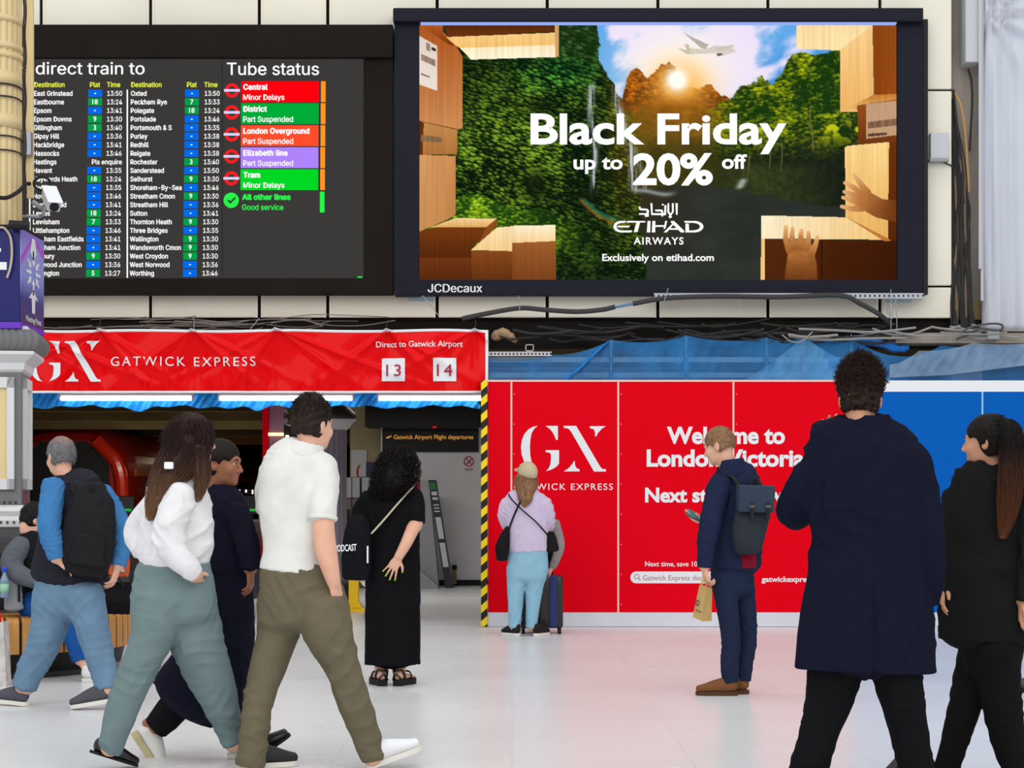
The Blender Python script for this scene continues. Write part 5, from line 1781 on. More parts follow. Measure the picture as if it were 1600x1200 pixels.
# brass post box on the partition
t = thing('floor_post', at(709, 913, YP - 0.12), 'short brass floor post with a black cap beside the partition', 'post')
MB().boxpx(706.5, 889, 713, 913, YP - 0.12, 0.08, 0.004).build('post_body', mat('dull_brass', (130, 116, 90), 0.4, 0.5, 0.5), t)
MB().boxpx(706, 883, 713.5, 890, YP - 0.125, 0.09, 0.004).build('post_cap', M['black'], t)
# yellow stand foot
YY = 22.7
cx = X_(553, YY)
t = thing('yellow_stand', (cx, YY, 0), 'yellow floor stand behind the black tote bag', 'stand')
MB().bbox((cx - 0.06, YY - 0.04, 0.05), (cx + 0.06, YY + 0.04, 0.9), 0.015).build('post', M['yellow'], t)
MB().sweep_poly(lambda o_: [(cx - 0.06 - o_, YY - 0.04 - o_), (cx + 0.06 + o_, YY - 0.04 - o_), (cx + 0.06 + o_, YY + 0.04 + o_), (cx - 0.06 - o_, YY + 0.04 + o_)], [(0.08, 0), (0.08, 0.03), (0.04, 0.05), (0.0, 0.12)]).build('foot', M['yellow'], t)
# ------------------------------------------------------------------ people: shared builders
def row_depth(y):
    """depth at which the floor shows at picture row y"""
    return EYE * FPX / (y - HOR)

M['eye'] = mat('eye_white', (196, 190, 184), 0.25, 0.5)
M['iris'] = mat('dark_iris', (40, 26, 18), 0.15, 0.6)
M['lip'] = mat('lip', (176, 96, 88), 0.4, 0.4)
def skin(rgb): return mat('skin', rgb, 0.5, 0.35, sss=0.12, bump=0.03, bscale=120, var=0.05, vscale=14)
def fabric(name, rgb, rough=0.85, bump=0.15, bscale=220, var=0.06, vscale=9, stretch=(1, 1, 1)):
    return mat(name, rgb, rough, 0.05, bump=bump, bscale=bscale, var=var, vscale=vscale, stretch=stretch)
def hairmat(name, rgb, rough=0.42): return mat(name, rgb, 0.55, 0.12, var=0.25, vscale=40)

class Fig:
    def __init__(s, label, x, Y, group=None):
        s.Y = Y
        s.root = thing('person', (X_(x, Y), Y, 0), label, 'person', group)
        s.body = []          # (prim, k, op)
    def p(s, x, y, dy=0.0):
        return V3(at(x, y, s.Y + dy))
    def st(s, L, ratio=1.0, grow=0.0, mul=1.0):
        out = []
        for e in L:
            x, y, w = e[:3]
            dy = e[3] if len(e) > 3 else 0.0
            rt = e[4] if len(e) > 4 else ratio
            r = w / 2 * (s.Y + dy) / FPX
            out.append((s.p(x, y, dy), max(r * mul + grow, 0.012), max(r * mul * rt + grow, 0.012)))
        return out
    def lr(s, L, ry, dy=0.0, grow=0.0, mul=1.0):
        """stations given by left edge, right edge, row; depth radius in metres"""
        out = []
        for i, e in enumerate(L):
            xl, xr, y = e[:3]
            r = ry[i] if isinstance(ry, (list, tuple)) else ry
            d = dy[i] if isinstance(dy, (list, tuple)) else dy
            w = (xr - xl) / 2 * (s.Y + d) / FPX
            out.append((s.p((xl + xr) / 2, y, d), max(w * mul + grow, 0.015), max(r * mul + grow, 0.015)))
        return out
    def add(s, prim, k=0.02, op='add'):
        s.body.append((prim, k, op))

def head(F, x, y, dy=0.0, yaw=0.0, pitch=0.0, roll=0.0, sc=1.0):
    """yaw 0 looks away from the camera, +90 to the right, -90 to the left; adds skull, face, ears"""
    c = F.p(x, y, dy)
    a = math.radians(yaw)
    R = Matrix.Rotation(-a, 3, 'Z') @ Matrix.Rotation(math.radians(pitch), 3, 'X') @ Matrix.Rotation(math.radians(roll), 3, 'Y')
    r, f, u = (V3(R @ Vector(v)) for v in ((1, 0, 0), (0, 1, 0), (0, 0, 1)))
    H = dict(c=c, r=r, f=f, u=u, s=sc)
    L = lambda X, Y, Z: c + sc * (r * X + f * Y + u * Z)
    H['L'] = L
    A = (r, f, u)
    E = lambda p, q, ax=A: ell(L(*p), [sc * v for v in q], ax)
    F.add(E((0, -0.012, 0.028), (0.076, 0.096, 0.090)), 0)
    F.add(E((0, 0.026, -0.028), (0.063, 0.066, 0.084)), 0.03)
    F.add(E((0, 0.040, -0.074), (0.048, 0.048, 0.036)), 0.03)
    F.add(E((0, 0.074, -0.096), (0.020, 0.018, 0.016)), 0.02)
    F.add(chain([(L(-0.036, 0.082, 0.022), 0.011 * sc, 0.011 * sc), (L(0, 0.092, 0.02), 0.011 * sc, 0.011 * sc), (L(0.036, 0.082, 0.022), 0.011 * sc, 0.011 * sc)], u), 0.016)
    for sx in (-1, 1):
        F.add(E((sx * 0.04, 0.068, -0.032), (0.022, 0.022, 0.022)), 0.025)
        F.add(E((sx * 0.031, 0.102, 0.003), (0.016, 0.015, 0.011)), 0.012, 'sub')
        F.add(E((sx * 0.013, 0.100, -0.036), (0.0095, 0.0095, 0.008)), 0.006)
        e = V3(Matrix.Rotation(sx * 0.35, 3, Vector(u)) @ Vector(f))
        rr = np.cross(e, u)
        F.add(E((sx * 0.076, -0.010, -0.008), (0.010, 0.021, 0.033), (rr, e, u)), 0.006)
        F.add(E((sx * 0.088, -0.006, -0.004), (0.008, 0.010, 0.017), (rr, e, u)), 0.006, 'sub')
    for sx in (-1, 1): F.add(E((sx * 0.031, 0.0795, 0.0115), (0.0155, 0.0125, 0.0065)), 0.003)
    F.add(chain([(L(0, 0.086, 0.012), 0.009 * sc, 0.009 * sc), (L(0, 0.103, -0.014), 0.010 * sc, 0.010 * sc), (L(0, 0.112, -0.034), 0.012 * sc, 0.012 * sc)], r), 0.008)
    for z, q in ((-0.061, (0.023, 0.010, 0.006)), (-0.072, (0.020, 0.010, 0.0065))):
        F.add(E((0, 0.086, z), q), 0.004)
    F.H = H
    # eyes, brows, lips as parts
    bmv, bmf = None, None
    for sx in (-1, 1):
        V, Q = uvsphere(L(sx * 0.031, 0.0775, 0.003), 0.0122 * sc)
        e = obj('eye', V, Q, M['eye'], F.root, True)
        V, Q = uvsphere(L(sx * 0.031, 0.0842, 0.003), 0.0064 * sc)
        obj('iris', V, Q, M['iris'], e, True)
    lips = Field(*bounds([E((0, 0.087, -0.066), (0.026, 0.014, 0.016))], 0.004), 0.002)
    for z, q in ((-0.061, (0.023, 0.0112, 0.0066)), (-0.072, (0.020, 0.0112, 0.0070))):
        lips.put(E((0, 0.086, z), q), 0.003)
    V, Q = lips.mesh()
    obj('lips', V, Q, M['lip'], F.root, True)
    return H

def uvsphere(c, r, n=10, m=14):
    c = V3(c); V, Q = [], []
    for i in range(n + 1):
        t = math.pi * i / n
        for j in range(m):
            p = 2 * math.pi * j / m
            V.append(c + r * np.array([math.sin(t) * math.cos(p), math.sin(t) * math.sin(p), math.cos(t)]))
    for i in range(n):
        for j in range(m):
            Q.append((i * m + j, (i + 1) * m + j, (i + 1) * m + (j + 1) % m, i * m + (j + 1) % m))
    return V, Q

def brows(F, m):
    L, s = F.H['L'], F.H['s']
    for sx in (-1, 1):
        MB().tube([L(sx * 0.014, 0.098, 0.020), L(sx * 0.028, 0.097, 0.026), L(sx * 0.044, 0.086, 0.022)], [0.003 * s, 0.004 * s, 0.002 * s], 6).build('eyebrow', m, F.root, True)

def neck(F, x, y, dy=0.0, r=0.055):
    H = F.H
    F.add(chain([(H['L'](0, -0.02, -0.03), 0.055 * H['s'], 0.06 * H['s']), (H['L'](0, -0.02, -0.09), r * 0.95, r), (F.p(x, y, dy), r * 1.15, r * 1.1)], H['r']), 0.025)

def hand(F, w, d, n, t, size=1.0, curl=0.5, spread=0.12, thumb=1.0, nails=None):
    """w wrist, d finger direction, n palm side, t thumb side"""
    w = V3(w)
    d = V3(d); d /= np.linalg.norm(d)
    t = V3(t); t = t - d * t.dot(d); t /= np.linalg.norm(t)
    n0 = np.cross(d, t); n = n0 if n0.dot(V3(n)) > 0 else -n0
    z = size
    F.add(chain([(w - d * 0.02 * z, 0.027 * z, 0.021 * z), (w + d * 0.015 * z, 0.030 * z, 0.019 * z), (w + d * 0.05 * z, 0.040 * z, 0.017 * z), (w + d * 0.088 * z, 0.040 * z, 0.013 * z)], t), 0.012)
    F.add(ell(w + d * 0.035 * z + t * 0.022 * z + n * 0.008 * z, [0.028 * z, 0.018 * z, 0.016 * z], (d, t, n)), 0.012)
    tips = []
    for i, (ln, r) in enumerate(((0.072, 0.0088), (0.080, 0.0090), (0.074, 0.0086), (0.058, 0.0076))):
        b = w + d * (0.084 - 0.004 * abs(i - 1)) * z + t * (0.031 - 0.0205 * i) * z
        dd = d + t * spread * (1.5 - i)
        dd /= np.linalg.norm(dd)
        P = [(b, r * z * 1.08, r * z * 1.08)]
        ang = 0.0
        cu = curl * (1 + 0.12 * (i - 1.5))
        for k, fr in enumerate((0.46, 0.30, 0.24)):
            ang += cu * (0.7, 1.0, 0.7)[k]
            v = dd * math.cos(ang) + n * math.sin(ang)
            b = b + v * ln * fr * z
            P.append((b, r * z * (0.97 - 0.1 * k), r * z * (0.97 - 0.1 * k)))
        F.add(chain(P, t, sub=1), 0.004)
        tips.append((b, v, ang, dd))
    b = w + d * 0.022 * z + t * 0.026 * z + n * 0.006 * z
    v = d * 0.72 + t * 0.62 * thumb + n * 0.25; v /= np.linalg.norm(v)
    v2 = d * 0.9 + t * 0.3 * thumb + n * 0.3; v2 /= np.linalg.norm(v2)
    b1 = b + v * 0.044 * z; b2 = b1 + v2 * 0.032 * z
    F.add(chain([(b, 0.0125 * z, 0.0125 * z), (b1, 0.0108 * z, 0.0108 * z), (b2, 0.0086 * z, 0.0086 * z)], n, sub=1), 0.008)
    tips.append((b2, v2, 0, v2))
    if nails is not None:
        for b, v, ang, dd in tips:
            nn = -(n * math.cos(ang) - dd * math.sin(ang))
            V, Q = uvsphere((0, 0, 0), 1, 6, 10)
            s_ = np.cross(v, nn)
            V = [b + v * 0.006 * z + nn * 0.006 * z + (v * p[0] * 0.0095 + s_ * p[1] * 0.0062 + nn * p[2] * 0.0035) * z for p in V]
            obj('nail', V, Q, nails, F.root, True)

def body_mesh(F, m, h=0.006):
    prims = [b[0] for b in F.body]
    lo, hi = bounds(prims)
    fd = Field(lo, hi, h)
    for pr, k, op in F.body:
        fd.put(pr, k, op)
    V, Q = fd.mesh()
    return obj('body', V, Q, m, F.root, True)

def half(o, n, R):
    """half-space on the side n points to, near o"""
    o = V3(o); n = V3(n); n = n / np.linalg.norm(n)
    def fn(X, Y, Z): return -((X - o[0]) * n[0] + (Y - o[1]) * n[1] + (Z - o[2]) * n[2])
    return o - R, o + R, fn

def shoe(F, x, y, dy, yaw, m_up, m_sole, length=0.28, pitch=0.0, width=1.0, collar=0.085, sole_h=0.025, h=0.005, low=False, grounded=True, ankle=None, msock=None):
    """heel of the sole at picture point (x, y); yaw as for heads; pitch > 0 lifts the toe, < 0 lifts the heel"""
    o = F.p(x, y, dy)
    a = math.radians(yaw)
    fw = np.array([math.sin(a), math.cos(a), 0]); sd = np.array([math.cos(a), -math.sin(a), 0]); up = np.array([0, 0, 1.0])
    pr = math.radians(pitch)
    ax = fw * math.cos(pr) + up * math.sin(pr); v = up * math.cos(pr) - fw * math.sin(pr)
    if grounded:
        zmin = min(0, length * math.sin(pr))
        o = o.copy(); o[2] = -zmin + 0.002
    k = length / 0.28
    T = lambda A, B, C=0: o + ax * A * k + v * B + sd * C
    sh = sole_h
    e_ = 0.0 if low else 0.008
    st = [(T(0.036, sh + 0.034 + e_), 0.036 * width, 0.038 + e_), (T(0.09, sh + 0.034 + e_), 0.039 * width, 0.043 + e_), (T(0.15, sh + 0.026 + e_), 0.045 * width, 0.035 + e_), (T(0.21, sh + 0.017 + e_ * 0.6), 0.047 * width, 0.027 + e_ * 0.6), (T(0.258, sh + 0.012 + e_ * 0.4), 0.036 * width, 0.021 + e_ * 0.4)]
    prims = [chain(st, sd)]
    if collar:
        prims.append(chain([(T(0.045, sh + 0.03), 0.034 * width, 0.042), (T(0.05, sh + collar), 0.034 * width, 0.042)], sd, flat1=True))
    R = 0.5
    subs = [half(T(0, sh - 0.004), -v, R)]
    if low:
        subs.append(ell(T(0.095, sh + 0.075), (0.075 * k, 0.026 * width, 0.045), (ax, sd, v)))
    up_o = cloth('shoe', prims, m_up, F.root, h, 0.02, subs=subs, ksub=0.004)
    pts = []
    for f, w in ((0.001, 0.012), (0.009, 0.025), (0.035, 0.035), (0.09, 0.034), (0.15, 0.041), (0.21, 0.045), (0.25, 0.038), (0.27, 0.024), (0.278, 0.008)):
        pts.append((f, w * width))
    ring_ = [T(f, 0, w) for f, w in pts] + [T(f, 0, -w) for f, w in reversed(pts)]
    b = MB().prism([Vector(q) for q in ring_], Vector(v * sh))
    if b: b.build('sole', m_sole, up_o)
    F.add(chain([(T(0.05, sh + 0.05), 0.026, 0.030), (T(0.13, sh + 0.028), 0.030, 0.022), (T(0.21, sh + 0.016), 0.03, 0.014)], sd), 0.02)
    if ankle is not None:
        F.add(chain([(T(0.05, sh + 0.05), 0.027, 0.031), (V3(ankle), 0.030, 0.033)], sd), 0.015)
    return T

def lock(st, n, m_pts=26, thick=0.0022, wob=0.004, seed=0, lat=(1, 0, 0), inner=0.55, spread=1.0, curl=0, curl_r=0.006, curl_n=5):
    """strands following stations (point, r_lateral, r_depth)"""
    r = np.random.default_rng(seed)
    raw = [np.concatenate([V3(s[0]), [s[1], s[2]]]) for s in st]
    sp = np.array(spline(raw, 8))
    idx = np.linspace(0, len(sp) - 1, m_pts)
    S = np.stack([np.interp(idx, np.arange(len(sp)), sp[:, c]) for c in range(5)], 1)
    T = np.gradient(S[:, :3], axis=0); T /= np.linalg.norm(T, axis=1, keepdims=True)
    la = V3(lat)[None, :] - T * (T @ V3(lat))[:, None]; la /= np.linalg.norm(la, axis=1, keepdims=True) + 1e-9
    fw = np.cross(T, la)
    ang = r.uniform(0, 2 * np.pi, n)
    rad = np.sqrt(r.uniform(inner ** 2, 1, n)) * spread
    twist = r.normal(0, 0.35, n)
    tt = np.linspace(0, 1, m_pts)
    A = ang[:, None] + twist[:, None] * tt[None, :]
    P = S[None, :, :3] + la[None] * (S[None, :, 3] * rad[:, None] * np.cos(A))[..., None] + fw[None] * (S[None, :, 4] * rad[:, None] * np.sin(A))[..., None]
    for c in range(3):
        ph = r.uniform(0, 6.28, (n, 1)); fq = r.uniform(3, 9, (n, 1))
        P[:, :, c] += wob * np.sin(fq * tt[None, :] + ph)
    if curl:
        ph = r.uniform(0, 6.28, (n, 1)); fq = 2 * np.pi * curl_n * r.uniform(0.7, 1.3, (n, 1))
        P += curl_r * (la[None] * np.cos(fq * tt + ph)[..., None] + fw[None] * np.sin(fq * tt + ph)[..., None]) * np.minimum(1, tt * 4)[None, :, None]
    ends = r.uniform(0.82, 1.0, n)
    Q = np.empty_like(P)
    for c in range(3):
        for i in range(n):
            Q[i, :, c] = np.interp(tt * ends[i], tt, P[i, :, c])
    return strands('x', Q, np.full(n, thick) * r.uniform(0.7, 1.3, n), None)

def scalp(F, thick=0.012, nape=-0.07, front=0.045, hline=0.055, seed=0, h=0.005, noise=0.003, nf=60, top=0.0, side=0.0, ears=True):
    """hair mass over the skull as vertices + quads"""
    H = F.H; L, s = H['L'], H['s']; A = (H['r'], H['f'], H['u'])
    E = lambda p, q: ell(L(*p), [s * v for v in q], A)
    P = [E((0, -0.012, 0.028 + top * 0.5), (0.076 + thick + side, 0.096 + thick, 0.090 + thick + top * 0.5)), E((0, -0.035, -0.02), (0.066 + thick * 0.8, 0.06 + thick * 0.7, 0.075))]
    lo, hi = bounds(P)
    fd = Field(lo, hi, h)
    for p in P: fd.put(p, 0.02)
    # face, ears and nape stay free
    fd.put(E((0, 0.105, hline - 0.10), (0.085, 0.062 + (0.05 - front), 0.095)), 0.008, 'sub')
    for sx in (-1, 1):
        if ears: fd.put(E((sx * 0.095, 0.0, -0.028), (0.030, 0.030, 0.042)), 0.008, 'sub')
        fd.put(E((sx * 0.085, 0.055, -0.03), (0.040, 0.040, 0.060)), 0.008, 'sub')
    fd.put(half(L(0, 0, nape), -H['u'] - 0.25 * H['f'], 0.2), 0.008, 'sub')
    r = np.random.default_rng(seed)
    ks = [(r.normal(size=3), r.uniform(0, 6.28)) for _ in range(6)]
    def disp(x, y, z):
        t = 0
        for k, p in ks:
            k = k / np.linalg.norm(k) * nf * 2
            t = t + np.sin(k[0] * x + k[1] * y + k[2] * z + p)
        return -noise * t / 2.5
    return fd.mesh(disp)

def tufts(F, VQ, n, length, thick, seed=0, droop=0.5, wave=0.0, back=0.3, m_pts=7, fade=0.0):
    """short strands growing out of a hair mass"""
    r = np.random.default_rng(seed)
    V, Q = VQ
    c = F.H['c'] + F.H['u'] * 0.02
    i = r.integers(0, len(V), n)
    p0 = V[i]
    nrm = p0 - c; nrm /= np.linalg.norm(nrm, axis=1, keepdims=True)
    d = nrm * 0.7 - F.H['u'] * droop - F.H['f'] * back + r.normal(0, 0.35, (n, 3))
    d /= np.linalg.norm(d, axis=1, keepdims=True)
    tt = np.linspace(0, 1, m_pts)
    ln = length * r.uniform(0.6, 1.2, (n, 1, 1))
    if fade:
        uz = ((p0 - F.H['c']) @ F.H['u'])
        ln = ln * (1 - fade * (1 - np.clip((uz - 0.02) / 0.07, 0, 1)))[:, None, None]
    P = (p0 - nrm * 0.004)[:, None, :] + d[:, None, :] * tt[None, :, None] * ln - F.H['u'][None, None, :] * (tt ** 2)[None, :, None] * ln * droop * 0.8
    if wave:
        a = r.normal(size=(n, 3)); a -= d * (a * d).sum(1, keepdims=True); a /= np.linalg.norm(a, axis=1, keepdims=True)
        b = np.cross(d, a)
        ph = r.uniform(0, 6.28, (n, 1)); fq = r.uniform(5, 9, (n, 1))
        P = P + wave * tt[None, :, None] ** 0.7 * (a[:, None, :] * np.cos(fq * tt + ph)[..., None] + b[:, None, :] * np.sin(fq * tt + ph)[..., None])
    return strands('x', P, np.full(n, thick), None)
# ------------------------------------------------------------------ the people
FAST = False
SK_FAIR, SK_TAN, SK_DARK = skin((224, 172, 146)), skin((196, 142, 112)), skin((160, 104, 76))
M['sole_white'] = mat('white_sole', (226, 222, 212), 0.6, 0.2)
M['sole_black'] = mat('black_sole', (28, 27, 27), 0.6, 0.2)
M['sole_brown'] = mat('brown_sole', (84, 54, 36), 0.6, 0.2)
M['leather'] = mat('black_leather', (24, 23, 25), 0.3, 0.5)
M['gold'] = mat('gold_metal', (214, 176, 96), 0.25, 0.5, 1.0)

def torso_in(F, st, mul=0.8):
    F.add(chain([(p, a * min(mul, 0.8), b * min(mul, 0.8)) for p, a, b in st], flat1=True, cap=0.3), 0.02)
def limb_in(F, st, mul=0.72, rmax=None):
    F.add(chain([(p, min(a * mul, rmax or 9), min(b * mul, rmax or 9)) for p, a, b in st]), 0.025)

# ---- man in white polo shirt, mid-stride to the right
F = Fig('dark-haired man in white polo shirt and olive trousers walking right', 475, 9.55)
sk = SK_FAIR
head(F, 488, 664, 0.0, yaw=38, pitch=-2, sc=1.03)
neck(F, 474, 712, 0.0, 0.058)
polo = F.lr([(440, 508, 704), (424, 517, 711), (411, 525, 722), (405, 530, 745), (404, 527, 790), (408, 520, 830), (410, 512, 868), (405, 512, 893)], [0.075, 0.09, 0.11, 0.125, 0.13, 0.125, 0.12, 0.125])
slv = F.st([(506, 736, 40, -0.05), (507, 765, 46, -0.08), (504, 790, 47, -0.10), (503, 812, 45, -0.11)])
arm = F.st([(506, 740, 32, -0.05), (505, 800, 33, -0.11), (507, 845, 35, -0.13), (512, 872, 32, -0.14), (519, 900, 25, -0.13), (522, 912, 21, -0.12)])
slv2 = F.st([(424, 738, 40, 0.08), (418, 770, 40, 0.14), (420, 800, 40, 0.18)])
arm2 = F.st([(424, 738, 34, 0.08), (420, 800, 32, 0.18), (428, 850, 30, 0.24), (446, 890, 24, 0.26)])
pw = F.lr([(406, 512, 884), (404, 520, 905), (402, 540, 935), (406, 545, 962)], [0.115, 0.125, 0.13, 0.12])
l1 = F.st([(440, 950, 76, 0.05), (435, 985, 66, 0.05), (419, 1040, 57, 0.03), (404, 1093, 49, 0.0), (397, 1146, 47, -0.03), (391, 1197, 47, -0.03)])
l2 = F.st([(508, 950, 78, -0.06), (512, 985, 80, -0.07), (535, 1040, 55, -0.07), (551, 1093, 53, -0.05), (571, 1146, 46, -0.03), (583, 1189, 36, -0.02)])
torso_in(F, polo); torso_in(F, pw)
F.add(chain(arm), 0.03); F.add(chain(arm2), 0.03)
limb_in(F, l1); limb_in(F, l2)
hand(F, F.p(521, 906, -0.125), F.p(529, 940, -0.09) - F.p(521, 906, -0.12), (-1, 0.3, 0), (0.5, 0.8, 0), 1.0, 0.5)
hand(F, F.p(447, 893, 0.26), F.p(462, 922, 0.26) - F.p(447, 893, 0.26), (1, 0.0, 0), (0.3, 1, 0), 1.0, 0.5)
pm = fabric('white_pique', (222, 221, 217), 0.85, 0.2, 400)
cloth('polo_shirt', [chain(polo, flat1=True), chain(slv, flat1=True), chain(slv2, flat1=True)], pm, F.root, 0.007, 0.018, fadehem(folds(3, 0.0075, 0.18, (0.8, 0.8, 0.9)), F.p(0, 893)[2]))
cl = F.st([(474, 712, 68, 0), (476, 703, 61, 0.0), (478, 694, 57, 0.0)], 0.98)
cloth('collar', [chain(cl, flat0=True, flat1=True)], pm, F.root, 0.006, 0.01, subs=[chain(F.st([(476, 712, 48, 0), (480, 684, 52, 0)], 1.0))])
band = F.st([(503.5, 806, 49, -0.107), (503, 813, 48, -0.111)])
cloth('sleeve_band', [chain(band, flat0=True, flat1=True, sub=1)], pm, F.root, 0.006, 0.005)
olive = fabric('olive_twill', (106, 98, 80), 0.85, 0.12, 260)
cloth('trousers', [chain(pw, flat0=True), chain(l1, flat1=True), chain(l2, flat1=True)], olive, F.root, 0.008, 0.03, folds(8, 0.012, 0.17, (1, 1, 0.8)))
hm = hairmat('dark_brown_hair', (44, 34, 30))
sc_ = scalp(F, 0.010, -0.068, 0.045, 0.06, 4, 0.005, 0.003, 90, 0.026)
V, Q = join_vq(sc_, tufts(F, sc_, 3600, 0.022, 0.0014, 5, 0.35, fade=0.75))
obj('hair', V, Q, hm, F.root, True); brows(F, hm)
shoe(F, 380, 1204, 0, 60, mat('black_trainer', (40, 40, 44), 0.5, 0.3), M['sole_white'], 0.29)
shoe(F, 574, 1198, -0.02, 72, mat('white_trainer', (232, 232, 234), 0.45, 0.3), M['sole_white'], 0.29, pitch=18)
body_mesh(F, sk)

# ---- woman in white blouse walking right
F = Fig('woman in white blouse and grey-green trousers with long brown hair walking right', 280, 9.5)
head(F, 301, 688, 0.03, yaw=58, sc=0.98)
neck(F, 290, 745, 0.02, 0.046)
bl = F.lr([(272, 316, 748), (258, 322, 757), (244, 328, 770), (230, 333, 800), (216, 335, 836), (212, 330, 866), (222, 316, 885)], [0.07, 0.085, 0.10, 0.12, 0.125, 0.12, 0.11])
slv = F.st([(284, 772, 48, -0.09), (270, 808, 54, -0.14), (264, 838, 52, -0.16), (272, 862, 46, -0.17), (292, 884, 38, -0.17), (307, 900, 27, -0.15)])
slv2 = F.st([(254, 776, 44, 0.08), (232, 806, 48, 0.12), (216, 832, 46, 0.14), (226, 856, 42, 0.1), (246, 876, 32, 0.04)])
tw = F.lr([(214, 326, 880), (208, 334, 905), (205, 338, 935), (206, 338, 955)], [0.105, 0.125, 0.135, 0.13])
l1 = F.st([(252, 940, 94, -0.03), (244, 975, 78, -0.04), (231, 1011, 64, -0.04), (197, 1090, 54, -0.03), (180, 1143, 46, -0.02), (171, 1172, 38, 0.0)])
l2 = F.st([(294, 940, 86, 0.06), (303, 985, 88, 0.08), (310, 1011, 84, 0.10), (341, 1090, 62, 0.18), (356, 1140, 40, 0.22), (364, 1166, 30, 0.22)])
torso_in(F, bl); torso_in(F, tw); limb_in(F, slv, 0.7, 0.045); limb_in(F, slv2, 0.7, 0.045); limb_in(F, l1, 0.7); limb_in(F, l2, 0.7)
hand(F, F.p(302, 895, -0.155), F.p(312, 925, 0.0) - F.p(302, 895, -0.155), (0, 1, 0), (0.8, 0.2, 0), 0.9, 0.5)
hand(F, F.p(246, 876, 0.04), (0.8, -0.2, -0.5), (0, 1, 0), (0, 0, 1), 0.9, 0.6)
bm_ = fabric('white_blouse_cotton', (224, 222, 225), 0.8, 0.12, 160)
cloth('blouse', [chain(bl, flat1=True), chain(slv, flat1=True), chain(slv2, flat1=True)], bm_, F.root, 0.007, 0.02, fadehem(folds(14, 0.015, 0.11, (0.9, 0.8, 0.9)), F.p(0, 886)[2], 0.04))
tm_ = fabric('grey_green_jersey', (112, 130, 132), 0.85, 0.12, 260)
cloth('trousers', [chain(tw, flat0=True), chain(l1, flat1=True), chain(l2, flat1=True)], tm_, F.root, 0.008, 0.03, folds(18, 0.009, 0.17, (1, 1, 0.7)))
hm = vmat('brown_hair')
sc_ = scalp(F, 0.016, -0.12, 0.04, 0.065, 6, 0.005, 0.002, 60, 0.006)
st1 = F.st([(298, 690, 66, 0.0), (285, 715, 68, 0.0), (268, 745, 62, -0.03), (252, 772, 46, -0.08), (240, 796, 24, -0.11), (233, 812, 8, -0.12)], 0.9)
st2 = F.st([(312, 700, 26, -0.08), (314, 725, 24, -0.09), (316, 745, 22, -0.09), (312, 768, 14, -0.1), (308, 782, 5, -0.1)], 0.8)
st3 = F.st([(312, 664, 40, -0.02), (318, 690, 30, -0.06), (300, 720, 34, -0.08), (280, 750, 26, -0.10)], 0.8)
mass = Field(*bounds([chain(st1), chain(st2)]), 0.006)
mass.put(chain(st1), 0.01); mass.put(chain(st2), 0.01)
mv = mass.mesh(folds(2, 0.006, 0.05, (1, 1, 0.15)))
lk = [lock(st1, 900, thick=0.0013, wob=0.008, seed=1, spread=1.08), lock(st2, 260, thick=0.0013, wob=0.006, seed=2, spread=1.15), lock(st3, 340, thick=0.0013, wob=0.006, seed=3)]
V, Q = join_vq(sc_, tufts(F, sc_, 2600, 0.05, 0.0011, 9, 0.8, 0, 0.5, 8), mv, *lk)
zt2 = np.clip((F.p(0, 700)[2] - V[:, 2]) / 0.32, 0, 1)[:, None] ** 1.3
g = np.random.default_rng(3).uniform(0.75, 1.25, (len(V), 1))
obj('hair', V, Q, hm, F.root, True, colors=(s2l((50, 34, 32)) * (1 - zt2) + s2l((128, 92, 66)) * zt2) * g)
MB().bbox(tuple(F.p(256, 733, -0.14)), tuple(F.p(272, 722, -0.11)), 0.006).build('hair_clip', M['white'], F.root)
brows(F, M['rubber'])
shoe(F, 140, 1188, 0, 62, M['leather'], M['sole_black'], 0.255, pitch=-20, collar=0, low=True, sole_h=0.014, ankle=F.p(171, 1168, 0))
T = shoe(F, 388, 1197, 0.22, 76, M['leather'], M['sole_black'], 0.255, pitch=33, collar=0, low=True, sole_h=0.016, ankle=F.p(366, 1163, 0.22))
b = MB().tube([T(0.165, 0.062, -0.022), T(0.17, 0.066, 0), T(0.165, 0.062, 0.022)], 0.006, 6).tube([T(0.15, 0.064, -0.012), T(0.185, 0.058, -0.012)], 0.004, 5).tube([T(0.15, 0.064, 0.012), T(0.185, 0.058, 0.012)], 0.004, 5)
b.build('shoe_buckle', M['gold'], F.root, True)
body_mesh(F, SK_FAIR)

# ---- woman in long navy coat, half hidden behind her
F = Fig('woman in long navy coat with tied-back dark hair walking beside the woman in white blouse', 345, 9.95)
head(F, 346, 724, 0.0, yaw=104, pitch=-4, sc=0.98)
neck(F, 340, 776, 0.03, 0.048)
ct = F.lr([(322, 362, 768), (314, 376, 779), (310, 388, 795), (310, 394, 835), (316, 399, 870), (320, 400, 889)], [0.09, 0.11, 0.13, 0.14, 0.145, 0.15])
sk_ = F.lr([(326, 394, 875), (318, 397, 940), (290, 399, 1005), (255, 388, 1060), (228, 372, 1100)], [0.13, 0.15, 0.17, 0.18, 0.18])
slv = F.st([(370, 800, 40, -0.12), (384, 840, 40, -0.16), (390, 870, 36, -0.17), (391, 889, 32, -0.17)])
slv2 = F.st([(330, 800, 40, 0.14), (330, 840, 38, 0.17), (345, 880, 32, 0.17)])
l1 = F.st([(320, 1000, 60, 0.06), (292, 1080, 50, 0.05), (266, 1112, 50, 0.05), (243, 1138, 42, 0.06)])
l2 = F.st([(345, 1000, 60, -0.02), (356, 1080, 48, 0.0), (362, 1130, 40, 0.0), (363, 1168, 32, 0.0)])
torso_in(F, ct); torso_in(F, sk_[:3], 0.6); limb_in(F, slv, 0.7, 0.042); limb_in(F, slv2, 0.7, 0.042); limb_in(F, l1, 0.62); limb_in(F, l2, 0.62)
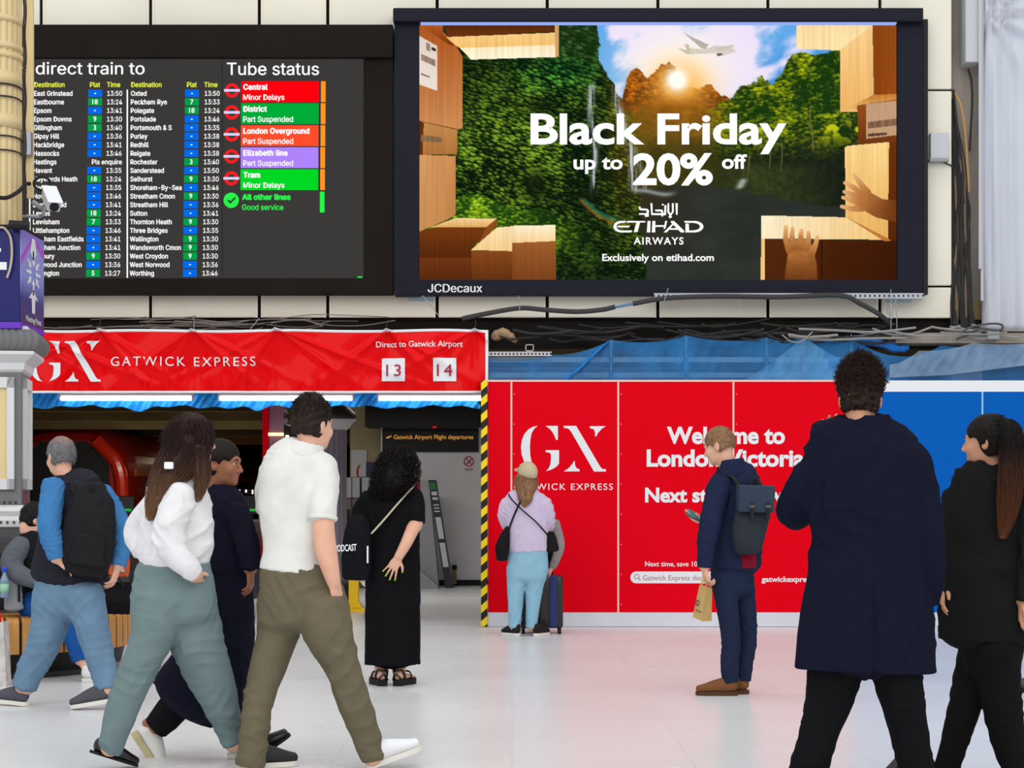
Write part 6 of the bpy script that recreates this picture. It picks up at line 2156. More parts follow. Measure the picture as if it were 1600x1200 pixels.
hand(F, F.p(391, 890, -0.17), (0.02, 0, -1), (-1, 0, 0), (0.2, 1, 0), 0.9, 0.5)
hand(F, F.p(346, 884, 0.17), (0.2, 0, -1), (1, 0, 0), (0, 1, 0), 0.9, 0.5)
nv = fabric('navy_wool', (28, 28, 44), 0.85, 0.2, 180)
cloth('coat_cape', [chain(ct, flat1=True), chain(slv, flat1=True), chain(slv2, flat1=True)], nv, F.root, 0.008, 0.03, folds(24, 0.010, 0.13, (1, 1, 0.6)))
cloth('coat_skirt', [chain(sk_, flat0=True, flat1=True)], nv, F.root, 0.009, 0.03, folds(25, 0.016, 0.12, (1, 1, 0.2)))
cl = F.st([(340, 783, 62, 0.0), (343, 768, 50, 0.0)], 0.95)
cloth('coat_collar', [chain(cl, flat1=True)], nv, F.root, 0.007, 0.02, subs=[chain(F.st([(345, 770, 40, 0), (345, 755, 44, 0)]))])
cloth('trousers', [chain(l1, flat1=True), chain(l2, flat1=True)], fabric('black_trouser', (24, 24, 28)), F.root, 0.009, 0.03, folds(26, 0.006, 0.1))
hm = hairmat('black_brown_hair', (34, 26, 24))
sc_ = scalp(F, 0.012, -0.075, 0.03, 0.055, 7, 0.005, 0.001, 60)
bun = Field(*bounds([ell(F.H['L'](0, -0.125, 0.0), (0.045,) * 3)]), 0.005).put(ell(F.H['L'](0, -0.122, 0.0), (0.042,) * 3)).mesh(folds(3, 0.006, 0.03))
V, Q = join_vq(sc_, tufts(F, sc_, 2000, 0.022, 0.0009, 8, 0.3, 0, 2.2, 7), bun)
obj('hair', V, Q, hm, F.root, True); brows(F, hm)
wt = mat('white_canvas', (230, 228, 222), 0.6, 0.2)
T = shoe(F, 204, 1146, 0.05, 80, wt, mat('beige_sole', (196, 180, 140), 0.6, 0.2), 0.255, pitch=-58, sole_h=0.035, grounded=False, ankle=F.p(232, 1128, 0.06))
MB().tube([T(0.1, 0.105, -0.036), T(0.15, 0.075, -0.04)], 0.008, 6).build('shoe_stripe', M['rubber'], F.root)
shoe(F, 355, 1194, 0.0, 80, wt, M['sole_white'], 0.255, ankle=F.p(363, 1163, 0.0))
body_mesh(F, SK_DARK)

# ---- man in quilted vest and blue shirt
F = Fig('grey-haired man in blue shirt and dark vest walking left in jeans', 110, 12.4)
head(F, 95, 713, 0.0, yaw=-38, pitch=-8, sc=1.02)
neck(F, 106, 752, -0.02, 0.056)
vs_ = F.lr([(88, 128, 746), (78, 145, 753), (70, 162, 766), (64, 172, 800), (58, 172, 850), (50, 170, 890), (47, 166, 908)], [0.075, 0.10, 0.12, 0.135, 0.14, 0.15, 0.155])
sl1 = F.st([(84, 760, 38, -0.10), (79, 795, 37, -0.18), (77, 825, 37, -0.22), (83, 850, 33, -0.24), (89, 873, 27, -0.24)])
sl2 = F.st([(160, 772, 36, -0.02), (178, 803, 37, -0.06), (190, 832, 35, -0.08), (189, 860, 31, -0.10), (184, 884, 26, -0.12)])
jw = F.lr([(52, 164, 898), (54, 160, 920), (56, 158, 945)], [0.13, 0.14, 0.14])
l1 = F.st([(86, 930, 72, 0.02), (78, 975, 60, 0.03), (62, 1020, 50, 0.04), (46, 1052, 44, 0.04), (38, 1076, 40, 0.04)])
l2 = F.st([(130, 930, 66, -0.06), (143, 975, 54, -0.08), (152, 1010, 48, -0.10), (162, 1050, 42, -0.14), (169, 1080, 36, -0.18)])
torso_in(F, vs_); torso_in(F, jw); limb_in(F, sl1, 0.75); limb_in(F, sl2, 0.75); limb_in(F, l1, 0.72); limb_in(F, l2, 0.72)
hand(F, F.p(91, 875, -0.24), F.p(112, 886, -0.2) - F.p(91, 875, -0.24), (0, 0.4, 0.6), (0.3, 0.5, 0.5), 1.0, 0.35)
hand(F, F.p(183, 887, -0.12), F.p(176, 912, -0.12) - F.p(183, 887, -0.12), (-1, 0.2, 0), (0.2, 1, 0), 1.0, 0.5)
qm = fabric('quilted_charcoal', (42, 42, 50), 0.6, 0.1)
base = folds(31, 0.008, 0.12, (1, 1, 0.7))
cloth('vest', [chain(vs_, flat1=True)], qm, F.root, 0.008, 0.02, lambda x, y, z: base(x, y, z) - 0.009 * np.abs(np.sin(z * 2 * math.pi / 0.19)) ** 0.5 + 0.005)
cl = F.st([(107, 756, 50, -0.01), (106, 742, 42, -0.01)], 1.0)
cloth('vest_collar', [chain(cl, flat1=True)], qm, F.root, 0.007, 0.015, subs=[chain(F.st([(105, 750, 34, 0), (104, 735, 36, 0)]))])
sm_ = fabric('blue_denim_shirt', (66, 122, 176), 0.8, 0.12, 260)
cloth('shirt', [chain(sl1, flat1=True), chain(sl2, flat1=True)], sm_, F.root, 0.007, 0.02, folds(33, 0.009, 0.08, (1, 1, 0.9)))
dn = fabric('mid_blue_denim', (106, 134, 160), 0.85, 0.15, 300, 0.1, 6)
cloth('jeans', [chain(jw, flat0=True), chain(l1, flat1=True), chain(l2, flat1=True)], dn, F.root, 0.008, 0.03, folds(35, 0.012, 0.15, (1, 1, 0.9)))
hm = hairmat('grey_hair', (112, 110, 112))
sc_ = scalp(F, 0.007, -0.065, 0.05, 0.06, 9, 0.005, 0.001, 60)
V, Q = join_vq(sc_, tufts(F, sc_, 2200, 0.014, 0.0014, 6, 0.5))
cr = F.H['L'](0.01, -0.05, 0.11)
dd_ = np.clip(1.25 - np.linalg.norm(V - cr, axis=1) / 0.075, 0, 1)[:, None]
obj('hair', V, Q, vmat('grey_hair_thinning'), F.root, True, colors=s2l((120, 118, 120)) * (1 - dd_) + s2l((150, 118, 104)) * dd_)
brows(F, hm)
gm = fabric('grey_knit_shoe', (84, 84, 92), 0.7)
shoe(F, 44, 1099, 0.02, -68, gm, M['sole_white'], 0.29, pitch=4, ankle=F.p(40, 1070, 0.03))
shoe(F, 174, 1104, -0.2, -82, gm, M['sole_white'], 0.27, pitch=-10, ankle=F.p(170, 1076, -0.18))
body_mesh(F, SK_FAIR)
vest_fig = F
bp = thing('backpack', F.p(135, 893, -0.2), 'soft black backpack on the back of the man in the blue shirt', 'backpack')
pk = F.st([(140, 762, 46, -0.17), (143, 790, 72, -0.20), (140, 830, 84, -0.22), (134, 868, 84, -0.22), (130, 893, 68, -0.20)], 0.42)
bkm = fabric('black_nylon', (34, 33, 36), 0.6, 0.12, 120)
cloth('pack_body', [chain(pk, cap=0.5)], bkm, bp, 0.008, 0.02, folds(41, 0.012, 0.12, (1, 1, 0.5)))
cloth('front_pocket', [chain(F.st([(140, 838, 52, -0.28), (134, 880, 58, -0.28)], 0.25))], bkm, bp, 0.008, 0.01, folds(42, 0.005, 0.1))
MB().tube(spline([F.p(138, 772, -0.22), F.p(142, 758, -0.22), F.p(148, 772, -0.22)], 5), 0.012, 8).build('grab_handle', bkm, bp, True)
for P in ([F.p(122, 778, -0.2), F.p(112, 758, -0.13), F.p(104, 760, 0.05), F.p(100, 790, 0.14)], [F.p(160, 778, -0.16), F.p(160, 760, -0.07), F.p(158, 764, 0.06), F.p(158, 790, 0.13)]):
    MB().tube(spline(P, 5), 0.024, 8, flat=0.35).build('shoulder_strap', bkm, bp, True)

# ---- curly-haired woman in black dress
F = Fig('woman with black curly hair in long black dress and sandals seen from behind', 615, 13.8)
head(F, 622, 728, 0.02, yaw=28, pitch=8, roll=4, sc=0.98)
neck(F, 616, 772, 0.0, 0.047)
dr = F.lr([(594, 640, 752), (580, 650, 760), (572, 657, 774), (570, 658, 800), (574, 656, 835), (574, 656, 875), (571, 657, 930), (570, 657, 990), (570, 657, 1038)], [0.06, 0.08, 0.10, 0.12, 0.125, 0.14, 0.15, 0.15, 0.15])
s1 = F.st([(646, 776, 30, -0.02), (650, 795, 31, -0.05), (650, 817, 28, -0.08)])
a1 = F.st([(646, 776, 24, -0.02), (650, 815, 22, -0.08), (645, 826, 21, -0.12), (634, 850, 18, -0.18), (623, 870, 14, -0.2)])
s2 = F.st([(578, 778, 30, 0.04), (566, 800, 32, 0.06), (560, 822, 30, 0.05)])
a2 = F.st([(578, 778, 20, 0.06), (560, 822, 18, 0.05), (557, 850, 15, 0.02)])
l1 = F.st([(595, 1000, 24), (594, 1030, 20), (594, 1052, 15)])
l2 = F.st([(626, 1000, 24), (625, 1030, 20), (625, 1052, 15)])
torso_in(F, dr[:6]); F.add(chain(a1), 0.02); F.add(chain(a2), 0.02)
limb_in(F, F.st([(596, 900, 44), (595, 1000, 28), (594, 1055, 15)]), 1.0); limb_in(F, F.st([(628, 900, 44), (626, 1000, 28), (625, 1055, 15)]), 1.0)
hand(F, F.p(622, 871, -0.2), F.p(611, 892, -0.2) - F.p(622, 871, -0.2), (0, 1, 0), (0.9, 0, -0.5), 0.95, 0.12, 0.22, 1.5, mat('green_nail_polish', (150, 220, 50), 0.3, 0.5))
hand(F, F.p(557, 850, 0.02), (0, 0.0, -1), (1, 0, 0), (0, -1, 0), 0.95, 0.8)
bk = fabric('black_crepe', (20, 20, 23), 0.85, 0.15, 200)
cloth('dress', [chain(dr, flat1=True), chain(s1, flat1=True), chain(s2, flat1=True)], bk, F.root, 0.008, 0.025, folds(51, 0.010, 0.12, (1, 1, 0.25)))
hm = hairmat('black_curls', (24, 19, 20), 0.35)
hs1 = F.st([(622, 706, 42, 0.0), (620, 728, 60, -0.02), (614, 748, 66, -0.05), (606, 766, 52, -0.07), (600, 778, 26, -0.08)], 0.85)
fd = Field(*bounds([chain(hs1)]), 0.006)
fd.put(chain(hs1)); V0, Q0 = fd.mesh(folds(5, 0.022, 0.035))
parts = [(V0, Q0)]
_c = V0.mean(0)
V0[:] = _c + (V0 - _c) * 0.9
for i, (dx, n) in enumerate(((-12, 160), (0, 220), (14, 160))):
    st_ = F.st([(622 + dx * 0.5, 700, 24, 0.0), (621 + dx, 726, 36, -0.03), (616 + dx * 1.2, 750, 36, -0.06), (608 + dx * 1.25, 770, 30, -0.08), (604 + dx * 1.2, 784, 16, -0.09)], 1.0)
    parts.append(lock(st_, n, 46, 0.0026, 0.006, 20 + i, inner=0.6, spread=1.22, curl=1, curl_r=0.013, curl_n=6))
V, Q = join_vq(*parts)
obj('hair', V, Q, hm, F.root, True); brows(F, hm)
for x in (596, 624):
    yaw = -20 if x == 596 else 24
    o_ = F.p(x, 1066, -0.02); o_[2] = 0.0
    a = math.radians(yaw); fw = np.array([math.sin(a), math.cos(a), 0]); sd = np.array([math.cos(a), -math.sin(a), 0]); up = np.array([0, 0, 1.0])
    T = lambda A, B, C=0: o_ + fw * A + up * B + sd * C
    ring_ = [(-0.05, 0.022), (-0.03, 0.036), (0.03, 0.036), (0.1, 0.044), (0.16, 0.046), (0.2, 0.034), (0.215, 0.01)]
    sdl = thing('x', (0, 0, 0)); bpy.data.objects.remove(sdl)
    sole = MB().prism([Vector(T(p, 0, w)) for p, w in ring_] + [Vector(T(p, 0, -w)) for p, w in reversed(ring_)], (0, 0, 0.042)).build('sandal', M['sole_black'], F.root)
    sb_ = MB()
    for pa in ([T(-0.02, 0.04, 0.036), T(-0.058, 0.085, 0.0), T(-0.02, 0.04, -0.036)], [T(0.02, 0.04, 0.038), T(-0.02, 0.11, 0.034), T(-0.06, 0.105, 0), T(-0.02, 0.11, -0.034), T(0.02, 0.04, -0.038)], [T(0.11, 0.04, 0.046), T(0.11, 0.085, 0.03), T(0.11, 0.095, 0), T(0.11, 0.085, -0.03), T(0.11, 0.04, -0.046)]):
        sb_.tube(spline(pa, 5), 0.012, 6, flat=0.5)
    sb_.build('strap', M['leather'], sole, True)
    F.add(chain([(T(-0.018, 0.07), 0.028, 0.03), (T(0.05, 0.065), 0.032, 0.026), (T(0.13, 0.056), 0.038, 0.016), (T(0.19, 0.05), 0.036, 0.01)], sd), 0.02)
    F.add(chain([(T(-0.015, 0.07), 0.028, 0.032), (F.p(x - 1, 1045, 0), 0.030, 0.034)], sd), 0.015)
body_mesh(F, SK_FAIR)
curly = F
bg_ = thing('tote_bag', F.p(556, 903, -0.18), 'black tote bag with white lettering hung from the shoulder of the curly-haired woman', 'bag')
tb = F.lr([(550, 572, 806), (541, 579, 822), (535, 580, 850), (533, 580, 880), (534, 577, 902)], [0.035, 0.055, 0.065, 0.07, 0.06], -0.16)
bm2 = fabric('black_canvas', (24, 23, 27), 0.85, 0.15, 200)
cloth('bag_body', [chain(tb, cap=0.4)], bm2, bg_, 0.008, 0.02, folds(61, 0.010, 0.1, (1, 1, 0.6)))
sp_ = [F.p(568, 816, -0.2), F.p(580, 834, -0.19), F.p(600, 812, -0.16), F.p(624, 784, -0.135), F.p(641, 765, -0.115), F.p(648, 757, -0.05), F.p(646, 758, 0.05), F.p(630, 790, 0.13)]
MB().tube(spline(sp_[1:], 6), 0.020, 8, flat=0.28).build('shoulder_strap', fabric('cream_webbing', (206, 194, 170)), bg_, True)
lt = Letters()
lt.text('PODCAST', 523, 861, 10, F.Y - 0.245, 557, 0.02)
lt.v = [tuple(Vector(v) + Vector((0, 0, 0.05 * (v[0] - X_(545, 13.8)) ))) for v in lt.v]
lt.build('lettering', M['white'], bg_)
MB().bbox(tuple(F.p(573, 880, -0.24)), tuple(F.p(576, 853, -0.2)), 0.002).build('care_label', M['white'], bg_)
MB().prism([Vector(F.p(557, 904, -0.15)), Vector(F.p(570, 917, -0.15)), Vector(F.p(570, 897, -0.15))], (0, 0.02, 0)).build('paper_corner', mat('cream_paper', (226, 218, 196), 0.7, 0.2), bg_)

# ---- woman with cap at the hoarding
F = Fig('woman in beige cap, lilac striped shirt and pale jeans facing the hoarding', 822, 18.7)
head(F, 823, 743, 0.0, yaw=-28, pitch=10, sc=0.98)
neck(F, 822, 774, 0.0, 0.047)
bl = F.lr([(806, 838, 768), (797, 847, 773), (788, 855, 782), (790, 856, 810), (792, 857, 840), (795, 856, 862)], [0.07, 0.09, 0.11, 0.125, 0.13, 0.12])
s1 = F.st([(793, 786, 22, 0.0), (788, 805, 22, 0.03), (795, 824, 19, 0.1), (808, 822, 16, 0.22)])
s2 = F.st([(851, 786, 22, 0.0), (857, 806, 22, 0.03), (855, 825, 19, 0.1), (840, 822, 16, 0.22)])
jw = F.lr([(795, 855, 856), (793, 857, 880), (793, 854, 900)], [0.11, 0.12, 0.12])
l1 = F.st([(808, 890, 33), (806, 925, 27), (805, 955, 22), (804, 981, 19)])
l2 = F.st([(838, 890, 34), (834, 925, 27), (832, 955, 21), (830, 981, 18)])
torso_in(F, bl); torso_in(F, jw); limb_in(F, s1); limb_in(F, s2); limb_in(F, l1); limb_in(F, l2)
for x, t_ in ((808, 1), (840, -1)): hand(F, F.p(x, 822, 0.22), (0.5 * t_, 0.5, 0.4), (0, -1, 0), (0, 0, 1), 0.92, 0.6)
lil = fabric('lilac_stripe_cotton', (204, 186, 214), 0.8, 0.1, 160)
_nt = lil.node_tree
_w = _nt.nodes.new('ShaderNodeTexWave'); _w.inputs['Scale'].default_value = 20; _w.inputs['Distortion'].default_value = 1.5
_tc = _nt.nodes.new('ShaderNodeTexCoord'); _nt.links.new(_tc.outputs['Object'], _w.inputs['Vector'])
_mx = _nt.nodes.new('ShaderNodeMix'); _mx.data_type = 'RGBA'; _mx.inputs[6].default_value = tuple(s2l((190, 170, 206))) + (1,); _mx.inputs[7].default_value = tuple(s2l((224, 212, 230))) + (1,)
_nt.links.new(_w.outputs[1], _mx.inputs[0]); _nt.links.new(_mx.outputs[2], _nt.nodes['Principled BSDF'].inputs['Base Color'])
cloth('shirt', [chain(bl, flat1=True), chain(s1, flat1=True), chain(s2, flat1=True)], lil, F.root, 0.008, 0.025, folds(71, 0.012, 0.12))
cloth('jeans', [chain(jw, flat0=True), chain(l1, flat1=True), chain(l2, flat1=True)], fabric('pale_denim', (142, 186, 208), 0.85, 0.12, 260), F.root, 0.008, 0.02, folds(72, 0.008, 0.12, (1, 1, 1)))
hm = hairmat('dark_blonde_hair', (150, 112, 82))
hs1 = F.st([(823, 745, 32, -0.01), (822, 757, 35, -0.02), (821, 768, 28, -0.06), (821, 780, 20, -0.115), (820, 790, 9, -0.125)], 0.9)
sc_ = scalp(F, 0.01, -0.1, 0.04, 0.055, 12, 0.006, 0.001)
fd = Field(*bounds([chain(hs1)]), 0.006); fd.put(chain(hs1)); mv = fd.mesh(folds(6, 0.006, 0.05, (1, 1, 0.2)))
V, Q = join_vq(sc_, mv, lock(hs1, 520, 24, 0.0013, 0.008, 8, spread=1.1))
obj('hair', V, Q, hm, F.root, True)
H = F.H; L = H['L']; A = (H['r'], H['f'], H['u'])
capm = fabric('beige_cotton_cap', (198, 182, 150), 0.85, 0.1, 240)
fd = Field(*bounds([ell(L(0, -0.012, 0.04), (0.11,) * 3, A)], 0.05), 0.005)
fd.put(ell(L(0, -0.012, 0.035), (0.092, 0.112, 0.104), A))
fd.put(half(L(0, -0.02, 0.012), -H['u'] + 0.25 * H['f'], 0.3), 0.004, 'sub')
V, Q = fd.mesh(folds(9, 0.002, 0.1))
cap_o = obj('cap', V, Q, capm, F.root, True)
ringb = [L(0.085 * math.sin(a), 0.075 + 0.10 * math.cos(a), 0.038 - 0.012 * abs(math.sin(a)) ** 2) for a in np.linspace(-1.5, 1.5, 15)]
MB().prism([Vector(p) for p in ringb], Vector(H['u'] * 0.008)).build('peak', capm, cap_o)
MB().tube(spline([L(-0.04, -0.118, 0.012), L(0, -0.126, 0.0), L(0.04, -0.118, 0.012)], 4), 0.008, 6, flat=0.5).build('strap', capm, cap_o, True)
tr_b = mat('black_trainer_suede', (30, 29, 31), 0.7, 0.2)
shoe(F, 811, 987, -0.05, -38, tr_b, M['sole_white'], 0.25, ankle=F.p(804, 976))
shoe(F, 836, 987, -0.05, 30, tr_b, M['sole_white'], 0.25, ankle=F.p(830, 976))
body_mesh(F, SK_FAIR)
capgirl = F
b1 = thing('shoulder_bag', F.p(784, 874, -0.05), 'slouchy black shoulder bag at the left hip of the woman in the cap', 'bag')
cloth('bag_body', [chain(F.lr([(790, 797, 824), (781, 797, 838), (774, 796, 855), (775, 794, 873)], [0.03, 0.05, 0.06, 0.05], -0.08), cap=0.5)], fabric('black_leatherette', (28, 26, 28), 0.5), b1, 0.007, 0.02, folds(81, 0.006, 0.08))
MB().tube(spline([F.p(794, 830, -0.09), F.p(803, 806, -0.15), F.p(812, 786, -0.145), F.p(818, 771, -0.1), F.p(824, 768, 0.02), F.p(830, 785, 0.12)], 6), 0.014, 8, flat=0.35).build('strap', M['rubber'], b1, True)
b2 = thing('crossbody_bag', F.p(862, 863, -0.03), 'small black crossbody bag at the right hip of the woman in the cap', 'bag')
cloth('bag_body', [chain(F.lr([(855, 866, 832), (853, 871, 846), (853, 874, 860)], [0.03, 0.04, 0.04], -0.03), cap=0.4)], fabric('black_nylon_bag', (30, 30, 33), 0.6), b2, 0.007, 0.015, folds(82, 0.004, 0.08))
MB().tube(spline([F.p(856, 836, -0.05), F.p(838, 816, -0.15), F.p(815, 796, -0.155), F.p(800, 781, -0.13), F.p(795, 773, -0.06), F.p(798, 775, 0.06)], 6), 0.007, 6).build('strap', M['rubber'], b2, True)

# ---- person bending over the suitcase behind her
F = Fig('person in grey sleeves and black vest bending to a suitcase, mostly hidden', 850, 19.15)
head(F, 829, 796, 0.05, yaw=-50, pitch=-35, sc=0.98)
neck(F, 840, 808, 0.03, 0.05)
vs_ = F.lr([(832, 850, 806), (830, 868, 812), (828, 871, 826), (828, 870, 850), (828, 862, 880), (828, 858, 900)], [0.08, 0.11, 0.13, 0.14, 0.14, 0.13], [0.0, 0.0, 0.03, 0.08, 0.14, 0.16])
s1 = F.st([(866, 818, 18, -0.06), (872, 838, 17, -0.1), (874, 856, 16, -0.12), (868, 876, 13, -0.14), (863, 887, 11, -0.14)])
s2 = F.st([(834, 818, 18, 0.1), (834, 840, 17, 0.1), (838, 862, 15, 0.05), (842, 880, 12, -0.05)])
l1 = F.st([(836, 895, 30, 0.19), (836, 935, 24, 0.22), (836, 978, 18, 0.24)])
l2 = F.st([(850, 895, 30, 0.24), (852, 935, 24, 0.26), (852, 978, 18, 0.27)])
torso_in(F, vs_); limb_in(F, s1); limb_in(F, s2); limb_in(F, l1); limb_in(F, l2)
hand(F, F.p(862, 888, -0.14), F.p(854, 897, -0.14) - F.p(862, 888, -0.14), (0, 0, -1), (0, -1, -0.2), 0.95, 0.5)
hand(F, F.p(842, 881, -0.05), F.p(842, 896, -0.1) - F.p(842, 881, -0.05), (1, 0, 0), (0, -1, 0), 0.95, 0.4)
cloth('vest', [chain(vs_, flat1=True)], fabric('black_gilet', (30, 30, 33)), F.root, 0.009, 0.02, folds(91, 0.008, 0.1))
cloth('sleeves', [chain(s1, flat1=True), chain(s2, flat1=True)], fabric('grey_marl', (150, 142, 142)), F.root, 0.008, 0.02, folds(92, 0.007, 0.07))
cloth('trousers', [chain(l1, flat1=True), chain(l2, flat1=True)], fabric('dark_trouser_cloth', (36, 36, 42)), F.root, 0.009, 0.02, folds(93, 0.007, 0.1))
sc_ = scalp(F, 0.012, -0.07, 0.045, 0.06, 13, 0.006, 0.003)
obj('hair', *sc_, hairmat('dark_hair', (50, 40, 36)), F.root, True); brows(F, hm)
for x, d in ((834, 0.22), (850, 0.25)): shoe(F, x, 980, d, -30, tr_b, M['sole_white'], 0.26)
body_mesh(F, SK_FAIR, 0.007)
# suitcase
YSc = 18.95
sx0, sx1 = X_(812, YSc), X_(880, YSc)
t = thing('suitcase', ((sx0 + sx1) / 2, YSc, 0), 'dark hard-shell suitcase with a navy panel standing behind the woman in the cap', 'suitcase')
zt_s = Z_(899.5, YSc)
shell = mat('black_shell', (36, 34, 36), 0.3, 0.5)
MB().bbox((sx0, YSc, 0.055), (sx1, YSc + 0.26, zt_s), 0.03, 3).build('shell', shell, t, True)
mb = MB()
for k in range(5):
    x = sx0 + 0.05 + (sx1 - sx0 - 0.1) * k / 4
    mb.bbox((x - 0.009, YSc - 0.007, 0.1), (x + 0.009, YSc + 0.01, zt_s - 0.05), 0.004)
mb.build('rib', shell, t)
MB().bbox((X_(859, YSc), YSc - 0.01, 0.075), (X_(871, YSc), YSc + 0.27, zt_s + 0.003), 0.006).build('navy_panel', mat('navy_panel', (26, 42, 104), 0.4, 0.4), t)
for x in (sx0 + 0.035, sx1 - 0.035):
    for y in (YSc + 0.04, YSc + 0.22):
        w_ = MB().tube([(x - 0.016, y, 0.03), (x + 0.016, y, 0.03)], 0.03, 16).build('wheel', M['rubber'], t)
MB().tube(spline([(X_(845, YSc), YSc + 0.13, zt_s - 0.005), (X_(848, YSc), YSc + 0.13, zt_s + 0.025), (X_(859, YSc), YSc + 0.13, zt_s + 0.025), (X_(862, YSc), YSc + 0.13, zt_s - 0.005)], 4), 0.01, 6).build('handle', M['rubber'], t, True)

# ---- man with backpack looking at his phone
F = Fig('fair-haired man in navy jacket looking down at his phone, facing left', 1145, 13.15)
head(F, 1124, 697, 0.0, yaw=-62, pitch=-16, sc=1.0)
neck(F, 1140, 738, 0.0, 0.056)
jk = F.lr([(1122, 1160, 731), (1114, 1176, 740), (1109, 1188, 752), (1106, 1193, 785), (1106, 1193, 830), (1108, 1191, 865), (1110, 1190, 886)], [0.08, 0.10, 0.125, 0.14, 0.14, 0.14, 0.14])
s1 = F.st([(1126, 758, 40, -0.08), (1118, 785, 38, -0.13), (1110, 820, 36, -0.16), (1104, 855, 30, -0.17), (1101, 887, 23, -0.17)])
s2 = F.st([(1150, 760, 38, 0.14), (1140, 800, 36, 0.2), (1130, 828, 32, 0.2), (1112, 822, 27, 0.18), (1100, 816, 22, 0.16)])
tw = F.lr([(1112, 1180, 876), (1110, 1178, 895), (1113, 1178, 918)], [0.11, 0.12, 0.12])
l1 = F.st([(1130, 905, 40, -0.05), (1138, 960, 34, -0.06), (1142, 1000, 30, -0.05), (1140, 1040, 29, -0.05), (1142, 1066, 26, -0.05)])
l2 = F.st([(1160, 905, 38, 0.06), (1166, 960, 32, 0.06), (1169, 1000, 28, 0.06), (1164, 1040, 25, 0.06), (1162, 1064, 23, 0.06)])
torso_in(F, jk); torso_in(F, tw); limb_in(F, s1); limb_in(F, s2); limb_in(F, l1); limb_in(F, l2)
hand(F, F.p(1101, 888, -0.17), F.p(1104, 908, -0.17) - F.p(1101, 888, -0.17), (1, 0.1, 0), (-0.3, 1, 0), 1.0, 0.95, 0.05)
hand(F, F.p(1101, 817, 0.16), F.p(1088, 812, 0.16) - F.p(1101, 817, 0.16), (0, -0.2, 1), (0, -1, 0.2), 1.0, 0.35)
nj = fabric('navy_cotton_jacket', (34, 40, 66), 0.75, 0.12, 200)
cloth('jacket', [chain(jk, flat1=True), chain(s1, flat1=True), chain(s2, flat1=True)], nj, F.root, 0.008, 0.014, fadehem(folds(101, 0.011, 0.13, (1, 1, 0.8)), F.p(0, 886)[2], 0.03))
cl = F.st([(1142, 742, 54, 0.0), (1139, 718, 46, 0.0)], 1.05)
cloth('collar', [chain(cl, flat1=True)], nj, F.root, 0.007, 0.015, subs=[chain(F.st([(1132, 742, 34, 0), (1128, 712, 38, 0)]))])
dj = fabric('dark_indigo_denim', (34, 42, 66), 0.85, 0.15, 260)
cloth('trousers', [chain(tw, flat0=True), chain(l1, flat1=True), chain(l2, flat1=True)], dj, F.root, 0.008, 0.014, folds(102, 0.009, 0.1, (0.8, 0.8, 1.2)))
cloth('shirt_tail', [chain(F.lr([(1142, 1184, 868), (1144, 1183, 887)], [0.13, 0.125], -0.02), flat1=True, sub=1)], fabric('dark_red_cotton', (128, 24, 42)), F.root, 0.008, 0.01, folds(103, 0.004, 0.08))
hm = hairmat('light_brown_hair', (140, 106, 78))
sc_ = scalp(F, 0.007, -0.05, 0.05, 0.06, 15, 0.005, 0.001, 60, 0.008)
V, Q = join_vq(sc_, tufts(F, sc_, 2200, 0.014, 0.0013, 16, 0.4))
obj('hair', V, Q, hm, F.root, True); brows(F, hm)
bs_ = mat('brown_suede', (120, 76, 46), 0.75, 0.2, bump=0.1, bscale=90)
shoe(F, 1153, 1082, -0.06, -84, bs_, M['sole_brown'], 0.285, ankle=F.p(1142, 1062, -0.05))
shoe(F, 1171, 1079, 0.05, -80, bs_, M['sole_brown'], 0.285, ankle=F.p(1162, 1060, 0.06))
body_mesh(F, SK_FAIR)
bp = thing('backpack', F.p(1175, 860, -0.15), 'navy roll-flap backpack with two buckles on the man at the phone', 'backpack')
cv = fabric('blue_grey_canvas', (52, 64, 80), 0.6, 0.1, 160)
cv2 = fabric('charcoal_canvas', (48, 52, 60), 0.65, 0.1, 160)
cloth('pack_body', [chain(F.lr([(1156, 1204, 778), (1148, 1203, 805), (1143, 1197, 830), (1145, 1193, 850), (1150, 1190, 860)], [0.07, 0.09, 0.095, 0.09, 0.07], -0.2), cap=0.4)], cv2, bp, 0.007, 0.015, folds(111, 0.006, 0.1))
fl = F.lr([(1157, 1206, 760), (1155, 1210, 772), (1155, 1211, 788), (1157, 1206, 801)], [0.09, 0.11, 0.115, 0.112], -0.21)
_a, _b = F.p(1154, 801, -0.33), F.p(1211, 758, -0.33)
_c = Vector((_a + _b) / 2)
MB().bbox((_a[0], F.Y - 0.335, _a[2]), (_b[0], F.Y - 0.10, _b[2]), 0.016, 3, Matrix.Rotation(math.radians(2), 3, 'Y'), _c).build('flap', cv, bp, True)
for x in (1175, 1200):
    st_ = MB().bbox(tuple(F.p(x - 2.2, 812, -0.348)), tuple(F.p(x + 2.2, 786, -0.31)), 0.003).build('buckle_strap', M['rubber'], bp)
    MB().bbox(tuple(F.p(x - 3.8, 794, -0.356)), tuple(F.p(x + 3.8, 789, -0.32)), 0.003).build('buckle', M['dgrey'], st_)
MB().tube(spline([F.p(1172, 762, -0.18), F.p(1176, 750, -0.17), F.p(1184, 750, -0.17), F.p(1188, 762, -0.18)], 4), 0.009, 6).build('grab_handle', M['rubber'], bp, True)
for P in ([F.p(1160, 768, -0.2), F.p(1148, 748, -0.15), F.p(1136, 744, -0.08), F.p(1124, 760, 0.0), F.p(1118, 800, -0.02)], [F.p(1190, 766, -0.16), F.p(1182, 749, -0.06), F.p(1166, 746, 0.06), F.p(1150, 766, 0.15)]):
    MB().tube(spline(P, 5), 0.022, 8, flat=0.35).build('shoulder_strap', M['rubber'], bp, True)
ph = thing('phone', F.p(1087, 810, 0.16), 'dark smartphone held up by the man in the navy jacket', 'phone')
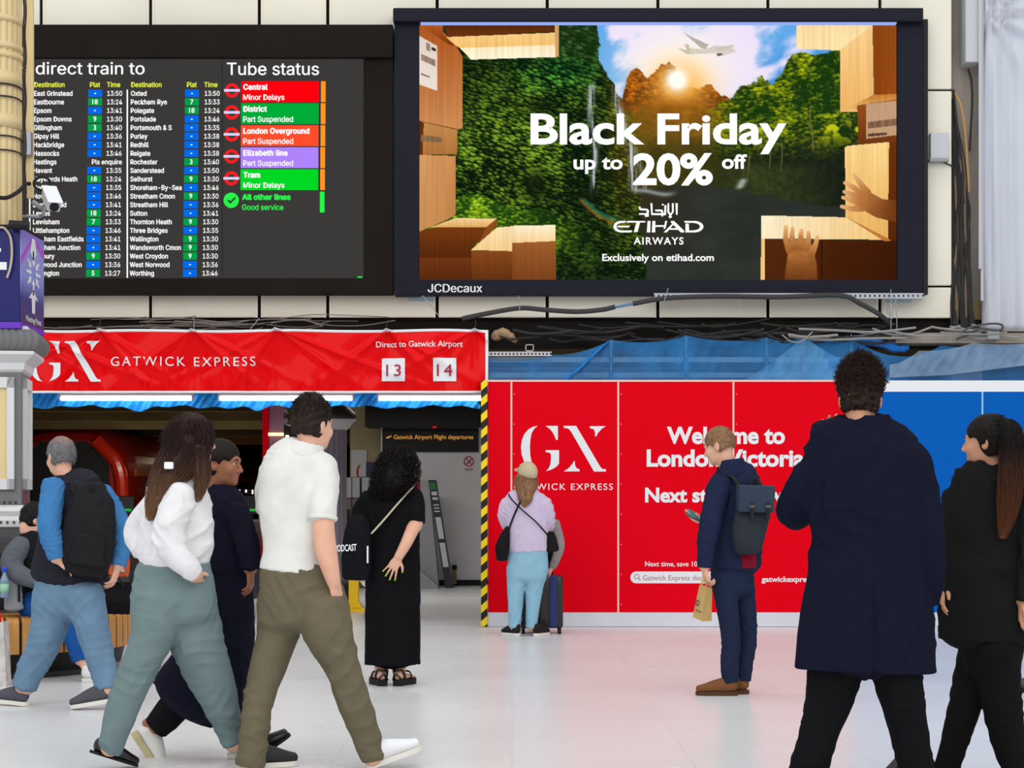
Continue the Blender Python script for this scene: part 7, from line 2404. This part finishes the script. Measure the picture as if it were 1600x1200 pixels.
c_ = Vector(F.p(1088, 807, 0.13)); Rm = Matrix.Rotation(math.radians(26), 3, 'Y') @ Matrix.Rotation(math.radians(40), 3, 'X')
MB().bbox((c_.x - 0.075, c_.y - 0.036, c_.z - 0.004), (c_.x + 0.07, c_.y + 0.036, c_.z + 0.004), 0.003, 2, Rm, c_).build('phone_case', M['dgrey'], ph)
MB().bbox((c_.x - 0.07, c_.y - 0.033, c_.z + 0.004), (c_.x + 0.065, c_.y + 0.033, c_.z + 0.0052), 0.0004, 1, Rm, c_).build('phone_screen', mat('glossy_teal_glass', (60, 110, 110), 0.1, 0.7), ph)
pb = thing('paper_bag', F.p(1098, 971, -0.17), 'small brown paper carrier bag hanging from the left hand of the man in navy', 'bag')
pm_ = mat('kraft_paper', (200, 164, 104), 0.75, 0.2, var=0.05, vscale=10)
G = lambda x, y, d: Vector(F.p(x, y, d))
Vb = [G(1082, 964, -0.26), G(1097, 971, -0.20), G(1112, 970, -0.12), G(1094, 962, -0.14), G(1093, 914, -0.25), G(1103, 916, -0.20), G(1112.5, 920, -0.13), G(1101, 914, -0.15)]
obj('bag_body', Vb, [(0, 3, 2, 1), (0, 1, 5, 4), (1, 2, 6, 5), (2, 3, 7, 6), (3, 0, 4, 7)], pm_, pb)
for P in ([G(1096, 915, -0.23), G(1099, 904, -0.20), G(1103, 902, -0.18), G(1103, 916, -0.19)], [G(1104, 917, -0.17), G(1104, 903, -0.17), G(1107, 903, -0.16), G(1110, 919, -0.14)]):
    MB().tube(spline(P, 4), 0.007, 6, flat=0.5).build('handle', pm_, pb, True)
mb = MB()
for k in range(10):
    a0, a1 = 2 * math.pi * k / 10, 2 * math.pi * (k + 1) / 10
    q = [(1090 + 3.2 * math.cos(a) * r_, 942 + 5 * math.sin(a) * r_) for a, r_ in ((a0, 0.6), (a0, 1), (a1, 1), (a1, 0.6))]
    mb.add([G(x, y, -0.245 + (x - 1090) * 0.004) + Vector((0, -0.012, 0)) for x, y in q], [(0, 1, 2, 3)])
mb.add([G(1087, 952, -0.262), G(1096, 956, -0.222), G(1096, 957.3, -0.222), G(1087, 953.3, -0.262)], [(0, 1, 2, 3)])
mb.build('printed_mark', mat('dark_print', (90, 76, 60), 0.7, 0.2), pb)
MB().prism([G(1103, 923, -0.16), G(1112, 927, -0.13), G(1112, 920, -0.13), G(1103, 917, -0.17)], (0, 0.01, 0)).build('napkin', M['white'], pb)

# ---- tall man in navy overcoat
F = Fig('tall man with dark curly hair in navy knee-length overcoat seen from behind', 1350, 8.1)
head(F, 1345, 624, 0.0, yaw=16, pitch=-2, sc=1.02)
neck(F, 1352, 676, 0.0, 0.062)
ct = F.lr([(1322, 1388, 668), (1300, 1414, 679), (1272, 1442, 691), (1257, 1448, 712), (1260, 1450, 770), (1268, 1448, 830), (1262, 1450, 890), (1250, 1460, 960), (1241, 1463, 1048)], [0.09, 0.11, 0.13, 0.15, 0.155, 0.15, 0.155, 0.165, 0.17])
s1 = F.st([(1290, 722, 62, 0.0), (1264, 760, 68, 0.02), (1243, 796, 60, 0.08), (1250, 790, 54, 0.22), (1275, 745, 44, 0.34), (1288, 705, 38, 0.38)])
s2 = F.st([(1426, 722, 60, 0.0), (1442, 775, 56, 0.0), (1450, 840, 52, -0.03), (1452, 900, 46, -0.02), (1448, 940, 40, 0.02)])
l1 = F.st([(1312, 1000, 84, 0.02), (1306, 1046, 88, 0.02), (1285, 1130, 64, 0.02), (1263, 1200, 60, 0.02), (1254, 1240, 52, 0.02), (1250, 1268, 46, 0.02)])
l2 = F.st([(1396, 1000, 78, -0.02), (1400, 1046, 80, -0.02), (1418, 1130, 62, -0.02), (1431, 1200, 56, -0.02), (1438, 1240, 50, -0.02), (1442, 1268, 44, -0.02)])
torso_in(F, ct[:8], 0.82); limb_in(F, s1, 0.7); limb_in(F, s2, 0.7); limb_in(F, l1, 0.7); limb_in(F, l2, 0.7)
hand(F, F.p(1289, 700, 0.38), F.p(1294, 676, 0.40) - F.p(1289, 700, 0.38), (0.3, -1, 0), (1, 0, 0), 1.0, 0.5)
hand(F, F.p(1448, 938, 0.03), (-0.6, 0.5, -0.6), (-1, 0, 0), (0, 1, 0), 0.95, 0.5)
nw = fabric('navy_overcoat_wool', (22, 23, 40), 0.9, 0.25, 160)
fold_v = fadehem(folds(121, 0.016, 0.17, (1, 1, 0.25)), F.p(0, 1048)[2], 0.03)
_pa, _pb = F.p(1352, 690), F.p(1356, 1046)
_f0 = fold_v
def fold_v(x, y, z):
    t = np.clip((_pa[2] - z) / (_pa[2] - _pb[2]), 0, 1)
    xc = _pa[0] + (_pb[0] - _pa[0]) * t
    return _f0(x, y, z) + np.where(y < F.Y, 1.0, 0.0) * (0.003 + 0.010 * np.clip((t - 0.6) / 0.1, 0, 1)) * np.exp(-((x - xc) / 0.009) ** 2)
cloth('overcoat', [chain(ct, flat1=True), chain(s1, flat1=True), chain(s2, flat1=True)], nw, F.root, 0.008, 0.014, fold_v)
cl = F.st([(1354, 675, 92, 0.0), (1355, 666, 84, 0.0), (1356, 655, 75, 0.0)], 0.9)
cloth('collar', [chain(cl, flat0=True, flat1=True)], nw, F.root, 0.006, 0.01, subs=[chain(F.st([(1354, 680, 58, 0), (1355, 645, 62, 0)], 1.0))])
cloth('trousers', [chain(l1, flat1=True), chain(l2, flat1=True)], fabric('black_trouser_wool', (20, 20, 22)), F.root, 0.008, 0.03, folds(122, 0.009, 0.12, (0.8, 0.8, 1.2)))
hm = hairmat('dark_curly_hair', (44, 30, 26), 0.4)
sc_ = scalp(F, 0.009, -0.066, 0.045, 0.06, 18, 0.005, 0.005, 110, 0.052, 0.003)
tf = tufts(F, sc_, 5000, 0.034, 0.0014, 19, 0.05, 0.007, 0.05, 10, fade=0.9)
keep = None
V, Q = join_vq(sc_, tf)
obj('hair', V, Q, hm, F.root, True); brows(F, hm)
shoe(F, 1250, 1290, -0.1, -10, M['leather'], M['sole_black'], 0.3, ankle=F.p(1250, 1262, 0.02))
shoe(F, 1442, 1290, -0.14, 14, M['leather'], M['sole_black'], 0.3, ankle=F.p(1442, 1262, -0.02))
body_mesh(F, SK_TAN)

# ---- woman with ponytail at the right edge
F = Fig('woman in black jacket with long dark ponytail walking left at the right edge', 1545, 8.75)
head(F, 1543, 690, 0.0, yaw=-60, pitch=-2, sc=0.98)
neck(F, 1552, 742, 0.0, 0.05)
jk = F.lr([(1524, 1582, 736), (1506, 1600, 746), (1486, 1612, 760), (1474, 1620, 800), (1472, 1622, 850), (1470, 1622, 910), (1467, 1624, 960), (1466, 1622, 1001)], [0.08, 0.10, 0.12, 0.13, 0.13, 0.14, 0.145, 0.145])
s1 = F.st([(1498, 776, 50, 0.04), (1490, 830, 48, 0.06), (1486, 880, 42, 0.04), (1482, 915, 34, 0.0)])
s2 = F.st([(1600, 776, 50, -0.06), (1610, 840, 46, -0.1), (1604, 900, 40, -0.12), (1598, 940, 32, -0.13)])
tw = F.lr([(1490, 1602, 960), (1500, 1600, 1010), (1505, 1592, 1040)], [0.13, 0.13, 0.12])
l1 = F.st([(1532, 1020, 70, 0.08), (1516, 1070, 58, 0.06), (1506, 1109, 51, 0.05), (1490, 1165, 42, 0.1), (1478, 1205, 40, 0.14), (1466, 1232, 36, 0.16)])
l2 = F.st([(1556, 1020, 78, -0.06), (1562, 1070, 66, -0.06), (1567, 1109, 62, -0.06), (1577, 1165, 52, -0.06), (1590, 1205, 46, -0.06), (1596, 1235, 40, -0.06)])
torso_in(F, jk, 0.82); torso_in(F, tw, 0.8); limb_in(F, s1, 0.7); limb_in(F, s2, 0.7); limb_in(F, l1, 0.7); limb_in(F, l2, 0.7)
hand(F, F.p(1481, 916, 0.0), F.p(1474, 938, -0.02) - F.p(1481, 916, 0.0), (1, 0, 0), (-0.3, -1, 0), 0.92, 0.5)
hand(F, F.p(1598, 941, -0.13), (-0.1, 0, -1), (1, 0, 0), (-0.3, -1, 0), 0.92, 0.5)
bkj = fabric('black_jacket_cloth', (26, 26, 26), 0.85, 0.2, 180)
cloth('jacket', [chain(jk, flat1=True), chain(s1, flat1=True), chain(s2, flat1=True)], bkj, F.root, 0.008, 0.016, fadehem(folds(131, 0.013, 0.15, (1, 1, 0.5)), F.p(0, 1001)[2], 0.04))
cl = F.st([(1552, 748, 84, 0.0), (1548, 732, 66, 0.0)], 1.0)
cloth('collar', [chain(cl, flat1=True)], bkj, F.root, 0.007, 0.015, subs=[chain(F.st([(1545, 745, 50, 0), (1542, 722, 56, 0)]))])
cloth('cuff', [chain(F.st([(1482, 912, 35, 0.0), (1480, 921, 32, -0.003)]), flat0=True, flat1=True, sub=1)], M['white'], F.root, 0.006, 0.004)
cloth('trousers', [chain(tw, flat0=True), chain(l1, flat1=True), chain(l2, flat1=True)], fabric('black_trouser_twill', (22, 21, 22)), F.root, 0.008, 0.02, folds(132, 0.009, 0.11))
hm = vmat('long_dark_hair')
sc_ = scalp(F, 0.012, -0.08, 0.03, 0.055, 21, 0.005, 0.001, 60, ears=False)
pt = F.st([(1566, 664, 22, -0.05), (1578, 672, 30, -0.1), (1582, 705, 36, -0.12), (1579, 750, 36, -0.15), (1575, 790, 30, -0.15), (1570, 820, 18, -0.15), (1566, 840, 5, -0.15)], 0.75)
fd = Field(*bounds([chain(pt)]), 0.006); fd.put(chain(pt)); mv = fd.mesh(folds(7, 0.005, 0.04, (1, 1, 0.12)))
V, Q = join_vq(sc_, tufts(F, sc_, 2200, 0.022, 0.0009, 22, 0.3, 0, 2.2, 7), mv, lock(pt, 900, 28, 0.0012, 0.006, 23, spread=1.1))
zt2 = np.clip((F.p(0, 700)[2] - V[:, 2]) / 0.36, 0, 1)[:, None]
g = np.random.default_rng(3).uniform(0.75, 1.25, (len(V), 1))
obj('hair', V, Q, hm, F.root, True, colors=(s2l((26, 20, 20)) * (1 - zt2) + s2l((104, 62, 40)) * zt2) * g)
MB().tube([F.p(1564, 658, -0.03), F.p(1570, 666, -0.075)], 0.022, 12).build('hair_tie', mat('dark_purple_band', (52, 42, 70), 0.6, 0.2), F.root, True)
brows(F, M['rubber'])
shoe(F, 1462, 1236, 0.16, -70, M['leather'], M['sole_black'], 0.26, pitch=-25, ankle=F.p(1466, 1228, 0.16))
shoe(F, 1600, 1262, -0.06, -70, M['leather'], M['sole_black'], 0.26, ankle=F.p(1596, 1232, -0.06))
body_mesh(F, SK_TAN)

# ---- seated person on the bench, mostly hidden by the man in the vest
F = Fig('person in dark jacket with grey sleeves and blue jeans seated on the slatted bench', 62, 14.25)
head(F, 54, 812, 0.12, yaw=60, pitch=-30, sc=0.98)
neck(F, 48, 838, 0.12, 0.05)
tj = F.lr([(36, 62, 834), (28, 72, 844), (26, 78, 870), (28, 84, 910), (30, 88, 950)], [0.08, 0.11, 0.13, 0.14, 0.14], 0.12)
s1 = F.st([(34, 852, 34, 0.04), (20, 872, 36, -0.04), (22, 892, 34, -0.08), (48, 905, 26, -0.16), (66, 908, 20, -0.2)])
s2 = F.st([(66, 852, 32, 0.12), (80, 880, 32, 0.1), (84, 905, 26, 0.0), (80, 915, 20, -0.1)])
l1 = F.st([(50, 945, 50, 0.06), (84, 945, 44, -0.08), (100, 950, 40, -0.14), (112, 985, 34, -0.16), (126, 1032, 27, -0.16)])
l2 = F.st([(66, 948, 50, 0.14), (96, 948, 42, 0.0), (114, 952, 38, -0.04), (124, 990, 32, -0.06), (132, 1030, 26, -0.06)])
torso_in(F, tj); limb_in(F, s1); limb_in(F, s2); limb_in(F, l1); limb_in(F, l2)
hand(F, F.p(66, 908, -0.2), (1, -0.2, -0.1), (0, 0, -1), (0, 0.5, 0.5), 0.95, 0.5)
hand(F, F.p(80, 916, -0.1), (0.6, -0.6, -0.3), (0, 0, -1), (1, 0.3, 0), 0.95, 0.5)
cloth('jacket', [chain(tj, flat1=True)], fabric('black_jacket_nylon', (30, 29, 33)), F.root, 0.008, 0.02, folds(141, 0.009, 0.1))
cloth('sleeves', [chain(s1, flat1=True), chain(s2, flat1=True)], fabric('grey_ribbed_sleeve', (92, 96, 102)), F.root, 0.008, 0.02, folds(142, 0.008, 0.06))
cloth('jeans', [chain(l1, flat1=True), chain(l2, flat1=True)], fabric('strong_blue_denim', (32, 82, 150)), F.root, 0.008, 0.02, folds(143, 0.008, 0.1))
sc_ = scalp(F, 0.016, -0.08, 0.045, 0.06, 24, 0.006, 0.003)
obj('hair', *sc_, hairmat('black_hair', (24, 22, 24)), F.root, True); brows(F, M['rubber'])
wtr = mat('white_trainer_leather', (228, 228, 226), 0.45, 0.3)
shoe(F, 127, 1048, -0.2, 72, wtr, M['sole_white'], 0.27, ankle=F.p(126, 1030, -0.16))
shoe(F, 134, 1044, -0.1, 60, wtr, M['sole_white'], 0.27, ankle=F.p(132, 1028, -0.06))
body_mesh(F, SK_FAIR, 0.007)
seat = F

# ---- passer-by just outside the right edge: one shoe shows
F = Fig('passer-by in dark clothes whose shoe shows at the right frame edge', 1632, 13.3)
head(F, 1640, 690, 0.0, yaw=-80, sc=1.0); neck(F, 1644, 735, 0, 0.055)
tj = F.lr([(1626, 1664, 730), (1612, 1680, 745), (1608, 1684, 790), (1610, 1682, 880)], [0.08, 0.11, 0.13, 0.13])
s1 = F.st([(1640, 755, 34, -0.14), (1646, 820, 30, -0.2), (1640, 880, 24, -0.2)])
l1 = F.st([(1640, 880, 46, 0.0), (1632, 970, 34, 0.0), (1624, 1060, 26, 0.0)])
l2 = F.st([(1650, 880, 46, 0.08), (1664, 970, 34, 0.08), (1680, 1060, 26, 0.08)])
torso_in(F, tj); limb_in(F, s1); limb_in(F, l1); limb_in(F, l2)
hand(F, F.p(1640, 882, -0.2), (0, 0, -1), (1, 0, 0), (-1, 0, 0), 1.0, 0.5)
cloth('jacket', [chain(tj, flat1=True), chain(s1, flat1=True)], fabric('slate_jacket_cloth', (50, 54, 66)), F.root, 0.01, 0.02, folds(151, 0.008, 0.1))
cloth('trousers', [chain(l1, flat1=True), chain(l2, flat1=True)], fabric('charcoal_trouser_cloth', (44, 44, 50)), F.root, 0.01, 0.02, folds(152, 0.008, 0.1))
obj('hair', *scalp(F, 0.012, -0.07, 0.045, 0.06, 25, 0.006, 0.002), hairmat('brown_hair_short', (60, 44, 36)), F.root, True)
shoe(F, 1640, 1080, -0.02, -80, mat('slate_shoe', (60, 64, 76), 0.5, 0.3), M['sole_black'], 0.28, ankle=F.p(1624, 1056))
shoe(F, 1692, 1080, 0.08, -80, mat('slate_shoe_far', (60, 64, 76), 0.5, 0.3), M['sole_black'], 0.28, ankle=F.p(1680, 1056, 0.08))
body_mesh(F, SK_FAIR, 0.008)

# ------------------------------------------------------------------ luggage on and beside the bench
YG = 14.2
t = thing('rucksack', at(18, 957, YG), 'grey and black rucksack with a water bottle standing on the bench', 'rucksack')
f_ = Fig('x', 18, YG); bpy.data.objects.remove(f_.root)
zs_ = 0.462
cloth('pack_body', [chain([(V3((X_(14, YG), YG + 0.05, zs_ + 0.08)), 0.11, 0.09), (V3((X_(16, YG), YG + 0.05, zs_ + 0.25)), 0.11, 0.09), (V3((X_(16, YG), YG + 0.06, zs_ + 0.42)), 0.09, 0.07)], cap=0.5)], fabric('black_pack_nylon', (36, 36, 40)), t, 0.008, 0.02, folds(161, 0.01, 0.1))
cloth('front_panel', [chain([(V3((X_(24, YG), YG - 0.05, zs_ + 0.06)), 0.07, 0.04), (V3((X_(22, YG), YG - 0.04, zs_ + 0.36)), 0.06, 0.035)], cap=0.5)], fabric('grey_pack_nylon', (136, 136, 140)), t, 0.007, 0.02, folds(162, 0.008, 0.09))
MB().tube(spline([at(10, 878, YG - 0.04), at(20, 872, YG - 0.05), at(28, 900, YG - 0.09), at(30, 940, YG - 0.08)], 5), 0.012, 8, flat=0.4).build('strap', M['rubber'], t, True)
t = thing('water_bottle', at(7, 935, 14.06), 'clear water bottle with a blue cap in the side of the rucksack', 'bottle')
cx_, cy_ = X_(7, 14.06), 14.06
zb_b = Z_(934, 14.06)
MB().lathe((cx_, cy_), [(0.028, zb_b), (0.032, zb_b + 0.01), (0.032, zb_b + 0.12), (0.03, zb_b + 0.13), (0.013, zb_b + 0.17), (0.013, zb_b + 0.19)], 20).build('bottle_body', mat('clear_blue_plastic', (170, 200, 226), 0.1, 0.5, trans=0.6), t, True)
MB().lathe((cx_, cy_), [(0.017, zb_b + 0.185), (0.018, zb_b + 0.187), (0.018, zb_b + 0.215), (0.015, zb_b + 0.22)], 20).build('cap', mat('blue_cap', (20, 70, 200), 0.4, 0.4), t, True)
MB().lathe((cx_, cy_), [(0.0326, zb_b + 0.04), (0.0326, zb_b + 0.10)], 20).build('bottle_label', mat('green_white_label', (150, 200, 170), 0.5, 0.3), t, True)
t = thing('handbag', at(184, 917, 14.35), 'rust orange leather handbag on the bench behind the walking man', 'bag')
zq = 0.463
cloth('bag_body', [chain([(V3((X_(180, 14.35), 14.35, zq + 0.30)), 0.10, 0.05), (V3((X_(182, 14.35), 14.35, zq + 0.40)), 0.10, 0.06), (V3((X_(184, 14.35), 14.35, zq + 0.48)), 0.07, 0.035)], cap=0.5)], mat('rust_leather', (196, 82, 36), 0.4, 0.4), t, 0.007, 0.02, folds(171, 0.008, 0.09))
MB().tube(spline([V3((X_(172, 14.35), 14.35, zq + 0.46)), V3((X_(176, 14.35), 14.33, zq + 0.56)), V3((X_(190, 14.35), 14.33, zq + 0.56)), V3((X_(196, 14.35), 14.35, zq + 0.46))], 5), 0.009, 6).build('handle', M['rubber'], t, True)
MB().tube([V3((X_(189, 14.3), 14.28, zq + 0.32)), V3((X_(195, 14.3), 14.28, zq + 0.33))], 0.012, 8).build('clasp', M['steel'], t, True)
t = thing('holdall', (X_(184, 14.4), 14.4, 0.463), 'black holdall on the bench underneath the rust orange handbag', 'bag')
cloth('bag_body', [chain([(V3((X_(164, 14.4), 14.4, zq + 0.12)), 0.11, 0.12), (V3((X_(206, 14.4), 14.4, zq + 0.12)), 0.11, 0.12)], (0, 1, 0), cap=0.5)], fabric('black_holdall', (26, 25, 27)), t, 0.008, 0.02, folds(172, 0.008, 0.1), subs=[half((X_(184, 14.4), 14.4, zq), (0, 0, -1), 0.6)])
MB().tube(spline([V3((X_(172, 14.4), 14.3, zq + 0.2)), V3((X_(178, 14.4), 14.26, zq + 0.27)), V3((X_(192, 14.4), 14.26, zq + 0.27)), V3((X_(198, 14.4), 14.3, zq + 0.2))], 5), 0.008, 6).build('handle', M['rubber'], t, True)
t = thing('carrier_bag', (X_(-8, 13.7), 13.7, 0), 'tall white patterned carrier bag on the floor at the left frame edge', 'bag')
mb = MB().prism([(X_(-28, 13.7), 13.7, 0.0), (X_(10, 13.7), 13.7, 0.0), (X_(5, 13.7), 13.7, 0.45), (X_(-24, 13.7), 13.7, 0.45)], (0, 0.14, 0))
mb.build('bag_body', mat('white_patterned_card', (206, 200, 196), 0.6, 0.2, var=0.25, vscale=14), t)
MB().tube(spline([(X_(-18, 13.7), 13.76, 0.44), (X_(-14, 13.7), 13.76, 0.54), (X_(-6, 13.7), 13.76, 0.54), (X_(-2, 13.7), 13.76, 0.44)], 5), 0.006, 6).build('handle', M['red'], t, True)
